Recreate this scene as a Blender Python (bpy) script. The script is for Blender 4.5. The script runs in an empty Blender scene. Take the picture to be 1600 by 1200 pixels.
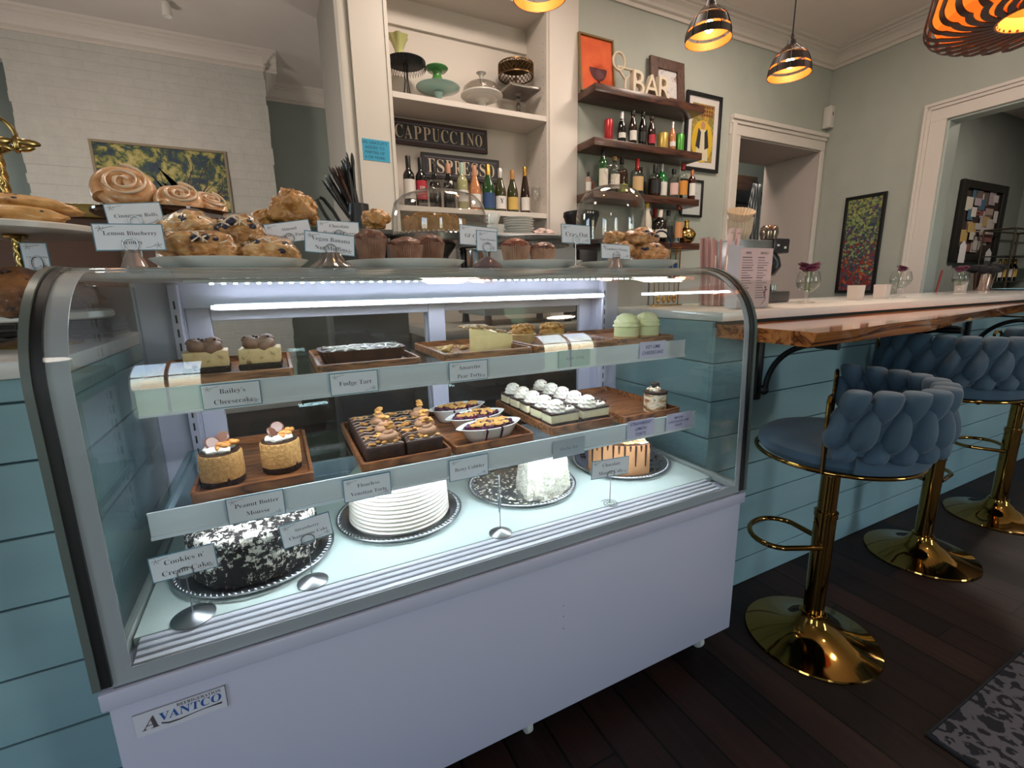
"""Pastry case and bar of a small cafe, built object by object (metres, Z up, case front on the plane y = 0)."""
WORLD, PEND_W, LAMP_W, EXPOSURE = 3.6, 1.4, 16.0, 0.0
CEILING_FILLS = [(1.5, 1.2, 26), (3.4, 1.0, 26), (-1.0, 1.0, 12), (7.5, 0.5, 45), (4.75, 2.9, 30)]  # unseen fill lights added under the ceilings to brighten the walls
HUNG_FILLS = [(-1.0, -2.6, 2.55, 6), (2.4, -1.7, 2.75, 14), (3.2, -0.6, 2.7, 18), (-0.6, 2.75, 2.1, 32), (2.2, 4.3, 2.2, 16)]  # added point fills without fixtures, to lift walls, crowns and ceilings
import bpy, bmesh, math, random
from mathutils import Vector, Matrix, noise

rng = random.Random(11)
scene = bpy.context.scene
COL = scene.collection
PI = math.pi


def lin(h):
    h = h.lstrip('#')
    out = []
    for i in (0, 2, 4):
        c = int(h[i:i + 2], 16) / 255
        out.append(c / 12.92 if c <= 0.04045 else ((c + 0.055) / 1.055) ** 2.4)
    return (out[0], out[1], out[2], 1.0)


# ------------------------------------------------------------------ materials
MATS = {}


def new_mat(name):
    m = bpy.data.materials.new(name)
    m.use_nodes = True
    nt = m.node_tree
    nt.nodes.clear()
    out = nt.nodes.new('ShaderNodeOutputMaterial')
    return m, nt, out


def nd(nt, kind, **kw):
    n = nt.nodes.new(kind)
    for k, v in kw.items():
        if k.startswith('i_'):
            key = k[2:]
            n.inputs[int(key) if key.isdigit() else key.replace('_', ' ')].default_value = v
        else:
            setattr(n, k, v)
    return n


def coords(nt, scale=(1, 1, 1), rot=(0, 0, 0), kind='Object'):
    tc = nd(nt, 'ShaderNodeTexCoord')
    mp = nd(nt, 'ShaderNodeMapping')
    mp.inputs['Scale'].default_value = scale
    mp.inputs['Rotation'].default_value = rot
    nt.links.new(tc.outputs[kind], mp.inputs['Vector'])
    return mp.outputs['Vector']


def ramp(nt, fac, stops, interp='LINEAR'):
    r = nd(nt, 'ShaderNodeValToRGB')
    cr = r.color_ramp
    cr.interpolation = interp
    while len(cr.elements) > 1:
        cr.elements.remove(cr.elements[-1])
    cr.elements[0].position = stops[0][0]
    cr.elements[0].color = lin(stops[0][1])
    for p, h in stops[1:]:
        e = cr.elements.new(p)
        e.color = lin(h)
    nt.links.new(fac, r.inputs['Fac'])
    return r.outputs['Color']


def noise_tex(nt, vec, scale, detail=4, rough=0.55, dist=0):
    n = nd(nt, 'ShaderNodeTexNoise')
    n.inputs['Scale'].default_value = scale
    n.inputs['Detail'].default_value = detail
    n.inputs['Roughness'].default_value = rough
    n.inputs['Distortion'].default_value = dist
    nt.links.new(vec, n.inputs['Vector'])
    return n.outputs['Fac']


def pbr(name, color=None, rough=0.5, metal=0.0, tex=None, bump=None, coat=0.0, spec=0.5, emit=None, estr=1.0,
        sub=0.0, sheen=0.0, coatrough=0.1):
    """tex: list of ramp stops + scale: (scale, stops[, stretch]); bump: (scale, strength[, stretch])"""
    if name in MATS:
        return MATS[name]
    m, nt, out = new_mat(name)
    b = nd(nt, 'ShaderNodeBsdfPrincipled')
    b.inputs['Roughness'].default_value = rough
    b.inputs['Metallic'].default_value = metal
    b.inputs['Specular IOR Level'].default_value = spec
    b.inputs['Coat Weight'].default_value = coat
    b.inputs['Coat Roughness'].default_value = coatrough
    b.inputs['Sheen Weight'].default_value = sheen
    if sub:
        b.inputs['Subsurface Weight'].default_value = sub
        b.inputs['Subsurface Radius'].default_value = (0.01, 0.006, 0.004)
    if color:
        b.inputs['Base Color'].default_value = lin(color)
    if tex:
        st = tex[2] if len(tex) > 2 else (1, 1, 1)
        v = coords(nt, st)
        f = noise_tex(nt, v, tex[0], 5)
        nt.links.new(ramp(nt, f, tex[1]), b.inputs['Base Color'])
    if bump:
        st = bump[2] if len(bump) > 2 else (1, 1, 1)
        v = coords(nt, st)
        f = noise_tex(nt, v, bump[0], 3)
        bp = nd(nt, 'ShaderNodeBump')
        bp.inputs['Strength'].default_value = bump[1]
        bp.inputs['Distance'].default_value = 0.004
        nt.links.new(f, bp.inputs['Height'])
        nt.links.new(bp.outputs['Normal'], b.inputs['Normal'])
    if emit:
        b.inputs['Emission Color'].default_value = lin(emit)
        b.inputs['Emission Strength'].default_value = estr
    nt.links.new(b.outputs['BSDF'], out.inputs['Surface'])
    MATS[name] = m
    return m


def thin_glass(name, tint='#ffffff', ior=1.45, rough=0.0, bump=None):
    """clear pane: straight-through transmission plus a Fresnel reflection"""
    if name in MATS:
        return MATS[name]
    m, nt, out = new_mat(name)
    geo = nd(nt, 'ShaderNodeNewGeometry')
    mx = nd(nt, 'ShaderNodeMix')
    mx.data_type = 'FLOAT'
    mx.inputs[2].default_value = ior
    mx.inputs[3].default_value = 1 / ior
    nt.links.new(geo.outputs['Backfacing'], mx.inputs[0])
    fr = nd(nt, 'ShaderNodeFresnel')
    nt.links.new(mx.outputs[0], fr.inputs['IOR'])
    tr = nd(nt, 'ShaderNodeBsdfTransparent')
    tr.inputs['Color'].default_value = lin(tint)
    gl = nd(nt, 'ShaderNodeBsdfGlossy')
    gl.inputs['Roughness'].default_value = rough
    if bump:
        v = coords(nt)
        f = noise_tex(nt, v, bump[0], 3)
        bp = nd(nt, 'ShaderNodeBump')
        bp.inputs['Strength'].default_value = bump[1]
        bp.inputs['Distance'].default_value = 0.004
        nt.links.new(f, bp.inputs['Height'])
        nt.links.new(bp.outputs['Normal'], gl.inputs['Normal'])
        nt.links.new(bp.outputs['Normal'], fr.inputs['Normal'])
    ms = nd(nt, 'ShaderNodeMixShader')
    nt.links.new(fr.outputs['Fac'], ms.inputs['Fac'])
    nt.links.new(tr.outputs['BSDF'], ms.inputs[1])
    nt.links.new(gl.outputs['BSDF'], ms.inputs[2])
    nt.links.new(ms.outputs['Shader'], out.inputs['Surface'])
    MATS[name] = m
    return m


def emission(name, hexcol, strength):
    if name in MATS:
        return MATS[name]
    m, nt, out = new_mat(name)
    e = nd(nt, 'ShaderNodeEmission')
    e.inputs['Color'].default_value = lin(hexcol)
    e.inputs['Strength'].default_value = strength
    nt.links.new(e.outputs['Emission'], out.inputs['Surface'])
    MATS[name] = m
    return m


def wood(name, dark, mid, light, axis='X', scale=1.0, rough=0.4, coat=0.0, rings=14, along=0.12):
    """stretched grain along one axis"""
    if name in MATS:
        return MATS[name]
    m, nt, out = new_mat(name)
    st = {'X': (along, 1, 1), 'Y': (1, along, 1), 'Z': (1, 1, along)}[axis]
    v = coords(nt, tuple(s * scale for s in st))
    f1 = noise_tex(nt, v, 9, 3, 0.5, 0.6)
    ma = nd(nt, 'ShaderNodeMath', operation='MULTIPLY')
    ma.inputs[1].default_value = rings
    nt.links.new(f1, ma.inputs[0])
    fr = nd(nt, 'ShaderNodeMath', operation='PINGPONG')
    fr.inputs[1].default_value = 1.0
    nt.links.new(ma.outputs[0], fr.inputs[0])
    c1 = ramp(nt, fr.outputs[0], [(0, dark), (0.35, mid), (1, light)])
    b = nd(nt, 'ShaderNodeBsdfPrincipled')
    b.inputs['Roughness'].default_value = rough
    b.inputs['Coat Weight'].default_value = coat
    b.inputs['Coat Roughness'].default_value = 0.06
    nt.links.new(c1, b.inputs['Base Color'])
    nt.links.new(b.outputs['BSDF'], out.inputs['Surface'])
    MATS[name] = m
    return m


# ------------------------------------------------------------------ mesh builder
class MB:
    def __init__(self):
        self.bm = bmesh.new()
        self.mi = 0
        self._n = 0

    def _tagmat(self, faces):
        for f in faces:
            f.material_index = self.mi

    def box(self, x0, x1, y0, y1, z0, z1, bev=0.0, seg=2, rot=None):
        M = Matrix.Translation(((x0 + x1) / 2, (y0 + y1) / 2, (z0 + z1) / 2))
        if rot is not None:
            M = M @ rot
        M = M @ Matrix.Diagonal((abs(x1 - x0), abs(y1 - y0), abs(z1 - z0), 1))
        g = bmesh.ops.create_cube(self.bm, size=1, matrix=M)
        vs = g['verts']
        fs = set(f for v in vs for f in v.link_faces)
        self._tagmat(fs)
        if bev > 0:
            es = list(set(e for v in vs for e in v.link_edges))
            r = bmesh.ops.bevel(self.bm, geom=es, offset=bev, segments=seg, profile=0.5, affect='EDGES')
            self._tagmat(r['faces'])
        return self

    def faces(self, pts, quads):
        vs = [self.bm.verts.new(p) for p in pts]
        for q in quads:
            try:
                f = self.bm.faces.new([vs[i] for i in q])
                f.material_index = self.mi
            except ValueError:
                pass
        return self

    def lathe(self, prof, seg=32, c=(0, 0, 0), sx=1.0, sy=1.0, M=None, wob=None, a0=0.0, a1=2 * PI):
        """prof: [(r,z)...]; wob(i_angle, r, z)->r"""
        full = abs(a1 - a0 - 2 * PI) < 1e-6
        n = seg if full else seg + 1
        rings = []
        for r, z in prof:
            if r <= 1e-6 and full:
                rings.append([(0, 0, z)])
            else:
                ring = []
                for i in range(n):
                    a = a0 + (a1 - a0) * i / seg
                    rr = wob(a, r, z) if wob else r
                    ring.append((rr * math.cos(a) * sx, rr * math.sin(a) * sy, z))
                rings.append(ring)
        T = Matrix.Translation(c) @ (M if M is not None else Matrix.Identity(4))
        vr = [[self.bm.verts.new(T @ Vector(p)) for p in ring] for ring in rings]
        for a, b in zip(vr[:-1], vr[1:]):
            for i in range(seg):
                j = (i + 1) % n if full else i + 1
                try:
                    if len(a) == 1 and len(b) > 1:
                        f = self.bm.faces.new((a[0], b[j], b[i]))
                    elif len(b) == 1 and len(a) > 1:
                        f = self.bm.faces.new((a[i], a[j], b[0]))
                    elif len(a) > 1:
                        f = self.bm.faces.new((a[i], a[j], b[j], b[i]))
                    else:
                        continue
                    f.material_index = self.mi
                except ValueError:
                    pass
        return self

    def tube(self, pts, r, seg=8, closed=False, caps=True):
        pts = [Vector(p) for p in pts]
        n = len(pts)
        rs = r if isinstance(r, (list, tuple)) else [r] * n
        rings = []
        up = None
        for i, p in enumerate(pts):
            if closed:
                t = pts[(i + 1) % n] - pts[i - 1]
            else:
                t = pts[min(i + 1, n - 1)] - pts[max(i - 1, 0)]
            t.normalize()
            if up is None:
                up = Vector((0, 0, 1)) if abs(t.z) < 0.9 else Vector((1, 0, 0))
            a = (up - t * up.dot(t))
            if a.length < 1e-5:
                a = t.orthogonal()
            a.normalize()
            b = t.cross(a)
            up = a
            rings.append([self.bm.verts.new(p + (a * math.cos(2 * PI * k / seg) + b * math.sin(2 * PI * k / seg)) * rs[i]) for k in range(seg)])
        m = n if closed else n - 1
        for i in range(m):
            A, B = rings[i], rings[(i + 1) % n]
            for k in range(seg):
                f = self.bm.faces.new((A[k], A[(k + 1) % seg], B[(k + 1) % seg], B[k]))
                f.material_index = self.mi
        if caps and not closed:
            for ring in (rings[0], rings[-1]):
                try:
                    f = self.bm.faces.new(ring)
                    f.material_index = self.mi
                except ValueError:
                    pass
        return self

    def prism(self, poly, h0, h1, M=None):
        """poly in local xy, extruded h0..h1 in local z, then M"""
        M = M if M is not None else Matrix.Identity(4)
        a = [self.bm.verts.new(M @ Vector((x, y, h0))) for x, y in poly]
        b = [self.bm.verts.new(M @ Vector((x, y, h1))) for x, y in poly]
        n = len(poly)
        fs = []
        for i in range(n):
            j = (i + 1) % n
            fs.append(self.bm.faces.new((a[i], a[j], b[j], b[i])))
        fs.append(self.bm.faces.new(a[::-1]))
        fs.append(self.bm.faces.new(b))
        self._tagmat(fs)
        return self

    def blob(self, c, rad, amp=0.12, freq=3.0, seed=0.0, sub=3, flat=None, M=None, fine=0.0):
        g = bmesh.ops.create_icosphere(self.bm, subdivisions=sub, radius=1)
        rx, ry, rz = rad
        T = Matrix.Translation(c) @ (M if M is not None else Matrix.Identity(4))
        for v in g['verts']:
            p = v.co.copy()
            d = 1 + amp * noise.noise(p * freq + Vector((seed * 3.1, seed * 1.7, seed)))
            if fine:
                d += fine * noise.noise(p * freq * 4 + Vector((seed, 5, seed * 2.3)))
            q = Vector((p.x * rx * d, p.y * ry * d, p.z * rz * d))
            if flat is not None:
                q.z = max(q.z, flat)
            v.co = T @ q
        for f in set(f for v in g['verts'] for f in v.link_faces):
            f.material_index = self.mi
        return self

    def rough(self, amt, freq, cuts=3, seed=0.0):
        """subdivide and displace for a crumbly, hand-cut surface"""
        bmesh.ops.subdivide_edges(self.bm, edges=self.bm.edges[:], cuts=cuts, use_grid_fill=True)
        for v in self.bm.verts:
            p = v.co * freq + Vector((seed, seed * 1.3, seed * 0.7))
            v.co += Vector((noise.noise(p), noise.noise(p + Vector((9, 1, 4))), 0.6 * noise.noise(p + Vector((3, 7, 2))))) * amt
        return self

    def build(self, name, mat, parent=None, loc=None, smooth=38, kind=None):
        bm = self.bm
        bmesh.ops.recalc_face_normals(bm, faces=bm.faces)
        me = bpy.data.meshes.new(name)
        bm.to_mesh(me)
        bm.free()
        for mm in (mat if isinstance(mat, (list, tuple)) else [mat]):
            me.materials.append(mm)
        if smooth:
            me.polygons.foreach_set('use_smooth', [True] * len(me.polygons))
            me.set_sharp_from_angle(angle=math.radians(smooth))
        o = bpy.data.objects.new(name, me)
        COL.objects.link(o)
        if parent is not None:
            o.parent = parent
        if loc is not None:
            o.location = loc
        if kind:
            o['kind'] = kind
        return o


def thing(name, label, cat, loc=(0, 0, 0), rz=0.0, group=None):
    o = bpy.data.objects.new(name, None)
    o.empty_display_size = 0.05
    COL.objects.link(o)
    o.location = loc
    o.rotation_euler = (0, 0, rz)
    o['label'] = label
    o['category'] = cat
    if group:
        o['group'] = group
    return o


def tag(o, label, cat, group=None, kind=None):
    o['label'] = label
    o['category'] = cat
    if group:
        o['group'] = group
    if kind:
        o['kind'] = kind
    return o


def kids(o):
    return [c for c in COL.objects if c.parent == o]


def dup(src, loc, label, rz=None, group=None, sc=None):
    """copy of a thing, its parts and their sub-parts"""
    r = src.copy()
    COL.objects.link(r)
    r.location = loc
    if rz is not None:
        r.rotation_euler = (0, 0, rz)
    if sc:
        r.scale = sc
    r['label'] = label
    if group:
        r['group'] = group
    for ch in kids(src):
        c = ch.copy()
        COL.objects.link(c)
        c.parent = r
        for g in kids(ch):
            d = g.copy()
            COL.objects.link(d)
            d.parent = c
    return r


def struct(name, mb, mat, smooth=30):
    return mb.build(name, mat, None, None, smooth, 'structure')


def serif(s):
    o = ''
    for ch in s:
        if 'A' <= ch <= 'Z':
            o += chr(0x1D400 + ord(ch) - 65)
        elif 'a' <= ch <= 'z':
            o += chr(0x1D41A + ord(ch) - 97)
        elif '0' <= ch <= '9':
            o += chr(0x1D7CE + ord(ch) - 48)
        else:
            o += ch
    return o


TEXTS = {}


def lettering(name, lines, w, h, mat, parent, M, use_serif=True, gap=1.25, depth=0.0, shear=0.0, bold=0.0, stretch=False):
    """lines of text fitted in a w x h box centred on the origin of M (local x right, y up)"""
    key = (tuple(lines), use_serif, gap, depth, shear, bold)
    if key not in TEXTS:
        cu = bpy.data.curves.new('txt', 'FONT')
        cu.body = '\n'.join(serif(s) if use_serif else s for s in lines)
        cu.align_x = 'CENTER'
        cu.space_line = gap
        cu.extrude = depth
        cu.shear = shear
        cu.offset = bold
        cu.resolution_u = 3
        ob = bpy.data.objects.new('txt', cu)
        COL.objects.link(ob)
        bpy.context.view_layer.update()
        dg = bpy.context.evaluated_depsgraph_get()
        me = bpy.data.meshes.new_from_object(ob.evaluated_get(dg), depsgraph=dg)
        bpy.data.objects.remove(ob)
        bpy.data.curves.remove(cu)
        TEXTS[key] = me
    src = TEXTS[key]
    me = src.copy()
    xs = [v.co.x for v in me.vertices]
    ys = [v.co.y for v in me.vertices]
    cx, cy = (min(xs) + max(xs)) / 2, (min(ys) + max(ys)) / 2
    s = min(w / (max(xs) - min(xs)), h / (max(ys) - min(ys)))
    S = Matrix.Scale(s, 4)
    if stretch:
        sy = h / (max(ys) - min(ys))
        S = Matrix.Diagonal((min(w / (max(xs) - min(xs)), sy * 0.9), sy, 1, 1))
    me.transform(M @ S @ Matrix.Translation((-cx, -cy, 0)))
    me.name = name
    me.materials.clear()
    me.materials.append(mat)
    o = bpy.data.objects.new(name, me)
    COL.objects.link(o)
    o.parent = parent
    return o


def Rz(a): return Matrix.Rotation(a, 4, 'Z')
def Rx(a): return Matrix.Rotation(a, 4, 'X')
def Ry(a): return Matrix.Rotation(a, 4, 'Y')
def T(*a): return Matrix.Translation(a)


# local x right, y up, normal towards -Y of the world (a card facing the street side)
FRONT = Matrix(((1, 0, 0, 0), (0, 0, -1, 0), (0, 1, 0, 0), (0, 0, 0, 1)))

# ------------------------------------------------------------------ shared materials
white_trim = pbr('white_trim_paint', '#dcd3cc', 0.45)
wall_paint = pbr('sage_wall_paint', rough=0.75, tex=(3, [(0.3, '#abafa7'), (0.7, '#b4b7af')]))
grey_wall = pbr('grey_green_wall_paint', rough=0.8, tex=(3, [(0.3, '#8f9893'), (0.7, '#98a19c')]))
case_white = pbr('white_powder_coat', '#b7b8ca', 0.32, spec=0.5)
case_grey = pbr('grey_frame_enamel', '#a4a7ae', 0.35)
case_light = pbr('pale_grey_edge', '#8f9894', 0.35)
black_rubber = pbr('black_rubber', '#0c0c0e', 0.5)
black_iron = pbr('black_iron', '#121214', 0.45, 0.3)
chrome = pbr('polished_steel', '#c9ccd0', 0.12, 1.0)
steel = pbr('brushed_steel', '#9fa3a6', 0.32, 1.0)
gold = pbr('polished_gold', '#b1935c', 0.2, 1.0)
brass = pbr('brass', '#b98f3e', 0.22, 1.0)
porcelain = pbr('white_porcelain', '#dfe0dc', 0.15, coat=0.3)
paper = pbr('white_card', '#ecedf4', 0.55)
ink = pbr('dark_ink', '#4a4247', 0.6)
teal_edge = pbr('teal_card_border', '#5e8ca0', 0.5)
pane = thin_glass('clear_pane', '#fcfefd')
clear = thin_glass('clear_glassware', '#fbfbfa', 1.5)
film = thin_glass('cling_film', '#ffffff', 1.5, 0.08, (60, 0.9))
tray_wood = wood('acacia_tray_wood', '#4a2a17', '#7a4a28', '#97623a', 'X', 3.0, 0.4)
# ------------------------------------------------------------------ setting
CEIL = 3.27


def floor_material():
    m, nt, out = new_mat('dark_plank_floor')
    tc = nd(nt, 'ShaderNodeTexCoord')
    sp = nd(nt, 'ShaderNodeSeparateXYZ')
    nt.links.new(tc.outputs['Object'], sp.inputs[0])

    def math_(op, a, b=None):
        n = nd(nt, 'ShaderNodeMath', operation=op)
        for i, v in enumerate((a, b)):
            if v is None:
                continue
            if isinstance(v, (int, float)):
                n.inputs[i].default_value = v
            else:
                nt.links.new(v, n.inputs[i])
        return n.outputs[0]
    u = math_('DIVIDE', sp.outputs[0], 0.12)
    fl = math_('FLOOR', u)
    fr = math_('FRACT', u)
    # staggered butt joints
    wn0 = nd(nt, 'ShaderNodeTexWhiteNoise', noise_dimensions='1D')
    nt.links.new(fl, wn0.inputs['W'])
    v = math_('ADD', math_('DIVIDE', sp.outputs[1], 1.7), math_('MULTIPLY', wn0.outputs['Value'], 7.0))
    vf = math_('FLOOR', v)
    wn = nd(nt, 'ShaderNodeTexWhiteNoise', noise_dimensions='2D')
    cb = nd(nt, 'ShaderNodeCombineXYZ')
    nt.links.new(fl, cb.inputs[0])
    nt.links.new(vf, cb.inputs[1])
    nt.links.new(cb.outputs[0], wn.inputs['Vector'])
    vec = coords(nt, (16, 0.8, 1))
    g = noise_tex(nt, vec, 3.0, 6, 0.6, 0.4)
    mixv = math_('ADD', math_('MULTIPLY', wn.outputs['Value'], 0.45), math_('MULTIPLY', g, 0.6))
    col = ramp(nt, mixv, [(0.15, '#120d0c'), (0.5, '#211614'), (0.8, '#33211c'), (1.0, '#4a3026')])
    gap = math_('MAXIMUM', math_('LESS_THAN', fr, 0.06), math_('LESS_THAN', math_('FRACT', v), 0.003))
    mx = nd(nt, 'ShaderNodeMix', data_type='RGBA')
    nt.links.new(gap, mx.inputs[0])
    nt.links.new(col, mx.inputs[6])
    mx.inputs[7].default_value = lin('#030202')
    b = nd(nt, 'ShaderNodeBsdfPrincipled')
    b.inputs['Roughness'].default_value = 0.5
    b.inputs['Specular IOR Level'].default_value = 0.25
    nt.links.new(mx.outputs[2], b.inputs['Base Color'])
    bp = nd(nt, 'ShaderNodeBump')
    bp.inputs['Strength'].default_value = 0.35
    bp.inputs['Distance'].default_value = 0.003
    nt.links.new(math_('SUBTRACT', g, gap), bp.inputs['Height'])
    nt.links.new(bp.outputs['Normal'], b.inputs['Normal'])
    nt.links.new(b.outputs['BSDF'], out.inputs['Surface'])
    return m


struct('floor', MB().box(-4.3, 10.3, -5.2, 6.2, -0.06, 0), floor_material(), 0)
ceil_paint = pbr('ceiling_paint_lit', rough=0.85, tex=(2, [(0.3, '#efe2dc'), (0.7, '#f4e8e2')]))  # front part, lightened to stand in for bounced daylight
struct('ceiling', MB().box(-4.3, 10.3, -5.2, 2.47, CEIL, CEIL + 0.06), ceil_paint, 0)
struct('ceiling_rear', MB().box(-4.3, 10.3, 2.47, 6.2, CEIL, CEIL + 0.06), pbr('ceiling_paint_dim', rough=0.85, tex=(2, [(0.3, '#cfc5be'), (0.7, '#d6ccc6')])), 0)  # same ceiling paint, darkened to imitate the dimmer rear room

# back wall of the bar, with the niche and the doorway
w = MB()
w.box(2.13, 4.05, 2.15, 2.62, 0, CEIL)
w.box(4.05, 5.21, 2.15, 2.70, 2.41, CEIL)
w.box(5.21, 5.40, 2.15, 2.70, 0, CEIL)
w.box(0.845, 2.13, 2.47, 2.62, 0, CEIL)
w.box(0.845, 2.13, 2.15, 2.47, 2.98, CEIL)
struct('wall_back', w, wall_paint, 0)

# right wall, turned a little, with a wide cased opening
RW = T(5.28, 2.15, 0) @ Rz(-0.05)
w = MB()
w.box(0, 0.14, -0.98, 0.0, 0, CEIL)
w.box(0, 0.14, -2.5, -0.98, 2.41, CEIL)
w.box(0, 0.14, -7.3, -2.5, 0, CEIL)
o = struct('wall_right', w, wall_paint, 0)
o.matrix_world = RW
# casing of the opening: flat boards with a stepped outer bead, and the white jamb
w = MB()
for (a, b_, d) in ((-0.98, -0.87, 0.022), (-0.87, -0.845, 0.034), (-0.845, -0.825, 0.045)):
    w.box(-d, 0, a, b_, 0, 2.41 if a < -0.9 else 2.53, 0.003, 1)
for (z0, z1, d) in ((2.41, 2.50, 0.022), (2.50, 2.525, 0.034), (2.525, 2.55, 0.045)):
    w.box(-d, 0, -2.65, -0.825, z0, z1, 0.003, 1)
w.box(-0.022, 0, -2.62, -2.5, 0, 2.41, 0.003, 1)
o = struct('door_2', w, white_trim, 0)
o.matrix_world = RW
w = MB()
w.box(0.001, 0.15, -0.995, -0.978, 0, 2.41)
w.box(0.001, 0.15, -2.5, -0.978, 2.395, 2.412)
o = struct('trim_1', w, pbr('jamb_paint', '#b3bdb9', 0.5), 0)
o.matrix_world = RW

# room behind the wide opening
w = MB()
w.box(5.42, 10.2, 2.15, 2.3, 0, CEIL)
w.box(10.1, 10.25, -5, 2.3, 0, CEIL)
struct('wall_annex', w, grey_wall, 0)

# doorway casing in the back wall
w = MB()
for (x0, x1, d) in ((3.985, 4.05, 0.022), (3.955, 3.985, 0.034), (3.925, 3.955, 0.045)):
    w.box(x0, x1, 2.15 - d, 2.15, 0, 2.41 if x0 > 3.96 else 2.5, 0.003, 1)
for (z0, z1, d) in ((2.41, 2.495, 0.022), (2.495, 2.525, 0.034), (2.525, 2.56, 0.05)):
    w.box(3.92, 5.262, 2.15 - d, 2.15, z0, z1, 0.003, 1)
w.box(5.21, 5.262, 2.128, 2.15, 0, 2.41, 0.003, 1)
struct('door_1', w, white_trim, 0)
w = MB()
w.box(4.04, 4.052, 2.15, 2.62, 0, 2.41)
w.box(5.208, 5.22, 2.15, 2.72, 0, 2.41)
w.box(4.05, 5.21, 2.15, 2.72, 2.40, 2.412)
struct('trim_2', w, pbr('passage_paint', '#c6bbb6', 0.6), 0)
w = MB()
w.box(3.0, 7.5, 3.75, 3.85, 0, CEIL)
w.box(7.4, 7.5, 2.7, 3.8, 0, CEIL)
w.box(2.95, 3.0, 2.62, 6.1, 0, CEIL)
struct('wall_passage', w, grey_wall, 0)

# rear room on the far side of the pastry counter
w = MB()
w.box(-4.2, 3.0, 5.05, 5.2, 0, CEIL)
struct('wall_rear', w, grey_wall, 0)
w = MB()
w.box(-4.25, -4.1, -2.1, 2.9, 0, CEIL)
w.box(-4.25, -4.1, -5.1, -3.9, 0, CEIL)
w.box(-4.25, -4.1, -3.9, -2.1, 0, 0.4)
w.box(-4.25, -4.1, -3.9, -2.1, 2.8, CEIL)
w.box(-4.25, -4.1, 4.5, 5.2, 0, CEIL)
w.box(-4.25, -4.1, 2.9, 4.5, 0, 0.4)
w.box(-4.25, -4.1, 2.9, 4.5, 2.8, CEIL)
struct('wall_left', w, grey_wall, 0)


def brick_material():
    m, nt, out = new_mat('white_painted_brick')
    v = coords(nt, (1, 1, 1), (PI / 2, 0, 0))
    br = nd(nt, 'ShaderNodeTexBrick')
    br.inputs['Scale'].default_value = 1.0
    br.inputs['Brick Width'].default_value = 0.21
    br.inputs['Row Height'].default_value = 0.073
    br.inputs['Mortar Size'].default_value = 0.006
    br.inputs['Mortar Smooth'].default_value = 0.8
    nt.links.new(v, br.inputs['Vector'])
    v2 = coords(nt)
    f = noise_tex(nt, v2, 9, 8, 0.7)
    ma = nd(nt, 'ShaderNodeMath', operation='MULTIPLY_ADD')
    ma.inputs[1].default_value = -0.14
    nt.links.new(br.outputs['Fac'], ma.inputs[0])
    nt.links.new(f, ma.inputs[2])
    bp = nd(nt, 'ShaderNodeBump')
    bp.inputs['Strength'].default_value = 0.9
    bp.inputs['Distance'].default_value = 0.014
    nt.links.new(ma.outputs[0], bp.inputs['Height'])
    b = nd(nt, 'ShaderNodeBsdfPrincipled')
    b.inputs['Roughness'].default_value = 0.7
    nt.links.new(ramp(nt, f, [(0.3, '#c3c0bb'), (0.7, '#cfccc7')]), b.inputs['Base Color'])
    nt.links.new(bp.outputs['Normal'], b.inputs['Normal'])
    nt.links.new(b.outputs['BSDF'], out.inputs['Surface'])
    return m


def brick_face():
    """chimney breast with slightly uneven brick edges"""
    w = MB()
    z = 0.0
    k = 0
    r = random.Random(5)
    while z < CEIL - 0.001:
        z1 = min(z + 0.073, CEIL)
        w.box(-1.32 + r.uniform(-0.006, 0.006), 0.445 + r.uniform(-0.006, 0.006), 4.35 + r.uniform(-0.003, 0.003), 5.06, z, z1)
        z = z1
    return w


struct('wall_chimney', brick_face(), brick_material(), 0)

crown_poly = [(0, 0), (0, -0.15), (0.016, -0.15), (0.016, -0.132), (0.008, -0.130), (0.008, -0.12), (0.026, -0.112), (0.032, -0.095),
              (0.05, -0.072), (0.074, -0.056), (0.074, -0.046), (0.092, -0.042), (0.092, -0.022), (0.118, -0.018), (0.122, 0)]


def crown(mb, p0, p1, nrm):
    """moulding from p0 to p1 (xy) just under the ceiling, projecting along nrm"""
    d = (Vector(p1) - Vector(p0))
    L = d.length
    d.normalize()
    M = Matrix(((nrm[0], 0, d.x, p0[0]), (nrm[1], 0, d.y, p0[1]), (0, 1, 0, CEIL), (0, 0, 0, 1)))
    mb.prism(crown_poly, 0, L, M)


w = MB()
crown(w, (2.36, 2.15), (5.30, 2.15), (0, -1))
crown(w, (5.28, 2.15), (4.96, -4.3), (-1, 0.05))
struct('trim_3', w, white_trim, 0)
w = MB()
crown(w, (-1.43, 4.35), (0.557, 4.35), (0, -1))
crown(w, (0.445, 4.24), (0.445, 5.05), (1, 0))
crown(w, (0.445, 5.05), (3.0, 5.05), (0, -1))
crown(w, (-4.1, 5.05), (-1.32, 5.05), (0, -1))
struct('trim_4', w, white_trim, 0)

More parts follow.
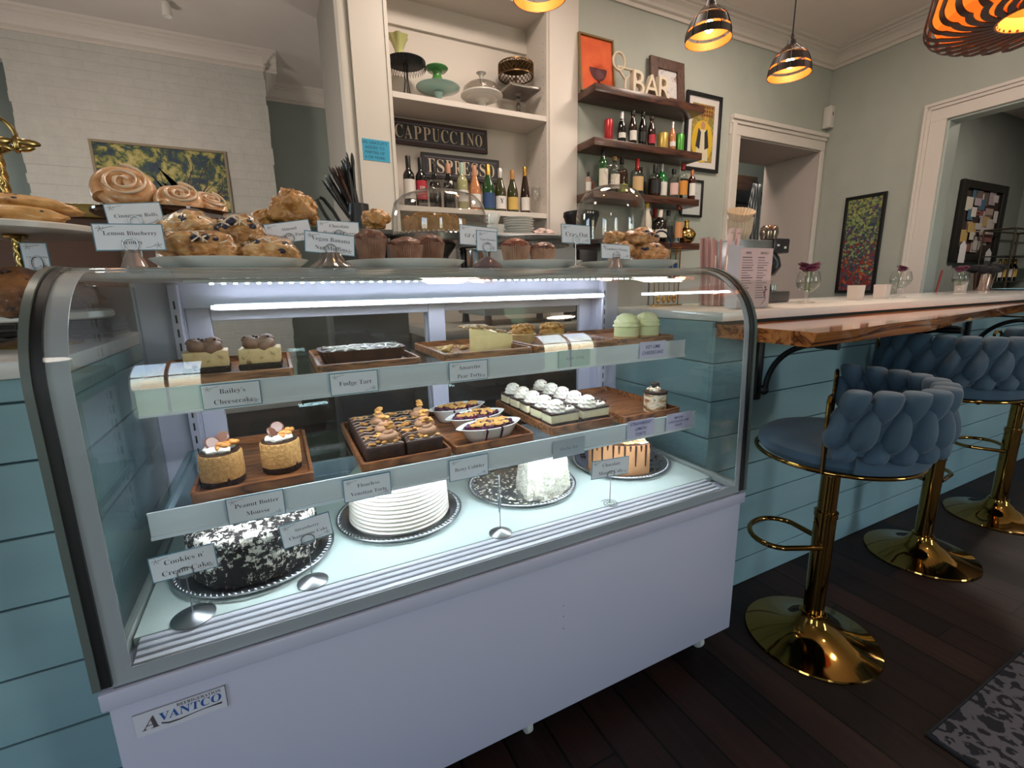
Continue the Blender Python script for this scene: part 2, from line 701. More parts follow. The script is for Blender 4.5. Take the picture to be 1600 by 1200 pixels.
# street side, behind the viewer: two tall windows
openings = [(-1.15, -0.42), (3.7, 4.75)]
w = MB()
x = -4.3
for (a, b_) in openings:
    w.box(x, a, -5.1, -4.95, 0, CEIL)
    w.box(a, b_, -5.1, -4.95, 0, 0.3)
    w.box(a, b_, -5.1, -4.95, 2.75, CEIL)
    x = b_
w.box(x, 10.2, -5.1, -4.95, 0, CEIL)
struct('wall_front', w, wall_paint, 0)
for i, (a, b_) in enumerate(openings):
    w = MB()
    for (p, q) in ((a, a + 0.06), (b_ - 0.06, b_)):
        w.box(p, q, -5.06, -4.99, 0.3, 2.75)
    for z in (0.3, 1.52, 2.69):
        w.box(a, b_, -5.06, -4.99, z, z + 0.06)
    w.box((a + b_) / 2 - 0.015, (a + b_) / 2 + 0.015, -5.05, -5.0, 0.3, 2.7)
    f = struct('window_%d' % (i + 1), w, white_trim, 0)
    g = MB().box(a, b_, -5.03, -5.026, 0.3, 2.75).build('pane', pane, f, None, 0)

for num, (y0, y1) in ((3, (2.9, 4.5)), (4, (-3.9, -2.1))):  # unseen side windows; the rear one is added to light the rear room
    w = MB()
    for (p, q) in ((y0, y0 + 0.06), (y1 - 0.06, y1), ((y0 + y1) / 2 - 0.02, (y0 + y1) / 2 + 0.02)):
        w.box(-4.2, -4.13, p, q, 0.4, 2.8)
    for z in (0.4, 1.57, 2.74):
        w.box(-4.2, -4.13, y0, y1, z, z + 0.06)
    f = struct('window_%d' % num, w, white_trim, 0)
    MB().box(-4.17, -4.166, y0, y1, 0.4, 2.8).build('pane', pane, f, None, 0)

# outdoors: lawn and a hedge across the street, seen only as reflections in the glass
tag(MB().box(-16, 20, -30, -5.3, -0.4, -0.35).build('lawn', pbr('lawn_green', rough=0.9, tex=(2, [(0.3, '#4d6b2a'), (0.7, '#76924a')])), None, None, 0),
    'green lawn outside the street windows', 'lawn', kind='structure')
# ------------------------------------------------------------------ refrigerated display case
W = 1.5
case = thing('pastry_display_case', 'white refrigerated bakery case with curved glass front and lit shelves of cakes', 'display case')


def front_profile(off=0.0, z0=0.56, y1=0.2, n=12):
    """(y, z) along the curved glass, offset inwards by off"""
    pts = [(0.0 + off, z0), (0.004 + off, 0.8), (0.01 + off, 1.03)]
    cy, cz, r = 0.2, 1.03, 0.19
    for i in range(1, n + 1):
        a = PI - (PI / 2) * i / n
        pts.append((cy + (r - off) * math.cos(a), cz + (r - off) * math.sin(a)))
    return pts


def strip(mb, prof_a, prof_b, x0, x1):
    """solid band between two profiles, from x0 to x1"""
    n = len(prof_a)
    pts = []
    for (y, z) in prof_a:
        pts += [(x0, y, z), (x1, y, z)]
    for (y, z) in prof_b:
        pts += [(x0, y, z), (x1, y, z)]
    o = 2 * n
    q = []
    for i in range(n - 1):
        a = 2 * i
        q += [(a, a + 1, a + 3, a + 2), (o + a, o + a + 2, o + a + 3, o + a + 1), (a, a + 2, o + a + 2, o + a), (a + 1, o + a + 1, o + a + 3, a + 3)]
    q += [(0, o, o + 1, 1), (2 * n - 2, 2 * n - 1, o + 2 * n - 1, o + 2 * n - 2)]
    mb.faces(pts, q)
    return mb


# base cabinet
b = MB()
b.box(0.0, W, 0.004, 0.66, 0.09, 0.545, 0.004)
b.build('cabinet_body', case_white, case)
b = MB()
b.box(-0.006, W + 0.006, -0.006, 0.05, 0.527, 0.560, 0.004)
b.box(0.0, W, 0.05, 0.66, 0.545, 0.558)
b.build('cabinet_lip', case_white, case)
# wheels
for i, (x, y) in enumerate(((0.07, 0.07), (0.79, 0.07), (1.43, 0.07), (0.07, 0.58), (0.79, 0.58), (1.43, 0.58))):
    b = MB()
    b.lathe([(0, -0.011), (0.02, -0.011), (0.026, -0.008), (0.027, 0), (0.026, 0.008), (0.02, 0.011), (0, 0.011)], 20, (x, y, 0.0275), M=Ry(PI / 2))
    wh = b.build('caster_wheel', pbr('pale_rubber', '#b9bab0', 0.5), case)
    b = MB()
    b.box(x - 0.018, x + 0.018, y - 0.012, y + 0.02, 0.05, 0.09)
    b.box(x - 0.018, x - 0.013, y - 0.01, y + 0.012, 0.02, 0.06)
    b.box(x + 0.013, x + 0.018, y - 0.01, y + 0.012, 0.02, 0.06)
    b.build('fork', steel, wh)

# deck inside
deck_glow = pbr('deck_enamel', '#cfe0dc', 0.3)
b = MB()
b.box(0.02, W - 0.02, 0.1, 0.62, 0.558, 0.575)
b.build('deck', deck_glow, case)
b = MB()
for k in range(5):
    y0 = 0.022 + k * 0.0155
    z0 = 0.561 + k * 0.0025
    b.box(0.03, W - 0.05, y0, y0 + 0.0142, 0.556, z0 + 0.004, 0.0018, 1)
b.box(0.03, W - 0.05, 0.02, 0.1, 0.55, 0.5585)
b.build('air_grille', pbr('grille_plastic', '#d8dbe6', 0.4), case)

# curved front glass and its printed border
b = MB()
strip(b, front_profile(0.0), front_profile(0.005), 0.013, W - 0.013)
b.build('front_glass', pane, case, None, 60)
prof = front_profile(0.0055)
prof2 = front_profile(0.0075)
b = MB()
strip(b, prof, prof2, 0.013, 0.039)
strip(b, prof, prof2, W - 0.032, W - 0.013)
b.box(0.013, W - 0.013, 0.0055, 0.0075, 0.56, 0.585)
b.build('glass_border', case_grey, case, None, 40)
b = MB()
b.box(0.047, W - 0.04, 0.008, 0.02, 0.5625, 0.572, 0.002, 1)
b.build('glass_seal', pbr('pale_seal', '#b4b6a8', 0.5), case)
tube_grey = pbr('grey_green_tube', '#59625e', 0.3)
# end frames: pale outer tube and black gasket following the curve
for x0, x1, name, m, off in ((-0.011, -0.0005, 'end_frame', tube_grey, -0.002), (-0.0005, 0.0125, 'gasket', black_rubber, 0.0012),
                             (W + 0.0005, W + 0.011, 'end_frame', tube_grey, -0.002), (W - 0.0125, W + 0.0005, 'gasket', black_rubber, 0.0012)):
    b = MB()
    p = front_profile(off, 0.565) + [(0.67, 1.22)]
    q = front_profile(off + 0.018, 0.565) + [(0.67, 1.202)]
    strip(b, p, q, x0, x1)
    b.build(name, m, case, None, 40)
# side glass
for x in (0.004, W - 0.008):
    b = MB()
    p = front_profile(0.03, 0.575) + [(0.6, 1.19)]
    poly = [(y, z) for y, z in p] + [(0.6, 0.575)]
    M = Matrix(((0, 0, 1, x), (1, 0, 0, 0), (0, 1, 0, 0), (0, 0, 0, 1)))
    b.prism(poly, 0, 0.004, M)
    b.build('side_glass', pane, case, None, 0)
    b = MB()
    b.box(x - 0.003, x + 0.013, 0.02, 0.62, 0.56, 0.583, 0.002, 1)
    b.build('side_sill', case_light, case)
# top
b = MB()
b.box(0.0, W, 0.196, 0.665, 1.2, 1.22, 0.004)
b.build('top_panel', pbr('top_enamel', '#a9b0ad', 0.3), case)
# back wall of the cabinet with two sliding glass doors
b = MB()
b.box(0, 0.1, 0.60, 0.66, 0.56, 1.2)
b.box(W - 0.1, W, 0.60, 0.66, 0.56, 1.2)
b.box(0.1, W - 0.1, 0.60, 0.66, 1.135, 1.2)
b.box(0.1, W - 0.1, 0.60, 0.66, 0.56, 0.62)
b.build('rear_frame', case_white, case)
for (x0, x1, y) in ((0.1, 0.80, 0.612), (0.74, W - 0.1, 0.636)):
    b = MB()
    for (p, q) in ((x0, x0 + 0.055), (x1 - 0.055, x1)):
        b.box(p, q, y, y + 0.018, 0.62, 1.135, 0.002, 1)
    for (p, q) in ((0.62, 0.66), (1.1, 1.135)):
        b.box(x0 + 0.055, x1 - 0.055, y, y + 0.018, p, q, 0.002, 1)
    d = b.build('sliding_door', case_white, case)
    MB().box(x0 + 0.055, x1 - 0.055, y + 0.007, y + 0.011, 0.66, 1.1).build('door_glass', pane, d, None, 0)
# slotted uprights
for x in (0.075, W - 0.095):
    b = MB()
    b.box(x, x + 0.022, 0.575, 0.6, 0.575, 1.195, 0.002, 1)
    up = b.build('shelf_upright', case_white, case)
    b = MB()
    for k in range(16):
        b.box(x + 0.009, x + 0.013, 0.5742, 0.5752, 0.61 + k * 0.035, 0.63 + k * 0.035)
    b.build('slots', black_rubber, up, None, 0)

led = emission('led_strip_light', '#e9f0ff', 40)
led_under = emission('led_under_shelf', '#eef5ff', 36)
led_body = pbr('led_channel', '#d9dde2', 0.3)
# lamp under the top at the back
b = MB()
b.box(0.16, 1.41, 0.566, 0.6, 1.128, 1.145, 0.003, 1)
tube = b.build('lamp_channel', led_body, case)
MB().box(0.17, 1.40, 0.558, 0.5655, 1.131, 1.142, 0.002, 1).build('lamp', led, tube)

b = MB()
b.box(0.16, 1.36, 0.222, 0.238, 1.192, 1.1995, 0.001, 1)
tube = b.build('lamp_channel', led_body, case)
b = MB()
for k in range(52):
    x = 0.205 + 1.02 * k / 51
    b.box(x - 0.003, x + 0.003, 0.226, 0.234, 1.1895, 1.1925)
b.build('lamp', emission('led_diodes', '#e6fff6', 60), tube, None, 0)

# two glass shelves with price rails
glass_shelf = thin_glass('shelf_glass', '#dff0ee', 1.5)
m, nt, out = new_mat('price_rail_plastic')
d1 = nd(nt, 'ShaderNodeBsdfPrincipled')
d1.inputs['Base Color'].default_value = lin('#eef4f8')
d1.inputs['Roughness'].default_value = 0.3
d2 = nd(nt, 'ShaderNodeBsdfTranslucent')
d2.inputs['Color'].default_value = lin('#e6f2f6')
ms = nd(nt, 'ShaderNodeMixShader')
ms.inputs[0].default_value = 0.22
nt.links.new(d1.outputs[0], ms.inputs[1])
nt.links.new(d2.outputs[0], ms.inputs[2])
nt.links.new(ms.outputs[0], out.inputs['Surface'])
rail_mat = m
SHELVES = []
for (yf, zt, x0, x1) in ((0.2, 0.99, 0.064, 1.44), (0.15, 0.77, 0.06, 1.446)):
    b = MB()
    b.box(x0 + 0.004, x1 - 0.004, yf + 0.012, 0.57, zt - 0.009, zt - 0.001, 0.001, 1)
    sh = b.build('glass_shelf', glass_shelf, case)
    b = MB()
    b.box(x0, x1, yf, yf + 0.003, zt - 0.036, zt + 0.013)
    b.box(x0, x1, yf - 0.004, yf, zt - 0.040, zt - 0.033)
    b.box(x0, x1, yf - 0.003, yf, zt + 0.010, zt + 0.0135)
    b.box(x0, x1, yf + 0.003, yf + 0.012, zt - 0.036, zt - 0.010)
    b.build('price_rail', rail_mat, sh)
    b = MB()
    for x in (x0 + 0.012, x1 - 0.018):
        b.box(x, x + 0.006, yf + 0.02, 0.575, zt - 0.03, zt - 0.01)
    b.build('bracket', case_white, sh)
    b = MB()
    b.box(x0 + 0.05, x1 - 0.05, yf + 0.014, yf + 0.034, zt - 0.020, zt - 0.0095)
    b.build('lamp_channel', led_body, sh)
    MB().box(x0 + 0.05, x1 - 0.05, yf + 0.017, yf + 0.031, zt - 0.032, zt - 0.0201).build('lamp', led_under, sh)

# maker's badge on the front
b = MB()
bw, bh = 0.13, 0.044
b.box(-bw / 2, bw / 2, -0.001, 0.001, -bh / 2, bh / 2)
badge = b.build('badge', pbr('badge_silver', '#c6c8d2', 0.3), case)
badge.location = (0.093, 0.002, 0.478)
b = MB()
for (p, q, r_, s) in ((-bw / 2, bw / 2, bh / 2 - 0.0008, bh / 2), (bw / 2 - 0.0008, bw / 2, -bh / 2, bh / 2)):
    b.box(p, q, -0.0014, -0.001, r_, s)
pts = [(-0.030, -0.0085), (-0.02, -0.0125), (-0.005, -0.013), (0.012, -0.011), (0.03, -0.0095), (0.044, -0.0095), (0.057, -0.0095)]
wid = [0.003, 0.0032, 0.0026, 0.0014, 0.0014, 0.0024, 0.004]
up_ = [(x, y + w_ / 2) for (x, y), w_ in zip(pts, wid)]
dn_ = [(x, y - w_ / 2) for (x, y), w_ in zip(pts, wid)]
b.prism(up_ + dn_[::-1], 0.0012, 0.0015, FRONT)
b.build('badge_line', ink, badge, None, 0)
lettering('badge_initial', ['A'], 0.03, 0.024, ink, badge, FRONT @ T(-0.045, -0.0005, 0.0014), shear=0.25)
lettering('badge_word', ['VANTCO'], 0.09, 0.0155, pbr('badge_blue', '#2c5596', 0.4), badge, FRONT @ T(0.013, 0.003, 0.0014), shear=0.12)
lettering('badge_line_of_text', ['REFRIGERATION'], 0.064, 0.0062, ink, badge, FRONT @ T(0.026, 0.0155, 0.0014))
# scuffs on the panel: three dots
b = MB()
for z in (0.40, 0.37, 0.335):
    b.lathe([(0, 0), (0.0016, 0)], 8, (0.865, 0.0035, z), M=Rx(PI / 2))
b.build('screw_holes', black_rubber, case, None, 0)
# ------------------------------------------------------------------ counters
ship = pbr('seafoam_shiplap_paint', rough=0.5, tex=(2.5, [(0.3, '#7a9aa0'), (0.7, '#84a4aa')], (0.4, 1, 3)))
counter_white = pbr('white_counter_top', '#d9d6d2', 0.18, coat=0.4)


def boards_front(mb, x0, x1, yf, lines, ztop):
    zs = [0.0] + list(lines) + [ztop]
    for a, b_ in zip(zs[:-1], zs[1:]):
        mb.box(x0, x1, yf, yf + 0.014, a + 0.002, b_ - 0.002, 0.0012, 1)


ct = thing('bar_counter', 'long bar counter clad in seafoam shiplap with a white top', 'counter')
b = MB()
lines_r = [0.11, 0.243, 0.376, 0.509, 0.642, 0.775, 0.908]
boards_front(b, 1.60, 7.6, 0.22, lines_r, 1.03)
zs = [0.0] + lines_r + [1.05]
for a, b_ in zip(zs[:-1], zs[1:]):
    b.box(1.60, 1.614, 0.234, 0.75, a + 0.002, b_ - 0.002, 0.0012, 1)
b.build('shiplap', ship, ct)
b = MB()
b.box(1.614, 7.6, 0.233, 0.75, 0, 1.05)
b.build('carcass', pbr('dark_teal_gap', '#2e4448', 0.7), ct, None, 0)
MB().box(1.596, 7.6, 0.196, 0.78, 1.05, 1.08, 0.003).build('counter_top', counter_white, ct)

lc = thing('pastry_counter', 'seafoam shiplap counter with a white top, next to the pastry case', 'counter')
b = MB()
boards_front(b, -2.6, -0.03, 0.22, [0.08, 0.214, 0.349, 0.484, 0.622, 0.754, 0.892, 0.997], 1.04)
zs = [0.0, 0.08, 0.214, 0.349, 0.484, 0.622, 0.754, 0.892, 0.997, 1.04]
for a, b_ in zip(zs[:-1], zs[1:]):
    b.box(-0.044, -0.03, 0.234, 0.8, a + 0.002, b_ - 0.002, 0.0012, 1)
b.build('shiplap', ship, lc)
b = MB()
b.box(-2.6, -0.044, 0.233, 0.8, 0, 1.04)
b.build('carcass', MATS['dark_teal_gap'], lc, None, 0)
MB().box(-2.6, -0.03, 0.2, 0.82, 1.04, 1.07, 0.003).build('counter_top', counter_white, lc)

# live-edge timber bar
xs = [1.568, 1.66, 1.764, 1.9, 2.04, 2.16, 2.283, 2.55, 2.85, 3.25, 3.69, 4.4, 5.4, 6.4, 7.5]
yt = [-0.123, -0.122, -0.117, -0.10, -0.085, -0.079, -0.079, -0.045, -0.007, 0.05, 0.10, 0.1, 0.09, 0.1, 0.1]
b = MB()
pts, q = [], []
for x, y in zip(xs, yt):
    bl = 0.022 + 0.012 * math.sin(x * 5)
    pts += [(x, 0.218, 1.041), (x, y, 1.041), (x, y + 0.004, 1.034), (x + 0.02, y + bl * 0.6, 1.012), (x + 0.02, y + bl, 0.998), (x, 0.218, 0.998)]
pts = [(p[0] + 0.032 * (p[1] + 0.123) / 0.34, p[1], p[2]) if k < 6 else p for k, p in enumerate(pts)]
n = len(xs)
for i in range(n - 1):
    for k in range(6):
        a, c = i * 6 + k, i * 6 + (k + 1) % 6
        q.append((a, c, c + 6, a + 6))
q += [tuple(range(6)), tuple(range(6 * n - 1, 6 * n - 7, -1))]
b.faces(pts, q)
slab = b.build('timber_bar', wood('live_edge_timber', '#4a220c', '#a85f2c', '#c58043', 'X', 2.2, 0.12, 0.8, 9, 0.035), None, None, 25)
tag(slab, 'glossy live-edge timber bar ledge fixed below the white counter top', 'bar ledge')


def iron_bracket(x, label, first=None):
    if first:
        return dup(first, (x, 0.2, 0), label)
    t = thing('iron_bracket', label, 'bracket', (x, 0.2, 0), 0, 'iron brackets under the timber ledge')
    b = MB()
    b.box(-0.015, 0.015, 0.002, 0.017, 0.76, 0.996, 0.003)
    b.box(-0.012, 0.012, -0.24, 0.002, 0.988, 0.9965, 0.002)
    b.build('wall_plate', black_iron, t)
    b = MB()
    pts = []
    for k in range(15):
        a = PI / 2 * k / 14
        pts.append((0, -0.022 - 0.17 * (1 - math.cos(a)), 0.805 + 0.172 * math.sin(a)))
    b.tube(pts, 0.0095, 10)
    b.tube([(0, -0.18, 0.977), (0, -0.245, 0.978)], [0.012, 0.011], 10)
    b.build('curved_arm', black_iron, t)
    b = MB()
    b.blob((0, -0.016, 0.80), (0.016, 0.018, 0.018), 0, 1, 0, 2)
    b.tube([(0, 0.006, 0.805), (0, -0.018, 0.80)], 0.008, 8)
    b.build('scroll_knob', black_iron, t)
    return t


br0 = iron_bracket(1.82, 'black iron bracket under the cut end of the timber ledge, by the glass case')
iron_bracket(2.62, 'black iron bracket partly behind the first bar stool back', br0)
iron_bracket(3.42, 'black iron bracket above the second bar stool back', br0)
iron_bracket(4.25, 'black iron bracket at the far end of the timber ledge', br0)

# ------------------------------------------------------------------ bar stools
velvet = pbr('blue_velvet', rough=0.8, tex=(6, [(0.3, '#33495a'), (0.7, '#3d566a')]), sheen=0.12)
stool_gold = pbr('mirror_gold', '#94723a', 0.07, 1.0)


def petal(mb, ang, z, wa, hz, R, depth, shape, tilt=0.0):
    """a plump leaf on the outside and inside of the curved back: ang centre, wa half width (rad), hz half height"""
    nu, nv = 10, 12
    pts, q = [], []
    for i in range(nu):
        u = 2 * PI * i / nu
        for j in range(nv + 1):
            v = PI * j / nv
            # v runs bottom to top, u around (width / depth)
            zz = -math.cos(v)
            s = math.sin(v) ** 0.8
            if shape == 'tear':
                s *= (1.0 - 0.28 * zz)
            elif shape == 'cap':
                s = max(0.0, (1 - ((zz - 1) / 2) ** 2 * 1.0)) ** 0.5 * (math.sin(v) ** 0.25) if 0 < j < nv else 0
            elif shape == 'foot':
                s = (max(0.0, 1 - ((zz + 1) / 2) ** 2)) ** 0.5 * (math.sin(v) ** 0.25) if 0 < j < nv else 0
            a = ang + wa * s * math.cos(u) + tilt * zz
            r = R + depth * s * math.sin(u)
            pts.append((r * math.cos(a), r * math.sin(a), z + hz * zz))
    for i in range(nu):
        for j in range(nv):
            a = i * (nv + 1) + j
            c = ((i + 1) % nu) * (nv + 1) + j
            q.append((a, c, c + 1, a + 1))
    mb.faces(pts, q)


def make_stool(label):
    t = thing('bar_stool', label, 'bar stool', (0, 0, 0), 0, 'blue bar stools along the bar')
    b = MB()
    b.lathe([(0, 0), (0.196, 0), (0.198, 0.004), (0.196, 0.009), (0.16, 0.016), (0.10, 0.034), (0.06, 0.058), (0.043, 0.083), (0.04, 0.095), (0, 0.095)], 56)
    b.build('base_plate', stool_gold, t)
    b = MB()
    b.lathe([(0.0, 0.09), (0.036, 0.09), (0.036, 0.10), (0.0305, 0.102), (0.0305, 0.44), (0.033, 0.442), (0.033, 0.46), (0.0, 0.461)], 32)
    b.build('pole', stool_gold, t)
    b = MB()
    b.lathe([(0.0, 0.37), (0.026, 0.37), (0.026, 0.63), (0.0, 0.63)], 32)
    b.build('piston', stool_gold, t)
    # foot rest loop towards the bar (+y)
    b = MB()
    pts = [(-0.03, 0.0, 0.345)]
    for k in range(17):
        a = PI * (1.12 - 1.24 * k / 16)
        pts.append((0.1 * math.cos(a) * 1.05, 0.125 + 0.085 * math.sin(a), 0.345))
    pts.append((0.03, 0.0, 0.345))
    b.tube(pts, 0.0085, 10)
    b.build('foot_rest', stool_gold, t)
    # seat
    b = MB()
    b.lathe([(0, 0.655), (0.17, 0.655), (0.198, 0.661), (0.21, 0.678), (0.207, 0.70), (0.185, 0.716), (0.12, 0.722), (0, 0.724)], 48)
    b.build('seat', velvet, t)
    b = MB()
    b.tube([(0.214 * math.cos(2 * PI * k / 48), 0.214 * math.sin(2 * PI * k / 48), 0.66) for k in range(48)], 0.0065, 10, True)
    b.tube([(-0.214, 0, 0.655), (0.214, 0, 0.655)], 0.006, 8)
    b.tube([(0, -0.214, 0.655), (0, 0.214, 0.655)], 0.006, 8)
    b.lathe([(0, 0.628), (0.06, 0.628), (0.075, 0.65), (0, 0.655)], 24)
    b.build('seat_ring', stool_gold, t)
    b = MB()
    b.tube([(0.03, -0.02, 0.635), (0.16, -0.06, 0.632), (0.245, -0.085, 0.622)], [0.005, 0.005, 0.007], 8)
    b.build('height_lever', stool_gold, t)
    # braided back: arc centred on -y
    b = MB()
    R0 = 0.228
    span = math.radians(184)
    a_s = -PI / 2 - span / 2
    # inner core
    nseg = 40
    pts, q = [], []
    for i in range(nseg + 1):
        a = a_s + 0.04 + (span - 0.08) * i / nseg
        for (r, z) in ((R0 - 0.008, 0.725), (R0 + 0.008, 0.725), (R0 + 0.010, 0.80), (R0 + 0.008, 0.868), (R0 - 0.008, 0.868), (R0 - 0.010, 0.80)):
            pts.append((r * math.cos(a), r * math.sin(a), z))
    for i in range(nseg):
        for k in range(6):
            a, c = i * 6 + k, i * 6 + (k + 1) % 6
            q.append((a, c, c + 6, a + 6))
    q += [tuple(range(6)), tuple(range(6 * nseg + 5, 6 * nseg - 1, -1))]
    b.faces(pts, q)
    n = 11
    st = span / n
    for k in range(n):
        a = a_s + st * (k + 0.5)
        petal(b, a, 0.852, st * 0.52, 0.046, R0, 0.037, 'cap', 0.05)
        petal(b, a + st * 0.5 if k < n - 1 else a + st * 0.3, 0.797, st * 0.44, 0.060, R0, 0.040, 'tear', 0.06)
        petal(b, a, 0.743, st * 0.47, 0.034, R0, 0.034, 'foot', 0.04)
    petal(b, a_s + st * 0.12, 0.795, st * 0.42, 0.06, R0, 0.034, 'tear', 0.02)
    b.build('backrest', velvet, t, None, 60)
    # cushion apron under the back
    b = MB()
    nseg = 24
    pts, q = [], []
    for i in range(nseg + 1):
        a = -PI / 2 - 1.35 + 2.7 * i / nseg
        for (r, z) in ((0.205, 0.668), (0.222, 0.67), (0.229, 0.69), (0.224, 0.715), (0.205, 0.718)):
            pts.append((r * math.cos(a), r * math.sin(a), z))
    for i in range(nseg):
        for k in range(5):
            a, c = i * 5 + k, i * 5 + (k + 1) % 5
            q.append((a, c, c + 5, a + 5))
    q += [tuple(range(5)), tuple(range(5 * nseg + 4, 5 * nseg - 1, -1))]
    b.faces(pts, q)
    b.build('back_cushion', velvet, t, None, 50)
    for a in (a_s - 0.06, a_s + span + 0.06):
        b = MB()
        ca, sa = math.cos(a), math.sin(a)
        loop = [(0.214, 0.66), (0.222, 0.74), (0.208, 0.80), (0.206, 0.865), (0.216, 0.876), (0.24, 0.876), (0.25, 0.865), (0.246, 0.80), (0.232, 0.74), (0.218, 0.66)]
        b.tube([(q_ * ca, q_ * sa, z) for q_, z in loop], 0.0055, 8)
        b.build('back_rod', stool_gold, t)
    return t


st0 = make_stool('blue velvet bar stool beside the pastry case, braided back and gold base fully in view')
st0.location = (1.80, -0.08, 0)
st0.rotation_euler = (0, 0, math.radians(27))
for loc, lab, turn, lift in (((2.70, -0.01, 0), 'second blue velvet bar stool from the pastry case, set higher than the first', -48, 0.075),
                             ((3.43, -0.02, 0), 'third blue velvet bar stool from the pastry case, mostly cut off by the frame edge', -8, 0.06)):
    s_ = dup(st0, loc, lab, math.radians(turn))
    for c_ in kids(s_):
        if c_.name.split('.')[0] in ('piston', 'seat', 'seat_ring', 'height_lever', 'backrest', 'back_cushion', 'back_rod'):
            c_.location.z += lift

# ------------------------------------------------------------------ rug
def rug_material():
    m, nt, out = new_mat('ikat_rug_pile')
    v = coords(nt)
    n1 = nd(nt, 'ShaderNodeTexNoise')
    n1.inputs['Scale'].default_value = 26
    n1.inputs['Detail'].default_value = 3
    nt.links.new(v, n1.inputs['Vector'])
    mxv = nd(nt, 'ShaderNodeMix', data_type='VECTOR')
    mxv.inputs[0].default_value = 0.045
    nt.links.new(v, mxv.inputs[4])
    nt.links.new(n1.outputs['Color'], mxv.inputs[5])
    vo = nd(nt, 'ShaderNodeTexVoronoi')
    vo.inputs['Scale'].default_value = 17
    vo.inputs['Randomness'].default_value = 0.35
    nt.links.new(mxv.outputs[1], vo.inputs['Vector'])
    ma = nd(nt, 'ShaderNodeMath', operation='MULTIPLY')
    ma.inputs[1].default_value = 5.0
    nt.links.new(vo.outputs['Distance'], ma.inputs[0])
    pp = nd(nt, 'ShaderNodeMath', operation='PINGPONG')
    pp.inputs[1].default_value = 1.0
    nt.links.new(ma.outputs[0], pp.inputs[0])
    f = noise_tex(nt, v, 70, 2)
    ad = nd(nt, 'ShaderNodeMath', operation='MULTIPLY_ADD')
    ad.inputs[1].default_value = 0.9
    nt.links.new(f, ad.inputs[0])
    nt.links.new(pp.outputs[0], ad.inputs[2])
    c = ramp(nt, ad.outputs[0], [(0.86, '#1e2027'), (1.0, '#5d5c63')])
    b = nd(nt, 'ShaderNodeBsdfPrincipled')
    b.inputs['Roughness'].default_value = 0.95
    nt.links.new(c, b.inputs['Base Color'])
    nt.links.new(b.outputs['BSDF'], out.inputs['Surface'])
    return m


rg = thing('rug', 'dark rug with a grey ikat pattern lying on the plank floor', 'rug', (0, 0, 0))
b = MB()
b.box(1.716, 4.6, -2.4, -0.440, 0.0, 0.011, 0.003)
b.build('pile', rug_material(), rg)
b = MB()
b.box(1.708, 1.716, -2.4, -0.432, 0.0, 0.010, 0.003)
b.box(1.716, 4.6, -0.440, -0.432, 0.0, 0.010, 0.003)
b.build('bound_edge', pbr('charcoal_binding', '#1d1e24', 0.9), rg)
# ------------------------------------------------------------------ desserts inside the case
def rrect(w, d, r, n=5):
    pts = []
    for cx, cy, a0 in ((w / 2 - r, d / 2 - r, 0), (-w / 2 + r, d / 2 - r, PI / 2), (-w / 2 + r, -d / 2 + r, PI), (w / 2 - r, -d / 2 + r, 1.5 * PI)):
        for i in range(n + 1):
            a = a0 + (PI / 2) * i / n
            pts.append((cx + r * math.cos(a), cy + r * math.sin(a)))
    return pts


def ring_solid(mb, sections, close_bottom=True, close_top=True):
    """sections: list of (poly, z) with equal counts, skinned bottom to top"""
    vs = [[mb.bm.verts.new((x, y, z)) for x, y in poly] for poly, z in sections]
    n = len(vs[0])
    for a, b_ in zip(vs[:-1], vs[1:]):
        for i in range(n):
            f = mb.bm.faces.new((a[i], a[(i + 1) % n], b_[(i + 1) % n], b_[i]))
            f.material_index = mb.mi
    if close_bottom:
        mb.bm.faces.new(vs[0][::-1]).material_index = mb.mi
    if close_top:
        mb.bm.faces.new(vs[-1]).material_index = mb.mi


def wooden_tray(label, x0, x1, y0, y1, z, group, h=0.023, r=0.014, rz=0.0, mat=None):
    w_, d_ = x1 - x0, y1 - y0
    b = MB()
    t = 0.007
    ring_solid(b, [(rrect(w_ - 0.006, d_ - 0.006, r), 0.0), (rrect(w_, d_, r), 0.004), (rrect(w_, d_, r), h - 0.002), (rrect(w_ - 0.003, d_ - 0.003, r), h),
                   (rrect(w_ - 2 * t, d_ - 2 * t, r - 0.004), h), (rrect(w_ - 2 * t - 0.004, d_ - 2 * t - 0.004, r - 0.004), 0.008)])
    o = b.build('wooden_tray', mat or tray_wood, None, ((x0 + x1) / 2, (y0 + y1) / 2, z), 30)
    o.rotation_euler = (0, 0, rz)
    return tag(o, label, 'tray', group)


G1, G2 = 'wooden trays on the upper shelf', 'wooden trays on the lower shelf'
ZU, ZL = 0.9895, 0.7695
wooden_tray('wooden tray on the upper shelf holding two cheesecake slices with chocolate swirls', 0.06, 0.33, 0.25, 0.555, ZU, G1)
wooden_tray('wooden tray on the upper shelf under the chocolate fudge tart', 0.378, 0.612, 0.245, 0.555, ZU, G1)
wooden_tray('wooden tray on the upper shelf with one tall torte slice and crumbs', 0.675, 0.925, 0.25, 0.555, ZU, G1)
wooden_tray('wooden tray on the upper shelf holding two crumbly golden crisps', 0.945, 1.205, 0.25, 0.555, ZU, G1)
wooden_tray('wooden tray on the upper shelf under the two green lime cheesecakes', 1.225, 1.45, 0.25, 0.555, ZU, G1)
wooden_tray('wooden tray on the lower shelf holding two peanut mousse cakes', 0.122, 0.345, 0.175, 0.54, ZL, G2, 0.026)
wooden_tray('wooden tray on the lower shelf full of walnut-topped chocolate torte', 0.442, 0.655, 0.172, 0.545, ZL, G2, 0.026)
wooden_tray('wooden tray on the lower shelf under three oval cobbler dishes', 0.663, 0.887, 0.175, 0.545, ZL, G2, 0.026)
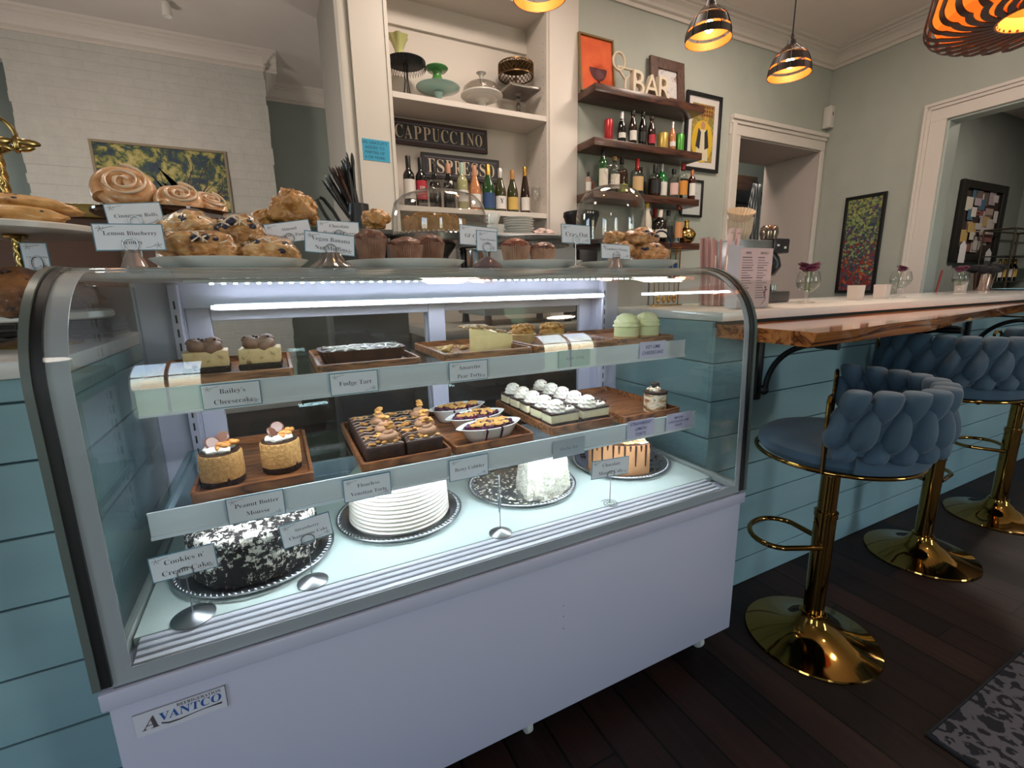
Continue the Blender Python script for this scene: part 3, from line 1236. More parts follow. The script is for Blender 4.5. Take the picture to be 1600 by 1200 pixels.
wooden_tray('wooden tray on the lower shelf under two rows of cream-topped bars', 0.945, 1.165, 0.19, 0.56, ZL, G2, 0.026)
wooden_tray('wooden tray on the lower shelf, empty but for one layered mocha torte', 1.185, 1.41, 0.17, 0.545, ZL, G2, 0.026)

crust_dark = pbr('cookie_crust', rough=0.9, tex=(160, [(0.35, '#1d130f'), (0.6, '#3a2519')]), bump=(220, 1.0))
cheese_tan = pbr('tan_cheesecake', rough=0.6, tex=(60, [(0.3, '#dcbf90'), (0.62, '#cfae7c'), (0.72, '#6b4a30')]), sub=0.1)
choc_swirl = pbr('milk_chocolate_cream', '#8a6552', 0.55, bump=(40, 0.3))
choc_dark = pbr('dark_chocolate', rough=0.35, tex=(40, [(0.3, '#2a1710'), (0.7, '#3e241a')]), bump=(60, 0.3))
cream_white = pbr('whipped_cream', '#f1ebdd', 0.55, sub=0.1)
walnut = pbr('walnut_piece', rough=0.6, tex=(90, [(0.3, '#a06a2f'), (0.7, '#d6a35c')]), bump=(90, 0.6))
peanut = pbr('roasted_peanut', rough=0.45, tex=(50, [(0.3, '#b07034'), (0.7, '#c98b48')]))


def swirl(mb, c, r, h, turns=3.2, ridges=7, steps=60, flat=1.0, core=1.0, fat=0.42, ridged=0):
    """piped rosette: a tapering spiral coil"""
    pts, rs = [], []
    for k in range(steps + 1):
        t = k / steps
        a = turns * 2 * PI * t
        rad = r * (1.04 - fat) * (1 - t) ** 0.9
        pts.append((c[0] + rad * math.cos(a) * flat, c[1] + rad * math.sin(a), c[2] + h * (0.1 + 0.8 * t ** 1.15)))
        rs.append(r * (fat - (fat - 0.08) * t))
    if ridged:
        prof = [(r * math.cos(u) ** 0.75 if u < 1.55 else 0.0, h * (0.02 + 0.98 * math.sin(u) ** 1.15)) for u in [1.5708 * i / 22 for i in range(23)]]
        prof[-1] = (0.0, prof[-1][1])
        mb.lathe([(0, 0)] + prof, 64, c, wob=lambda a, q_, z: q_ * (0.9 + 0.15 * abs(math.sin(ridged / 2 * (a + z / h * 2.2))) ** 0.7 + 0.05 * math.sin(z / h * 19)))
        return
    mb.tube(pts, rs, 9)
    mb.lathe([(r * 0.7 * core, 0), (r * 0.6 * core, h * 0.3), (r * 0.28 * core, h * 0.7), (0, h * 0.75)], 18, c)


def slice_bailey(label, x, y, rz, first=None):
    if first:
        return dup(first, (x, y, 0.9975), label, rz)
    t = thing('cheesecake_slice', label, 'cheesecake', (x, y, 0.9975), rz, 'chocolate-swirl cheesecake slices')
    for name, z0, z1, ins, m in (('crust', 0.0, 0.013, 0.0, crust_dark), ('filling', 0.0131, 0.048, 0.001, cheese_tan)):
        b = MB()
        b.box(-0.044 + ins, 0.044 - ins, -0.03 + ins, 0.045 - ins, z0, z1, 0.003)
        b.rough(0.0022 if name == 'crust' else 0.0012, 130 if name == 'crust' else 60, 3)
        b.build(name, m, t)
    b = MB()
    for k in range(3):
        pts, rs = [], []
        for i in range(26):
            u = i / 25
            a = u * 2.6 * PI + k
            pts.append((-0.030 + 0.058 * u, 0.002 + (k - 1) * 0.016 + 0.009 * math.cos(a * 1.5), 0.055 + 0.010 * math.sin(a) * (1 - abs(2 * u - 1) * 0.4) + 0.006 * (k == 1)))
            rs.append(0.0125 - 0.005 * abs(2 * u - 1) ** 2)
        b.tube(pts, rs, 10)
    b.blob((0, 0.002, 0.054), (0.034, 0.026, 0.018), 0.15, 4, 3, 3)
    b.build('chocolate_swirl', choc_swirl, t, None, 70)
    b = MB()
    for k in range(7):
        b.box(-0.03 + k * 0.008, -0.024 + k * 0.008, -0.012 + (k % 3) * 0.012, -0.008 + (k % 3) * 0.012, 0.071, 0.076, 0.001, 1, Rz(k))
    b.build('chocolate_shavings', choc_dark, t)
    return t


s0 = slice_bailey('cheesecake slice with chocolate swirl nearer the end of the case on the upper shelf', 0.158, 0.40, 0.05)
slice_bailey('cheesecake slice with chocolate swirl by the inner rim of its tray', 0.266, 0.40, -0.06, s0)

# fudge tart
t = thing('fudge_tart', 'flat chocolate fudge tart with white icing drizzle in a scalloped crust', 'tart', (0.495, 0.385, 0.9977), 0.02)
b = MB()


def scallop(w_, d_, amp, n=64):
    pts = []
    for i in range(n):
        a = 2 * PI * i / n
        ca, sa = math.cos(a), math.sin(a)
        e = 0.35
        x = w_ / 2 * math.copysign(abs(ca) ** e, ca)
        y = d_ / 2 * math.copysign(abs(sa) ** e, sa)
        k = 1 + amp * math.cos(a * 22)
        pts.append((x * k, y * k))
    return pts


ring_solid(b, [(scallop(0.185, 0.11, 0.01), 0), (scallop(0.2, 0.125, 0.02), 0.022), (scallop(0.208, 0.132, 0.025), 0.033), (scallop(0.19, 0.115, 0.02), 0.032), (scallop(0.186, 0.111, 0.01), 0.026)])
b.build('crust', pbr('chocolate_pastry', rough=0.6, tex=(50, [(0.3, '#3c251b'), (0.7, '#573626')])), t, None, 50)
b = MB()
b.blob((0, 0, 0.024), (0.092, 0.054, 0.014), 0.12, 6, 2, 4)
b.build('fudge_filling', pbr('marbled_fudge', rough=0.4, tex=(38, [(0.42, '#2a1710'), (0.52, '#4a3024'), (0.56, '#e3d9d0'), (0.62, '#efe8e2'), (0.66, '#3e241a')], (1, 2.2, 1)), bump=(50, 0.6)), t)
b = MB()
r = random.Random(3)
for k in range(7):
    x = -0.075 + k * 0.025
    pts = [(x + r.uniform(-.008, .008) + 0.012 * math.sin(j * 1.3 + k), -0.05 + j * 0.0165, 0.0365 + r.uniform(-0.001, 0.003) - 0.004 * abs(j - 3) / 3 * 1.4) for j in range(7)]
    b.tube(pts, [0.0012 + r.uniform(0, 0.0022) for _ in pts], 6)
b.build('icing_drizzle', pbr('white_icing', '#efe9e4', 0.3), t)

# tall torte slice
t = thing('torte_slice', 'tall pale wedge of almond pear torte standing on a crumb-strewn tray', 'torte', (0.848, 0.385, 0.9975), 0.08)
tri = [(-0.072, -0.03), (0.072, -0.022), (0.066, 0.052), (0.0, 0.058)]
b = MB()
ring_solid(b, [(tri, 0.0), (tri, 0.058)], True, True)
for v in b.bm.verts:
    if v.co.z > 0.05:
        v.co.z = 0.066 - max(0, v.co.x) * 0.36
b.build('cake', pbr('pear_custard', rough=0.55, tex=(30, [(0.3, '#efd9a6'), (0.7, '#e6c990')]), sub=0.1), t, None, 20)
b = MB()
r = random.Random(8)
for k in range(30):
    x = r.uniform(-0.07, 0.068)
    b.blob((x, r.uniform(-0.024, 0.05), 0.067 - max(0, x) * 0.36), (0.011, 0.010, 0.0045), 0.3, 4, k, 2)
b.build('almond_topping', pbr('baked_almond', rough=0.6, tex=(60, [(0.3, '#9a7750'), (0.7, '#c9a679')]), bump=(60, 0.6)), t)
b = MB()
for k in range(70):
    big = k < 12
    x, y = (r.uniform(0.70, 0.79), r.uniform(0.40, 0.51)) if big else (r.uniform(0.69, 0.80), r.uniform(0.29, 0.52))
    s = r.uniform(0.005, 0.011) if big else r.uniform(0.001, 0.0028)
    b.blob((x, y, 0.9985 + s * 0.5), (s * 1.5, s, s * 0.7), 0.35, 4, k, 2)
tag(b.build('cake_crumbs', pbr('pale_crumb', rough=0.8, tex=(60, [(0.3, '#c79a52'), (0.7, '#e5cf9f')]))), 'scattered pale cake crumbs left on the tray beside the torte slice', 'crumbs', kind='stuff')

# apple crisps
crumble = pbr('golden_crumble', rough=0.7, tex=(70, [(0.3, '#8f5d27'), (0.6, '#c08d49'), (0.8, '#d9b176')]), bump=(70, 1.0))
for lab, x, y, s in (('golden crumble-topped apple crisp next to the tall torte slice', 1.012, 0.475, 1.0), ('golden crumble-topped apple crisp near the middle of the upper shelf', 1.11, 0.455, 0.95)):
    t = thing('apple_crisp', lab, 'apple crisp', (x, y, 0.9975), 0, 'crumbly apple crisps')
    b = MB()
    b.lathe([(0, 0), (0.036 * s, 0), (0.044 * s, 0.028), (0.041 * s, 0.03), (0, 0.028)], 28)
    b.build('pastry_shell', pbr('pale_pastry', '#c9a878', 0.6), t)
    b = MB()
    r = random.Random(int(x * 100))
    b.blob((0, 0, 0.03), (0.042 * s, 0.042 * s, 0.026), 0.15, 4, x * 10, 3)
    for k in range(60):
        a, q_ = r.uniform(0, 2 * PI), math.sqrt(r.random()) * 0.04 * s
        b.blob((q_ * math.cos(a), q_ * math.sin(a), 0.032 + 0.024 * math.sqrt(max(0, 1 - (q_ / 0.044) ** 2))), (r.uniform(.004, .009),) * 3, 0.3, 3, k, 1)
    b.build('crumble_topping', crumble, t)

# key lime cheesecakes
lime_cream = pbr('lime_cream', rough=0.5, tex=(20, [(0.3, '#ecebb4'), (0.7, '#f2eec6')]), sub=0.1)
lime_base = pbr('lime_custard', rough=0.5, tex=(20, [(0.3, '#d9dca0'), (0.7, '#e6dcae')]), sub=0.1)


def lime(label, x, y, first=None):
    if first:
        return dup(first, (x, y, 0.9975), label, 1.0)
    t = thing('lime_cheesecake', label, 'cheesecake', (x, y, 0.9975), 0, 'green lime cheesecakes')
    b = MB()
    b.lathe([(0, 0), (0.038, 0), (0.040, 0.003), (0.040, 0.014), (0, 0.014)], 32)
    b.build('biscuit_base', pbr('biscuit_base', rough=0.8, tex=(90, [(0.3, '#b98f56'), (0.7, '#d2ad73')])), t)
    b = MB()
    b.lathe([(0, 0.0141), (0.0395, 0.0141), (0.0395, 0.042), (0.036, 0.045), (0, 0.045)], 32)
    b.build('custard', lime_base, t)
    b = MB()
    swirl(b, (0, 0, 0.043), 0.041, 0.044, ridged=9)
    b.build('cream_swirl', lime_cream, t, None, 75)
    return t


l0 = lime('lime cheesecake with piped swirl standing nearer the middle of the shelf', 1.320, 0.335)
lime('lime cheesecake with piped swirl by the far end of the upper shelf', 1.398, 0.328, l0)

# ---- lower shelf
pb_side = pbr('peanut_crumb_coating', rough=0.85, tex=(130, [(0.3, '#a97a45'), (0.6, '#c1945a'), (0.8, '#d3ab74')]), bump=(180, 1.0))


def pb_mousse(label, x, y, first=None):
    if first:
        return dup(first, (x, y, 0.7775), label, 0.5)
    t = thing('peanut_mousse_cake', label, 'mousse cake', (x, y, 0.7775), 0, 'peanut mousse cakes')
    b = MB()
    b.lathe([(0, 0), (0.0385, 0), (0.0405, 0.003), (0.0405, 0.02), (0, 0.02)], 40, wob=lambda a, r, z: r * (1 + 0.02 * math.sin(a * 9) * math.cos(a * 5)))
    b.build('cookie_crust', crust_dark, t)
    b = MB()
    b.lathe([(0, 0.014), (0.0412, 0.0145), (0.0415, 0.024), (0.0408, 0.066), (0.039, 0.069), (0, 0.069)], 40, wob=lambda a, r, z: r * (1 + 0.01 * math.sin(a * 7 + z * 90)))
    b.build('mousse', pb_side, t)
    b = MB()
    b.lathe([(0, 0.0692), (0.037, 0.0692), (0.0372, 0.071), (0, 0.0715)], 32)
    b.build('chocolate_glaze', choc_dark, t)
    b = MB()
    for k in range(5):
        a = 0.6 + k * 1.15
        b.blob((0.018 * math.cos(a), 0.018 * math.sin(a), 0.076), (0.014, 0.012, 0.008), 0.2, 3, k, 2)
    b.build('cream_dollop', cream_white, t)
    b = MB()
    r = random.Random(4)
    for k in range(13):
        a = r.uniform(-2.2, 0.4)
        q_ = r.uniform(0.004, 0.026)
        b.blob((q_ * math.cos(a) + 0.008, q_ * math.sin(a), 0.078 + r.uniform(0, 0.010)), (0.009, 0.006, 0.0055), 0.1, 2, k, 2, M=Rz(r.uniform(0, 3)))
    b.build('peanuts', peanut, t)
    b = MB()
    for (x_, y_, z_, rx_) in ((-0.012, 0.004, 0.088, 0.5), (0.006, 0.016, 0.094, -0.4)):
        b.lathe([(0, -0.003), (0.012, -0.003), (0.0145, 0), (0.012, 0.003), (0, 0.003)], 20, (x_, y_, z_), M=Rx(0.9) @ Ry(rx_))
    b.build('chocolate_disc', pbr('chocolate_button', '#6a4638', 0.35), t)
    return t


p0 = pb_mousse('peanut mousse cake near the end of the case, chocolate disc and nuts on top', 0.172, 0.262)
pb_mousse('peanut mousse cake on the inner side of its tray, nuts and cream on top', 0.285, 0.285, p0)

torte_top = pbr('cocoa_torte', rough=0.55, tex=(50, [(0.3, '#301b13'), (0.7, '#46291c')]), bump=(60, 0.5))
mousse_tan = pbr('mocha_mousse', '#a57c5e', 0.6, bump=(90, 0.25), sub=0.05)
for lab, x0, x1, dol in (('chocolate torte block with walnuts nearer the peanut mousse tray', 0.457, 0.546, [(0.518, 0.225), (0.522, 0.30), (0.527, 0.38)]),
                         ('chocolate torte block with walnuts nearer the cobbler dishes', 0.550, 0.640, [(0.612, 0.225), (0.622, 0.295), (0.636, 0.395)])):
    cx = (x0 + x1) / 2
    t = thing('walnut_torte', lab, 'torte', (cx, 0.33, 0.7775), 0, 'walnut chocolate torte blocks')
    w_ = (x1 - x0) / 2
    b = MB()
    b.box(-w_, w_, -0.138, 0.16, 0.0006, 0.0455, 0.005)
    b.rough(0.0016, 50, 4)
    b.build('torte', torte_top, t)
    b = MB()
    r = random.Random(int(cx * 100))
    for k in range(11):
        y = -0.13 + k * 0.027
        b.tube([(-w_ + 0.003 + j * (2 * w_ - 0.006) / 6, y + (0.006 if j % 2 else -0.006) + r.uniform(-.002, .002), 0.0466) for j in range(7)], 0.0008, 5)
    b.build('icing_stripes', pbr('pale_icing', '#c9bcb0', 0.35), t)
    b = MB()
    for k in range(42):
        b.blob((-w_ + 0.012 + r.random() * 0.04 + (0.03 if k % 3 == 0 else 0), -0.12 + (k % 5) * 0.06 + r.uniform(-.012, .012), 0.049), (0.0065, 0.005, 0.004), 0.4, 3, k, 1)
    b.build('chopped_walnuts', walnut, t)
    for (dx, dy) in dol:
        b = MB()
        c = (dx - cx, dy - 0.33, 0.046)
        swirl(b, c, 0.029, 0.036, 2.6, steps=44)
        d = b.build('mousse_dollop', mousse_tan, t, None, 75)
        b = MB()
        for k in range(4):
            b.blob((c[0] + r.uniform(-.006, .006), c[1] + 0.004 + r.uniform(-.006, .008), c[2] + 0.031 + k * 0.0032), (0.009, 0.006, 0.0045), 0.4, 4, k + dx * 50, 2)
        b.build('walnut', walnut, d)

berry = pbr('berry_filling', rough=0.25, tex=(80, [(0.3, '#2a1226'), (0.55, '#4a1a34'), (0.75, '#7c2443')]))
cob_crumb = pbr('cobbler_crumble', rough=0.7, tex=(60, [(0.3, '#b5813f'), (0.7, '#d6a65e')]), bump=(60, 0.7))


def oval(a, b_, ear=0.0, n=48):
    pts = []
    for i in range(n):
        t_ = 2 * PI * i / n
        c, s = math.cos(t_), math.sin(t_)
        k = 1 + ear * max(0, abs(c) ** 14)
        pts.append((a * c * k, b_ * s))
    return pts


def cobbler(label, x, y, rz, seed, z=0.7775):
    t = thing('cobbler_dish', label, 'cobbler', (x, y, z), rz, 'berry cobblers in white oval dishes')
    b = MB()
    ring_solid(b, [(oval(0.058, 0.03), 0), (oval(0.063, 0.034), 0.004), (oval(0.083, 0.048), 0.036), (oval(0.087, 0.051, 0.12), 0.041), (oval(0.084, 0.048, 0.12), 0.042), (oval(0.079, 0.045), 0.037), (oval(0.06, 0.032), 0.008)])
    b.build('dish', porcelain, t, None, 45)
    b = MB()
    b.blob((0, 0, 0.033), (0.077, 0.043, 0.010), 0.12, 7, seed, 4)
    r = random.Random(seed)
    for k in range(40):
        a, q_ = r.uniform(0, 2 * PI), math.sqrt(r.random())
        b.blob((0.07 * q_ * math.cos(a), 0.038 * q_ * math.sin(a), 0.040 + 0.004 * (1 - q_)), (0.0062,) * 3, 0.15, 2, k, 2)
    for k in range(2):
        x_ = 0.01 + k * -0.045
        b.tube([(x_, -0.049, 0.043), (x_ + 0.001, -0.0515, 0.038), (x_ + 0.001, -0.044, 0.02), (x_ + 0.002, -0.036, 0.004)], [0.003, 0.003, 0.0024, 0.002], 6)
    b.build('berry_filling', berry, t)
    b = MB()
    for k in range(30):
        a, q_ = r.uniform(0, 2 * PI), math.sqrt(r.random()) * 0.85
        b.blob((0.066 * q_ * math.cos(a) + 0.005, 0.034 * q_ * math.sin(a), 0.0445), (r.uniform(.007, .014), r.uniform(.006, .010), 0.0045), 0.35, 4, k, 2)
    b.build('crumble', cob_crumb, t)
    return t


cobbler('berry cobbler in a white oval dish, frontmost of three, juice dripping down its side', 0.785, 0.245, 0.10, 1)
cobbler('berry cobbler in a white oval dish, middle one of three', 0.79, 0.352, 0.16, 2)
cobbler('berry cobbler in a white oval dish, rearmost of three', 0.775, 0.465, 0.12, 3)

bar_filling = pbr('vanilla_cheesecake', rough=0.6, tex=(40, [(0.3, '#ece2c0'), (0.7, '#e1d3a8')]), sub=0.1)


def cream_bar(label, x, y, first=None, k=0):
    if first:
        return dup(first, (x, y, 0.7775), label, [0.0, 0.05, -0.04, 0.03][k % 4])
    t = thing('cream_bar', label, 'dessert bar', (x, y, 0.7775), 0, 'cream-topped cookie bars')
    for name, z0, z1, i_, m in (('crust', 0, 0.022, 0, crust_dark), ('filling', 0.0222, 0.045, 0.0012, bar_filling), ('cookie_layer', 0.0452, 0.052, 0.0, choc_dark)):
        b = MB()
        b.box(-0.048 + i_, 0.048 - i_, -0.0275 + i_, 0.0275 - i_, z0, z1, 0.003)
        b.rough(0.0012 if name == 'filling' else 0.0022, 60 if name == 'filling' else 140, 3)
        b.build(name, m, t)
    b = MB()
    swirl(b, (-0.014, -0.001, 0.0505), 0.026, 0.034, ridged=8)
    b.blob((0.02, 0.0, 0.054), (0.026, 0.022, 0.009), 0.25, 4, 1, 3)
    b.build('cream_dollop', cream_white, t)
    b = MB()
    r = random.Random(2)
    for j in range(30):
        x_ = r.uniform(-0.012, 0.045)
        b.blob((x_, r.uniform(-.02, .02), 0.0625 if x_ > 0.008 else 0.074), (0.0036, 0.0028, 0.0026), 0.2, 2, j, 1)
    b.build('chocolate_chips', choc_dark, t)
    return t


order = ['frontmost', 'second from the front', 'third from the front', 'fourth from the front', 'rearmost']
cb0 = None
for col, (x, nm) in enumerate(((1.0, 'row next to the cobblers'), (1.107, 'row next to the empty tray space'))):
    for k in range(5):
        lab = 'cream-topped cookie bar, %s in the %s' % (order[k], nm)
        if cb0 is None:
            cb0 = cream_bar(lab, x, 0.232 + 0.067 * k)
        else:
            cream_bar(lab, x, 0.232 + 0.067 * k, cb0, k)

# mocha torte
t = thing('mocha_torte', 'small round mocha torte with cream layers and cookie crumbs on top', 'torte', (1.358, 0.232, 0.7775), 0.3)
b = MB()
b.lathe([(0, 0), (0.034, 0), (0.035, 0.003), (0.035, 0.058), (0, 0.058)], 36)
b.build('cream_layers', pbr('layered_cream', rough=0.55, tex=(28, [(0.36, '#7a4f30'), (0.44, '#c49a6a'), (0.52, '#efe4cc'), (0.62, '#efe4cc'), (0.7, '#4a2c1c')], (1, 1, 2.5))), t)
b = MB()
b.lathe([(0, 0.0582), (0.0362, 0.0582), (0.037, 0.062), (0.035, 0.066), (0, 0.066)], 36, wob=lambda a, r_, z: r_ * (1 + 0.03 * math.sin(a * 13)))
b.build('cookie_top', crust_dark, t)
b = MB()
for k in range(3):
    swirl(b, (0.012 * math.cos(k * 2.1) - 0.004, 0.012 * math.sin(k * 2.1), 0.066), 0.016, 0.018, 2.2, steps=26)
b.build('cream_dollop', pbr('streaked_cream', rough=0.5, tex=(60, [(0.4, '#8a6444'), (0.55, '#ece0c8')])), t, None, 70)
b = MB()
r = random.Random(9)
for k in range(7):
    b.box(-0.008 + r.uniform(-.012, .012), 0.002 + r.uniform(-.01, .012), -0.004, 0.006, 0.082 + r.uniform(-.006, .006), 0.092, 0.001, 1, Rz(r.uniform(0, 3)) @ Rx(r.uniform(-1, 1)))
b.build('cookie_pieces', crust_dark, t)

# ---- silver platters and cakes on the deck
silver = pbr('silver_plate', '#c3c7cc', 0.3, 1.0)


def platter(label, x, y, first=None):
    if first:
        return dup(first, (x, y, 0.5752), label)
    t = thing('silver_platter', label, 'platter', (x, y, 0.5752), 0, 'round silver platters on the case floor')
    b = MB()
    b.lathe([(0, 0.0), (0.12, 0.0), (0.14, 0.004), (0.153, 0.010), (0.154, 0.0125), (0.142, 0.0065), (0.134, 0.0028), (0, 0.0028)], 72)
    b.build('plate', silver, t, None, 30)
    b = MB()
    n = 84
    for k in range(n):
        a = 2 * PI * k / n
        M = Rz(a) @ T(0.1575, 0, 0.0115) @ Rz(0.6) @ Ry(0.25)
        b.blob((0, 0, 0), (0.0085, 0.0035, 0.0035), 0, 1, 0, 1, M=M)
    b.tube([(0.1635 * math.cos(2 * PI * k / 72), 0.1635 * math.sin(2 * PI * k / 72), 0.0125) for k in range(72)], 0.0022, 6, True)
    b.build('beaded_rim', silver, t, None, 60)
    return t


pl0 = platter('silver platter under the black and white cookie crumb cake', 0.212, 0.29)
platter('silver platter under the plain white ridged cake', 0.553, 0.335, pl0)
platter('silver platter under the white coconut cake, dusted with flakes', 0.928, 0.335, pl0)
platter('silver platter under the caramel mousse cake slice, smeared with chocolate crumbs', 1.312, 0.335, pl0)

t = thing('cookies_and_cream_cake', 'large round cake coated in black cookie crumbs and white cream', 'cake', (0.212, 0.292, 0.5782), 0)


def cookie_material():
    m, nt, out = new_mat('cookie_crumb_coating')
    v = coords(nt)
    f = noise_tex(nt, v, 75, 8, 0.75, 0.4)
    f2 = noise_tex(nt, v, 16, 2)
    ad = nd(nt, 'ShaderNodeMath', operation='MULTIPLY_ADD')
    ad.inputs[1].default_value = 0.35
    nt.links.new(f2, ad.inputs[0])
    nt.links.new(f, ad.inputs[2])
    sp = nd(nt, 'ShaderNodeSeparateXYZ')
    tc = nd(nt, 'ShaderNodeTexCoord')
    nt.links.new(tc.outputs['Object'], sp.inputs[0])
    a2 = nd(nt, 'ShaderNodeMath', operation='MULTIPLY_ADD')
    a2.inputs[1].default_value = 0.5
    nt.links.new(sp.outputs[2], a2.inputs[0])
    nt.links.new(ad.outputs[0], a2.inputs[2])
    c = ramp(nt, a2.outputs[0], [(0.71, '#130e0c'), (0.745, '#2a211b'), (0.765, '#e9e4d6'), (1.0, '#f2eee2')])
    b = nd(nt, 'ShaderNodeBsdfPrincipled')
    b.inputs['Roughness'].default_value = 0.8
    nt.links.new(c, b.inputs['Base Color'])
    bp = nd(nt, 'ShaderNodeBump')
    bp.inputs['Strength'].default_value = 1.0
    bp.inputs['Distance'].default_value = 0.006
    nt.links.new(f, bp.inputs['Height'])
    nt.links.new(bp.outputs['Normal'], b.inputs['Normal'])
    nt.links.new(b.outputs['BSDF'], out.inputs['Surface'])
    return m


b = MB()
zs = [0.0] + [0.004 + 0.103 * i / 14 for i in range(15)]
prof = [(0, 0.0)] + [(0.131 if 0.005 < z < 0.1 else 0.128, z) for z in zs] + [(0.12, 0.112), (0.09, 0.113), (0.06, 0.113), (0.03, 0.113), (0, 0.113)]
b.lathe(prof, 90)
for v in b.bm.verts:
    n_ = noise.noise(v.co * 70) * 0.0035 + noise.noise(v.co * 25) * 0.003
    d = Vector((v.co.x, v.co.y, 0))
    if v.co.z > 0.001 and d.length > 0.001:
        v.co += (d.normalized() if v.co.z < 0.108 else Vector((0, 0, 1))) * n_
b.build('cake_body', cookie_material(), t, None, 0)
b = MB()
r = random.Random(6)
for k in range(46):
    a = r.uniform(0, 2 * PI)
    q_ = r.uniform(0.120, 0.133)
    b.blob((q_ * math.cos(a), q_ * math.sin(a), r.uniform(0.005, 0.008)), (0.006, 0.005, 0.004), 0.4, 4, k, 1)
b.build('loose_crumbs', crust_dark, t)

t = thing('white_layer_cake', 'tall round white cake with horizontal ridges combed into its icing', 'cake', (0.553, 0.337, 0.5782), 0)
b = MB()
prof = [(0, 0), (0.127, 0)]
nr = 11
for k in range(nr):
    z0 = 0.003 + k * 0.117 / nr
    hh = 0.117 / nr
    for u in range(6):
        f = u / 5
        prof.append((0.1265 + 0.0055 * math.sin(PI * f) ** 0.7 - 0.006 * (k / nr), z0 + hh * f * 0.97))
prof += [(0.119, 0.123), (0.11, 0.127), (0.085, 0.126), (0.075, 0.128), (0.05, 0.1265), (0.04, 0.128), (0.015, 0.127), (0, 0.1275)]
b.lathe(prof, 96, wob=lambda a, r_, z: r_ * (1 + 0.004 * math.sin(a * 3 + z * 40)))
b.build('iced_cake', pbr('white_buttercream', '#efe7dd', 0.5, bump=(30, 0.12), sub=0.1), t, None, 60)

t = thing('coconut_cake', 'remaining chunk of white coconut cake, shaggy with flakes', 'cake', (0.962, 0.303, 0.5783), 0)
wedge = [(-0.075, -0.075), (-0.03, -0.103), (0.03, -0.10), (0.078, -0.07), (0.072, 0.03), (0.0, 0.065), (-0.06, 0.02)]
b = MB()
ring_solid(b, [(wedge, 0), (wedge, 0.117)])
bmesh.ops.subdivide_edges(b.bm, edges=b.bm.edges[:], cuts=7, use_grid_fill=True)
bmesh.ops.triangulate(b.bm, faces=b.bm.faces[:])
for v in b.bm.verts:
    k_ = 1 - 0.16 * (v.co.z / 0.117)
    n_ = noise.noise(v.co * 40) * 0.05 + noise.noise(v.co * 120) * 0.03
    v.co.x *= k_ * (1 + n_)
    v.co.y *= k_ * (1 + n_)
    if v.co.z > 0.11:
        v.co.z += 0.004 * noise.noise(v.co * 60)
coconut = pbr('coconut_icing', rough=0.85, tex=(90, [(0.3, '#ece8d6'), (0.7, '#f6f3e6')]), bump=(150, 1.0), sub=0.05)
b.build('cake_body', coconut, t, None, 0)
b = MB()
r = random.Random(12)
for k in range(420):
    i = r.randrange(len(wedge))
    p, q2 = Vector(wedge[i]), Vector(wedge[(i + 1) % len(wedge)])
    u = r.random()
    pt = p.lerp(q2, u)
    z = r.uniform(0.002, 0.118)
    if r.random() < 0.25:
        pt *= r.random()
        z = 0.119
    k_ = 1 - 0.16 * (z / 0.117)
    b.prism([(-0.006, -0.001), (0.006, -0.001), (0.006, 0.001), (-0.006, 0.001)], -0.0003, 0.0003, T(pt.x * k_ * 1.01, pt.y * k_ * 1.01, z) @ Matrix.Rotation(r.uniform(0, 6), 4, Vector((r.uniform(-1, 1), r.uniform(-1, 1), r.uniform(-1, 1))).normalized()))
fl = b.build('flakes', coconut, t, None, 0)
fl['kind'] = 'stuff'
b = MB()
for k in range(420):
    a, q_ = r.uniform(0, 2 * PI), 0.15 * math.sqrt(r.random())
    x, y = 0.928 + q_ * math.cos(a), 0.335 + q_ * math.sin(a)
    s = r.uniform(0.0012, 0.0042)
    dz = 0.0 if q_ < 0.132 else 0.011 * (q_ - 0.132) / 0.02
    b.blob((x, y, 0.5784 + dz + s * 0.3), (s * 1.4, s, s * 0.5), 0.4, 4, k, 1)
tag(b.build('coconut_flakes', coconut, None, None, 0), 'loose coconut flakes scattered over the silver platter', 'coconut flakes', kind='stuff')

t = thing('mousse_cake_slice', 'caramel-coloured mousse cake slice with chocolate drips and cream rosettes', 'cake', (1.243, 0.335, 0.5783), 0)
arc = [(0.075, 0.02)] + [(0.075 + 0.142 * math.cos(a), 0.02 + 0.142 * math.sin(a)) for a in [math.radians(188 + 86 * i / 12) for i in range(13)]]
b = MB()
ring_solid(b, [(arc, 0.0), (arc, 0.098)])
b.build('mousse', pbr('caramel_mousse', rough=0.5, tex=(30, [(0.3, '#c08a5e'), (0.7, '#cb9a6e')]), sub=0.05), t, None, 35)
b = MB()
r = random.Random(14)
for i in range(1, 14):
    x, y = arc[i]
    d = (Vector((x, y)) - Vector((0.075, 0.02))).normalized() * 0.0015
    L = r.uniform(0.012, 0.03) if i % 2 else r.uniform(0.04, 0.08)
    b.tube([(x + d.x * 0, y + d.y * 0, 0.0985), (x + d.x, y + d.y, 0.094), (x + d.x, y + d.y, 0.098 - L)], [0.0034, 0.0036, 0.0018], 8)
sm = [(p[0] * 0.98 + 0.0015, p[1] * 0.98 + 0.0004) for p in arc]
ring_solid(b, [(sm, 0.0982), (sm, 0.1005)])
b.build('chocolate_drip', choc_dark, t, None, 40)
b = MB()
for a in (200, 222, 244, 264):
    swirl(b, (0.075 + 0.105 * math.cos(math.radians(a)), 0.02 + 0.105 * math.sin(math.radians(a)), 0.1), 0.026, 0.028, ridged=7)
b.build('cream_rosettes', pbr('caramel_cream', '#dba877', 0.5, sub=0.05), t, None, 70)
b = MB()
b.box(0.05, 0.082, -0.118, 0.015, 0.1003, 0.104, 0.001, 1)
for v in b.bm.verts:
    v.co.z += 0.004 * noise.noise(v.co * 60)
b.build('paper_strip', pbr('crumpled_white_film', '#dcd8d2', 0.35), t)
b = MB()
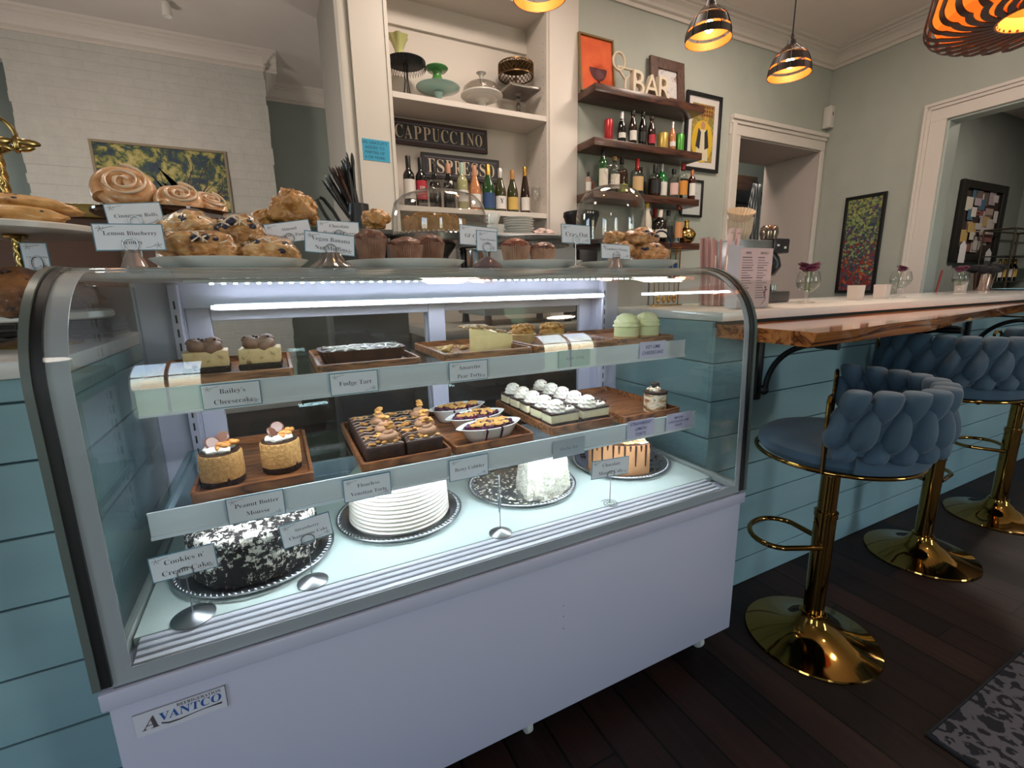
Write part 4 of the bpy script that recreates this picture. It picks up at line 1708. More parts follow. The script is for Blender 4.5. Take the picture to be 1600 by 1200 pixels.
for k in range(230):
    a, q_ = r.uniform(-1.4, 2.4), 0.05 + 0.095 * r.random()
    x, y = 1.312 + q_ * math.cos(a), 0.335 + q_ * math.sin(a)
    s = r.uniform(0.001, 0.0045)
    dz = 0.0 if q_ < 0.132 else 0.011 * (q_ - 0.132) / 0.02
    b.blob((x, y, 0.5783 + dz + s * 0.2), (s * 1.8, s * 1.3, s * 0.4), 0.4, 4, k, 1)
tag(b.build('chocolate_crumbs', choc_dark, None, None, 0), 'smeared chocolate crumbs left on the silver platter beside the mousse cake slice', 'crumbs', kind='stuff')

# ------------------------------------------------------------------ name cards
flourish = pbr('grey_flourish', '#8d9098', 0.6)
pen = pbr('purple_pen', '#3d3a86', 0.6)
lilac = pbr('lilac_card', '#cfcbe6', 0.6)


def card_parts(t, w_, h_, lines, style='printed', dy=0.0):
    """card standing in the local xz plane facing -y, centre at (0, dy, 0)"""
    b = MB()
    b.box(-w_ / 2, w_ / 2, dy, dy + 0.0012, -h_ / 2, h_ / 2)
    if style == 'printed':
        e = b.build('card', teal_edge, t, None, 0)
        b = MB()
        b.box(-w_ / 2 + 0.0018, w_ / 2 - 0.0018, dy - 0.0004, dy, -h_ / 2 + 0.0018, h_ / 2 - 0.0018)
        e2 = b.build('printed_face', paper, e, None, 0)
        # floral corner flourishes
        b = MB()
        for (sx, sz) in ((-1, 1), (1, -1)):
            cx, cz = sx * (w_ / 2 - 0.011), sz * (h_ / 2 - 0.009)
            for k in range(5):
                a = k * 1.257
                b.tube([(cx, dy - 0.0006, cz), (cx + 0.003 * math.cos(a), dy - 0.0006, cz + 0.003 * math.sin(a)), (cx + 0.006 * math.cos(a + 0.5), dy - 0.0006, cz + 0.0055 * math.sin(a + 0.5))], 0.00045, 4)
            b.tube([(cx - sx * 0.004, dy - 0.0006, cz), (cx - sx * 0.012, dy - 0.0006, cz + sz * 0.003), (cx - sx * 0.019, dy - 0.0006, cz + sz * 0.004)], 0.0004, 4)
        b.build('flourish', flourish, e, None, 0)
        if lines:
            lettering('lettering', lines, w_ * 0.76, h_ * 0.62 if len(lines) > 1 else h_ * 0.25, ink, e, T(0.002, dy - 0.0006, -0.001) @ FRONT, gap=1.5, bold=-0.011)
        return e
    if style == 'pen':
        e = b.build('card', lilac, t, None, 0)
        lettering('handwriting', lines, w_ * 0.82, h_ * 0.8, pen, e, T(0, dy - 0.0005, 0) @ FRONT, False, gap=1.25, bold=0.012, shear=0.06)
        return e
    if style == 'faded':
        e = b.build('card', pbr('faded_card', '#a9b3ba', 0.5), t, None, 0)
        if lines:
            lettering('lettering', lines, w_ * 0.6, h_ * 0.22, pbr('faded_ink', '#82868f', 0.6), e, T(0, dy - 0.0005, 0) @ FRONT)
        return e


def rail_card(label, x, z, shelf, lines, style, w_=0.101, h_=0.049):
    yf = 0.2 if shelf == 1 else 0.15
    t = thing('name_card', label, 'name card', (x, yf - 0.0048, z), 0, 'name cards on the shelf rails')
    t.rotation_euler = (0.03, 0, 0)
    card_parts(t, w_, h_, lines, style)


rail_card('printed name card on the upper rail below the two chocolate-swirl cheesecake slices', 0.215, 0.977, 1, ["Bailey's", 'Cheesecake'], 'printed')
rail_card('printed name card on the upper rail in front of the fudge tart', 0.446, 0.976, 1, ['Fudge Tart'], 'printed')
rail_card('printed name card on the upper rail in front of the tall torte slice', 0.713, 0.976, 1, ['Amaretto', 'Pear Torte'], 'printed')
rail_card('faded name card on the upper rail in front of the apple crisps', 1.023, 0.981, 1, ['Apple Crisp'], 'faded')
rail_card('handwritten lilac card on the upper rail below the lime cheesecakes', 1.304, 0.983, 1, ['KEY LIME', 'CHEESECAKE'], 'pen')
rail_card('printed name card on the lower rail below the peanut mousse cakes', 0.233, 0.757, 2, ['Peanut Butter', 'Mousse'], 'printed', h_=0.055)
rail_card('printed name card on the lower rail below the walnut torte', 0.447, 0.751, 2, ['Flourless', 'Venetian Torte'], 'printed', h_=0.053)
rail_card('printed name card on the lower rail below the cobbler dishes', 0.685, 0.749, 2, ['Berry Cobbler'], 'printed', h_=0.055)
rail_card('faded name card on the lower rail below the cream-topped bars', 0.973, 0.748, 2, ['Mocha Bar'], 'faded')
rail_card('handwritten lilac card on the lower rail below the empty part of the tray', 1.223, 0.763, 2, ['STRAWBERRY', 'LEMON', 'TORTE'], 'pen', h_=0.052)
rail_card('handwritten lilac card on the lower rail next to the end of the shelf', 1.373, 0.763, 2, ['MOCHA', 'CHOCOLATE CHIP', 'TORTE'], 'pen', h_=0.052)


def stand_card(label, x, y, cz, w_, h_, lines, disc, tilt=0.0, turn=0.0, dx=0.0):
    t = thing('card_stand', label, 'card stand', (x, y, 0.5752), turn, 'card stands on the case floor')
    b = MB()
    if disc > 0:
        b.lathe([(0, 0), (disc, 0), (disc * 1.02, 0.002), (disc * 0.8, 0.006), (disc * 0.3, 0.011), (0.004, 0.013), (0, 0.013)], 36)
    else:
        pts = []
        for k in range(50):
            a = k * 0.3
            rr = 0.005 + 0.0004 * k
            pts.append((rr * math.cos(a), rr * math.sin(a), 0.0013))
        b.tube(pts, 0.001, 6)
    b.build('base', steel, t)
    zr = cz - 0.5752 - h_ * 0.35
    b = MB()
    b.tube([(0, 0, 0.002), (0, 0.0, zr - 0.011)], 0.0012, 6)
    for yy in (-0.002, 0.0035):
        b.tube([(0.0125 * math.sin(2 * PI * k / 24), yy, zr - 0.001 - 0.0125 * math.cos(2 * PI * k / 24) * 0.85) for k in range(24)], 0.0011, 6, True)
    b.build('wire_clip', steel, t)
    h = bpy.data.objects.new('card_holder', None)
    e = card_parts(t, w_, h_, lines, 'printed')
    bpy.data.objects.remove(h)
    e.location = (dx, 0.0005, cz - 0.5752)
    e.rotation_euler = (0, tilt, 0)
    return t


stand_card('card stand with a printed card in front of the cookie crumb cake', 0.108, 0.116, 0.688, 0.102, 0.05, ["Cookies n'", 'Cream Cake'], 0.036, -0.03)
stand_card('card stand with a printed card between the cookie crumb cake and the white cake', 0.317, 0.123, 0.694, 0.096, 0.052, ['Strawberry', 'Champagne Cake'], 0.03, -0.1)
stand_card('card stand turned edge-on in front of the coconut cake', 0.748, 0.111, 0.683, 0.095, 0.055, ['Coconut Cake'], 0.028, 0.0, math.radians(64))
stand_card('thin wire card stand in front of the caramel mousse cake slice', 1.085, 0.107, 0.682, 0.128, 0.052, ['Chocolate', 'Mousse Cake'], 0, 0.05)
# ------------------------------------------------------------------ pastries standing on top of the case
TOPZ = 1.2202


def plate(label, x, y, r, first=None, rz=0):
    if first:
        return dup(first, (x, y, TOPZ), label, rz, None, (r / 0.155, r / 0.155, 1))
    t = thing('serving_plate', label, 'plate', (x, y, TOPZ), 0, 'white plates on top of the case')
    b = MB()
    b.lathe([(0, 0), (0.118, 0), (0.122, 0.0015), (0.135, 0.009), (0.153, 0.022), (0.155, 0.0245), (0.152, 0.0245), (0.132, 0.012), (0.115, 0.005), (0, 0.005)], 64)
    b.build('plate', porcelain, t, None, 40)
    return t


plt0 = plate('white plate on the case under the pile of glazed scones', 0.238, 0.40, 0.155)
plate('white plate on the case under three wrapped muffins', 0.632, 0.41, 0.155, plt0)
plate('white plate on the case under two muffins in pleated papers', 1.005, 0.40, 0.152, plt0)
plate('white plate on the case under the wrapped cranberry scones', 1.335, 0.365, 0.16, plt0)

scone_crust = pbr('golden_scone', rough=0.5, tex=(44, [(0.3, '#a86f38'), (0.46, '#cf9d61'), (0.68, '#e8c795')]), bump=(55, 1.0), coat=0.12, coatrough=0.2)
scone_dark = pbr('brown_scone', rough=0.5, tex=(44, [(0.3, '#8f5a2a'), (0.5, '#c08c50'), (0.7, '#dcb580')]), bump=(55, 1.0), coat=0.12, coatrough=0.2)
glaze = pbr('white_glaze', '#e6d9c4', 0.25, coat=0.5)
blueberry = pbr('blueberry', '#23253c', 0.4)


def scone(label, c, rad, seed, group, mat=scone_crust, drizzle=True, berries=4, rz=0.0, wrap=True):
    t = thing('scone', label, 'scone', c, rz, group)
    b = MB()
    b.blob((0, 0, 0), rad, 0.34, 1.7, seed, 5, flat=-rad[2] * 0.8, fine=0.13)
    for v in b.bm.verts:
        v.co *= 1 + 0.05 * noise.noise(v.co * 110) + 0.03 * noise.noise(v.co * 240)
    b.build('scone', mat, t, None, 80)
    if drizzle:
        b = MB()
        r = random.Random(seed)
        for k in range(8):
            x = -rad[0] * 0.8 + k * rad[0] * 0.22
            pts = []
            for j in range(9):
                a = -1.25 + j * 2.5 / 8
                xx = x + 0.014 * math.sin(j * 1.1 + k * 2.1)
                u = max(0, 1 - (xx / rad[0]) ** 2) ** 0.5
                pts.append((xx, rad[1] * u * math.sin(a) * 1.0, rad[2] * u * math.cos(a) * 1.03 + 0.001))
            b.tube(pts, [0.0016 + 0.0007 * math.sin(j * 2.3 + k) for j in range(9)], 5)
        b.build('glaze_drizzle', glaze, t)
    if berries:
        b = MB()
        r = random.Random(seed + 50)
        for k in range(berries):
            a = r.uniform(-2.8, -0.3)
            e = r.uniform(0.1, 0.9)
            b.blob((rad[0] * 0.9 * math.cos(a) * math.cos(e), rad[1] * 0.93 * math.sin(a) * math.cos(e), rad[2] * 0.9 * math.sin(e)), (0.0085, 0.007, 0.007), 0.1, 2, k, 2)
        b.build('berries', blueberry, t)
    if wrap:
        b = MB()
        b.blob((0, 0, 0.001), (rad[0] * 1.09, rad[1] * 1.1, rad[2] * 1.12), 0.32, 1.7, seed, 3, flat=-rad[2] * 0.82)
        b.build('cling_wrap', film, t, None, 80)
    return t


G = 'wrapped glazed scones'
scone('big wrapped scone with white drizzle at the plate front, by the lemon scone card', (0.185, 0.345, 1.262), (0.072, 0.05, 0.036), 3, G, scone_dark)
scone('low wrapped scone at the front of its plate beside the vegan muffin card', (0.312, 0.355, 1.258), (0.060, 0.045, 0.031), 9, G)
scone('wrapped scone stacked on top of the pile next to the cinnamon rolls', (0.165, 0.395, 1.303), (0.056, 0.045, 0.036), 14, G)
scone('drizzled scone with dark blueberries stacked on top of the pile', (0.258, 0.385, 1.301), (0.05, 0.045, 0.037), 21, G, scone_dark, True, 9)

# cinnamon rolls on a smoked glass stand
smoke = thin_glass('smoked_glass', '#9a8678', 1.5)
t = thing('cake_stand', 'smoky glass cake stand carrying the cinnamon rolls', 'cake stand', (0.105, 0.60, TOPZ), 0)
b = MB()
b.lathe([(0, 0.135), (0.145, 0.135), (0.15, 0.139), (0.15, 0.144), (0, 0.142)], 48)
b.build('plate', smoke, t)
b = MB()
b.lathe([(0, 0), (0.06, 0), (0.062, 0.005), (0.022, 0.02), (0.015, 0.06), (0.022, 0.12), (0.05, 0.134), (0, 0.134)], 32)
b.build('pedestal', smoke, t)
roll_mat = pbr('cinnamon_roll_dough', rough=0.42, tex=(22, [(0.3, '#b5763f'), (0.5, '#d9a878'), (0.7, '#e3bd97')]), bump=(30, 0.4), coat=0.5, coatrough=0.2)


def roll(label, c, r, rx, ry, rz=0.0):
    t = thing('cinnamon_roll', label, 'cinnamon roll', c, rz, 'cinnamon rolls on the smoky stand')
    M = Ry(ry) @ Rx(rx)
    b = MB()
    pts, rs = [], []
    n = 90
    for k in range(n):
        f = k / (n - 1)
        a = 2 * PI * 2.6 * f
        rad = r * (0.1 + 0.68 * f)
        pts.append(M @ Vector((rad * math.cos(a), rad * math.sin(a) * 0.95, 0.014 * (1 - f) + 0.003 * math.sin(a * 3))))
        rs.append(r * (0.15 + 0.13 * f) * (1 + 0.08 * math.sin(a * 2.3)))
    b.tube(pts, rs, 12)
    b.lathe([(0, -0.02), (r * 0.75, -0.02), (r * 0.9, 0), (r * 0.7, 0.01), (0, 0.012)], 28, M=M)
    b.build('roll', roll_mat, t, None, 80)
    b = MB()
    pts = [M @ Vector((r * (0.12 + 0.6 * k / 40) * math.cos(0.5 + 2 * PI * 2.2 * k / 40), r * (0.12 + 0.6 * k / 40) * math.sin(0.5 + 2 * PI * 2.2 * k / 40), 0.014 + r * 0.22)) for k in range(41)]
    b.tube(pts, [0.0032 + 0.0015 * math.sin(k) for k in range(41)], 6)
    b.build('icing', pbr('roll_icing', '#e3c6a8', 0.25, coat=0.6), t, None, 80)
    return t


roll('large cinnamon roll tilted towards the room above its name card', (0.03, 0.58, 1.412), 0.065, 0.95, 0.1)
roll('cinnamon roll lying on the smoky stand beside the large one', (0.135, 0.56, 1.388), 0.052, 0.75, 0.15)
roll('cinnamon roll leaning at the far rim of the smoky stand', (0.185, 0.62, 1.388), 0.05, 0.5, 0.45)

# raspberry almond pastries and hazelnut pastry on a dark stand behind the name cards
t = thing('serving_board', 'grey raised serving board behind the pastry name cards', 'serving board', (0.465, 0.60, TOPZ), 0)
b = MB()
b.box(-0.19, 0.165, -0.075, 0.07, 0.105, 0.118, 0.003)
b.build('board', pbr('grey_slate', '#55524e', 0.5), t)
b = MB()
for x in (-0.15, 0.14):
    b.box(x - 0.01, x + 0.01, -0.05, 0.05, 0, 0.105, 0.002)
b.build('legs', black_iron, t)
alm_mat = pbr('almond_pastry', rough=0.45, tex=(24, [(0.3, '#8d5527'), (0.5, '#c08a4c'), (0.75, '#d9ac70')]), bump=(50, 1.0), coat=0.4)


def pastry(label, c, rad, seed, almonds=14):
    t = thing('filled_pastry', label, 'pastry', c, 0, 'filled pastries on the grey board')
    b = MB()
    b.blob((0, 0, 0), rad, 0.35, 1.8, seed, 5, flat=-rad[2] * 0.85, fine=0.11)
    for v in b.bm.verts:
        v.co *= 1 + 0.06 * noise.noise(v.co * 90) + 0.03 * noise.noise(v.co * 230)
    b.build('pastry', alm_mat, t, None, 80)
    if almonds:
        b = MB()
        r = random.Random(seed)
        for k in range(almonds):
            a, e = r.uniform(-PI, 0.3), r.uniform(0.1, 1.3)
            n_ = Vector((math.cos(a) * math.cos(e), math.sin(a) * math.cos(e), math.sin(e)))
            p = Vector((rad[0] * n_.x, rad[1] * n_.y, rad[2] * n_.z)) * 1.0
            M = T(*p) @ n_.to_track_quat('Z', 'Y').to_matrix().to_4x4()
            b.blob((0, 0, 0), (0.010, 0.006, 0.0018), 0.1, 2, k, 1, M=M)
        b.build('sliced_almonds', pbr('sliced_almond', '#d8b684', 0.5), t)
    return t


pastry('tall golden almond pastry standing above the raspberry pastry card', (0.385, 0.60, 1.386), (0.060, 0.05, 0.052), 5)
pastry('small almond pastry tucked behind the tall golden one', (0.308, 0.615, 1.361), (0.030, 0.035, 0.026), 8, 6)
pastry('brown hazelnut pastry beside the white pilaster, next to the hazelnut card', (0.598, 0.60, 1.370), (0.037, 0.035, 0.031), 11, 5)

# muffins
paper_brown = pbr('pleated_muffin_paper', rough=0.75, tex=(30, [(0.3, '#84604e'), (0.7, '#b08c78')]))
muffin_top = pbr('banana_muffin_top', rough=0.55, tex=(45, [(0.3, '#4a281a'), (0.6, '#74452e'), (0.8, '#8d5c40')]), bump=(60, 0.8), coat=0.25)
pump_top = pbr('pumpkin_muffin_top', rough=0.55, tex=(45, [(0.3, '#6d3320'), (0.6, '#955033'), (0.8, '#a9694a')]), bump=(60, 0.8), coat=0.25)
paper_light = pbr('pleated_cream_paper', rough=0.75, tex=(30, [(0.3, '#a07f6b'), (0.7, '#c9aa94')]))


def muffin(label, x, y, s, h, seed, pm=paper_brown, tm=muffin_top, grp='wrapped muffins'):
    t = thing('muffin', label, 'muffin', (x, y, TOPZ + 0.0055), seed * 0.7, grp)
    b = MB()
    n = 84

    def w_(a, r, z):
        return r * (1 + 0.06 * (1 if int(round(a / (2 * PI) * n)) % 2 else -1)) if r > 0.01 else r
    b.lathe([(0, 0), (s * 0.66, 0), (s * 0.7, 0.002), (s * 0.98, h * 0.76), (s * 0.93, h * 0.74), (0, h * 0.7)], n, wob=w_)
    b.build('pleated_paper', pm, t, None, 20)
    b = MB()
    b.blob((0, 0, h * 0.75), (s * 0.98, s * 0.98, h * 0.27), 0.16, 2.2, seed, 4, flat=-h * 0.03, fine=0.07)
    b.build('muffin_top', tm, t, None, 80)
    return t


muffin('tall muffin in a dark pleated paper next to the vegan muffin card', 0.538, 0.375, 0.038, 0.092, 1)
muffin('wide low muffin between two taller ones on the middle plate', 0.620, 0.36, 0.044, 0.074, 2)
muffin('round-topped muffin in dark paper next to the steel canister', 0.692, 0.385, 0.037, 0.086, 3)
muffin('muffin in pale pleated paper next to the folded muffin card', 0.932, 0.36, 0.041, 0.080, 4, paper_light, pump_top, 'muffins in pale papers')
muffin('muffin in pale pleated paper closer to the ring card stand', 1.020, 0.36, 0.038, 0.072, 5, paper_light, muffin_top, 'muffins in pale papers')

# coffee cake under a glass dome
t = thing('cake_stand', 'footed cake stand with a beaded rim under the wide glass dome', 'cake stand', (0.80, 0.62, TOPZ), 0)
b = MB()
b.lathe([(0, 0.088), (0.158, 0.088), (0.163, 0.092), (0.165, 0.108), (0.160, 0.112), (0, 0.108)], 64)
b.build('plate', pbr('mercury_glass', '#8d8681', 0.2, 0.7), t)
b = MB()
for k in range(72):
    a = 2 * PI * k / 72
    b.blob((0.1625 * math.cos(a), 0.1625 * math.sin(a), 0.113), (0.004, 0.004, 0.0035), 0, 1, 0, 1)
b.build('beaded_rim', pbr('pearl_bead', '#c9c5be', 0.25, 0.4), t)
b = MB()
b.lathe([(0, 0), (0.05, 0), (0.052, 0.006), (0.03, 0.02), (0.022, 0.05), (0.05, 0.087), (0, 0.088)], 36)
b.build('pedestal', MATS['mercury_glass'], t)


def dome(label, x, y, z, prof, knob):
    t = thing('glass_dome', label, 'glass dome', (x, y, z), 0)
    b = MB()
    inner = [(max(r - 0.003, 0), zz - (0.003 if i >= len(prof) - 3 else 0)) for i, (r, zz) in enumerate(prof)]
    b.lathe(prof, 56)
    b.lathe(inner, 56)
    b.build('bell', clear, t, None, 60)
    b = MB()
    b.lathe(knob, 28)
    b.build('knob', clear, t, None, 60)
    return t


dome('wide low glass dome covering the crumbly coffee cake', 0.80, 0.62, 1.333,
     [(0.147, 0), (0.149, 0.01), (0.147, 0.06), (0.138, 0.095), (0.115, 0.117), (0.075, 0.131), (0.03, 0.137), (0, 0.138)],
     [(0, 0.138), (0.012, 0.138), (0.014, 0.143), (0.034, 0.152), (0.037, 0.158), (0.03, 0.163), (0, 0.165)])
t = thing('coffee_cake', 'half-eaten tan coffee cake under the wide glass dome', 'cake', (0.775, 0.61, 1.3315), 0.2)
b = MB()
ring_solid(b, [([(-0.09, -0.075), (0.0, -0.095), (0.075, -0.07), (0.07, 0.06), (0.0, 0.09), (-0.08, 0.05)], 0), ([(-0.09, -0.075), (0.0, -0.095), (0.075, -0.07), (0.07, 0.06), (0.0, 0.09), (-0.08, 0.05)], 0.05)])
b.build('cake', pbr('coffee_cake', rough=0.8, tex=(50, [(0.3, '#a2754b'), (0.7, '#c9a06f')]), bump=(60, 1.0)), t)
b = MB()
r = random.Random(21)
for k in range(90):
    b.blob((r.uniform(-0.08, 0.065), r.uniform(-0.075, 0.055), 0.052), (r.uniform(.005, .011),) * 3, 0.3, 3, k, 1)
b.build('streusel', crumble, t)

# second footed glass stand, empty
t = thing('cake_stand', 'empty footed glass cake stand with a fluted rim behind two pale-paper muffins', 'cake stand', (1.115, 0.60, TOPZ), 0)
fl_glass = thin_glass('fluted_glass', '#d9d6d3', 1.5, 0.02)
b = MB()
b.lathe([(0, 0.102), (0.118, 0.10), (0.128, 0.085), (0.13, 0.085), (0.128, 0.112), (0.122, 0.114), (0, 0.108)], 96, wob=lambda a, r_, z: r_ * (1 + (0.012 * math.sin(a * 32) if r_ > 0.11 else 0)))
b.build('plate', fl_glass, t, None, 50)
b = MB()
b.lathe([(0, 0), (0.06, 0), (0.062, 0.006), (0.02, 0.02), (0.014, 0.06), (0.03, 0.1), (0, 0.102)], 32)
b.build('pedestal', fl_glass, t, None, 50)

# bell jar on a dark wooden stand
t = thing('cake_stand', 'dark wooden pedestal stand under the tall glass bell', 'cake stand', (1.455, 0.60, TOPZ), 0)
b = MB()
b.lathe([(0, 0.092), (0.13, 0.092), (0.138, 0.097), (0.138, 0.11), (0.13, 0.114), (0, 0.114)], 48)
b.build('plate', pbr('dark_stand_wood', '#33241d', 0.35), t)
b = MB()
b.lathe([(0, 0), (0.03, 0), (0.03, 0.092), (0, 0.092)], 24)
b.build('pedestal', pbr('grey_post_paint', '#8b9193', 0.5), t)
dome('tall clear glass bell with a ball knob, standing on the dark wooden pedestal', 1.455, 0.60, 1.335,
     [(0.126, 0), (0.128, 0.01), (0.126, 0.09), (0.118, 0.135), (0.096, 0.168), (0.06, 0.187), (0.025, 0.193), (0, 0.194)],
     [(0, 0.194), (0.014, 0.196), (0.011, 0.207), (0.016, 0.222), (0.026, 0.238), (0.0265, 0.252), (0.018, 0.262), (0, 0.266)])

# polished canister between the middle plates
t = thing('steel_canister', 'polished steel canister between the two middle plates', 'canister', (0.90, 0.58, TOPZ), 0)
b = MB()
b.lathe([(0, 0), (0.05, 0), (0.05, 0.066), (0.048, 0.068), (0, 0.068)], 40)
b.build('body', chrome, t)
b = MB()
b.lathe([(0, 0.0682), (0.052, 0.0682), (0.053, 0.073), (0.05, 0.078), (0, 0.08)], 40)
b.build('lid', chrome, t)

# wrapped cranberry scones
G = 'wrapped cranberry scones'
cr_mat = pbr('cranberry_scone', rough=0.45, tex=(26, [(0.3, '#9a6233'), (0.5, '#c58f54'), (0.75, '#dab07d')]), bump=(50, 0.9), coat=0.6, coatrough=0.15)
scone('large cranberry scone stacked above the others near the gold ornament', (1.388, 0.36, 1.318), (0.062, 0.045, 0.03), 31, G, cr_mat, False, 5)
scone('flat cranberry scone at the front of its plate near the drinking straws', (1.405, 0.335, 1.272), (0.066, 0.045, 0.028), 33, G, cr_mat, False, 4)
scone('small bagged cranberry scone directly behind its name card', (1.30, 0.355, 1.274), (0.044, 0.04, 0.032), 35, G, scone_dark, False, 2)
t = scone('bagged cranberry scone with a twisted bag top leaning on the stack', (1.302, 0.385, 1.315), (0.035, 0.035, 0.026), 37, G, scone_dark, False, 0)

# name cards on top
def top_card(label, x, y, z, w_, h_, lines, kind, tilt=0.0, turn=0.0, style='printed'):
    t = thing('name_card', label, 'name card', (x, y, TOPZ), turn, 'name cards on top of the case')
    zc = z - TOPZ
    e = card_parts(t, w_, h_, lines, style)
    e.location = (0, 0, zc)
    e.rotation_euler = (-0.1, tilt, 0)
    b = MB()
    if kind == 'glass':
        b.lathe([(0, 0), (0.019, 0), (0.02, 0.003), (0.016, 0.014), (0.011, 0.026), (0.013, 0.031), (0, 0.031)], 24)
        b.build('glass_foot', pbr('rose_glass', '#b7a59e', 0.12, 0.5), t)
    elif kind == 'fluted':
        b.lathe([(0, 0), (0.042, 0), (0.043, 0.003), (0.026, 0.015), (0.018, 0.032), (0, 0.033)], 60, wob=lambda a, r_, zz: r_ * (1 + 0.06 * math.sin(a * 15)))
        b.build('fluted_foot', pbr('smoky_glass_foot', '#8d867e', 0.15, 0.55), t)
    elif kind == 'disc':
        b.lathe([(0, 0), (0.03, 0), (0.031, 0.002), (0.02, 0.006), (0, 0.009)], 28)
        b.build('base', steel, t)
    elif kind == 'lens':
        b.lathe([(0, 0), (0.036, 0), (0.038, 0.004), (0.03, 0.012), (0.012, 0.026), (0, 0.028)], 28)
        b.build('base', pbr('mauve_glass_foot', '#7d6c6e', 0.1, 0.4), t)
    z0 = {'glass': 0.03, 'fluted': 0.03, 'disc': 0.006, 'lens': 0.03, 'none': 0.0}[kind]
    b = MB()
    b.tube([(0, 0.002, z0), (0, 0.003, max(zc - h_ * 0.3, z0 + 0.004))], 0.0012, 6)
    zr = zc - h_ * 0.28
    for yy in (-0.0025, 0.004):
        b.tube([(0.011 * math.sin(2 * PI * k / 20), yy - 0.0018 * (0 if yy > 0 else 1) + 0.1 * (zr - zc) * -1 * 0, zr + 0.011 * math.cos(2 * PI * k / 20)) for k in range(20)], 0.0011, 6, True)
    b.build('wire_clip', steel, t)
    return t


top_card('printed card in front of the glazed scones, on a rose glass foot', 0.091, 0.235, 1.274, 0.102, 0.047, ['Lemon Blueberry', 'Scones'], 'glass', -0.03)
top_card('printed card half hidden behind the lemon scone card, below the large cinnamon roll', 0.066, 0.435, 1.338, 0.098, 0.049, ['Cinnamon Rolls', ' '], 'disc', -0.10)
top_card('printed card tilted in front of the tall almond pastry', 0.362, 0.52, 1.322, 0.108, 0.052, ['Almond', 'Raspberry Pastry'], 'disc', -0.17)
top_card('printed card in front of the grey board beside the hazelnut pastry', 0.482, 0.51, 1.331, 0.106, 0.045, ['Chocolate', 'Hazelnut Pastry'], 'disc', 0.02)
top_card('printed card on a fluted smoky glass foot between scones and muffins', 0.428, 0.24, 1.271, 0.1, 0.044, ['Vegan Banana', 'Nut Muffins'], 'fluted', 0.09)
top_card('printed card in front of the coffee cake dome, above the steel canister', 0.853, 0.435, 1.318, 0.118, 0.055, ['GF Coffeecake', ' '], 'disc', 0.06)
top_card('small square printed card in front of the steel canister', 0.791, 0.24, 1.285, 0.056, 0.05, ['Vegan Pumpkin', 'Muffins'], 'lens', 0.05)
top_card('pale card on a tall ring stand in front of the glass bell', 1.061, 0.25, 1.311, 0.095, 0.05, ['Cran Oat'], 'disc', 0.02, 0, 'printed')
top_card('printed card on a small glass foot in front of the cranberry scones', 1.187, 0.235, 1.266, 0.104, 0.041, ['Cranberry Orange', 'Scones'], 'glass', 0.03)
t = thing('name_card', 'blank white card behind the cranberry scones, under the glass bell', 'name card', (1.41, 0.455, TOPZ), 0, 'name cards on top of the case')
MB().box(-0.055, 0.055, 0, 0.0015, 0, 0.122).build('card', paper, t, None, 0)

# ------------------------------------------------------------------ pastry counter at the near end: gold tiered stand with cookies
t = thing('tiered_stand', 'white two-tier stand with twisted gold post and dragonfly top, loaded with cookies', 'tiered stand', (-0.15, 0.5, 1.07), 0)
stone = pbr('white_marble_tier', '#d2cec8', 0.3)
b = MB()
b.lathe([(0, 0.055), (0.127, 0.055), (0.132, 0.058), (0.132, 0.07), (0.127, 0.073), (0, 0.073)], 56)
b.build('lower_tier', stone, t)
b = MB()
b.lathe([(0, 0.228), (0.148, 0.228), (0.152, 0.231), (0.152, 0.240), (0.148, 0.243), (0, 0.243)], 56)
tt = b.build('upper_tier', stone, t)
b = MB()
b.lathe([(0, 0), (0.07, 0), (0.072, 0.006), (0.02, 0.02), (0.012, 0.055), (0, 0.055)], 24)
for z0, z1 in ((0.073, 0.228), (0.243, 0.395)):
    m = 40
    b.lathe([(0.0088, z0 + (z1 - z0) * i / m) for i in range(m + 1)], 18, wob=lambda a, r_, z: r_ * (1 + 0.13 * math.sin(3 * a + z * 260)))
for z in (0.077, 0.224, 0.247):
    b.lathe([(0, z - 0.004), (0.019, z - 0.004), (0.021, z), (0.019, z + 0.004), (0, z + 0.004)], 24)
b.build('post', gold, t)
b = MB()
b.tube([(0.042 * math.cos(2 * PI * k / 28) - 0.008, 0, 0.418 + 0.036 * math.sin(2 * PI * k / 28)) for k in range(28)], 0.0038, 8, True)
b.tube([(0, 0, 0.385), (-0.004, 0, 0.378), (0, 0, 0.37)], 0.006, 8)
b.build('ring_handle', gold, t)
b = MB()
b.blob((0.034, -0.003, 0.402), (0.0075, 0.0075, 0.018), 0.05, 2, 0, 2)
for s in (-1, 1):
    b.blob((0.034 + s * 0.02, -0.006, 0.405), (0.019, 0.0035, 0.0075), 0.1, 2, s, 2, M=Ry(0.1 * s))
    b.blob((0.034 + s * 0.016, -0.006, 0.394), (0.014, 0.003, 0.006), 0.1, 2, s, 2, M=Ry(-0.3 * s))
b.build('dragonfly', gold, t)

cookie_mat = pbr('chip_cookie', rough=0.6, tex=(20, [(0.34, '#23150e'), (0.42, '#6a4226'), (0.6, '#94643a'), (0.8, '#ae7d4b')]), bump=(60, 1.0), coat=0.3)
loaf_mat = pbr('fruit_bread', rough=0.5, tex=(34, [(0.3, '#6a4a3a'), (0.4, '#b98549'), (0.58, '#cf9d5e'), (0.75, '#deb67c')]), bump=(45, 0.6), coat=0.35)


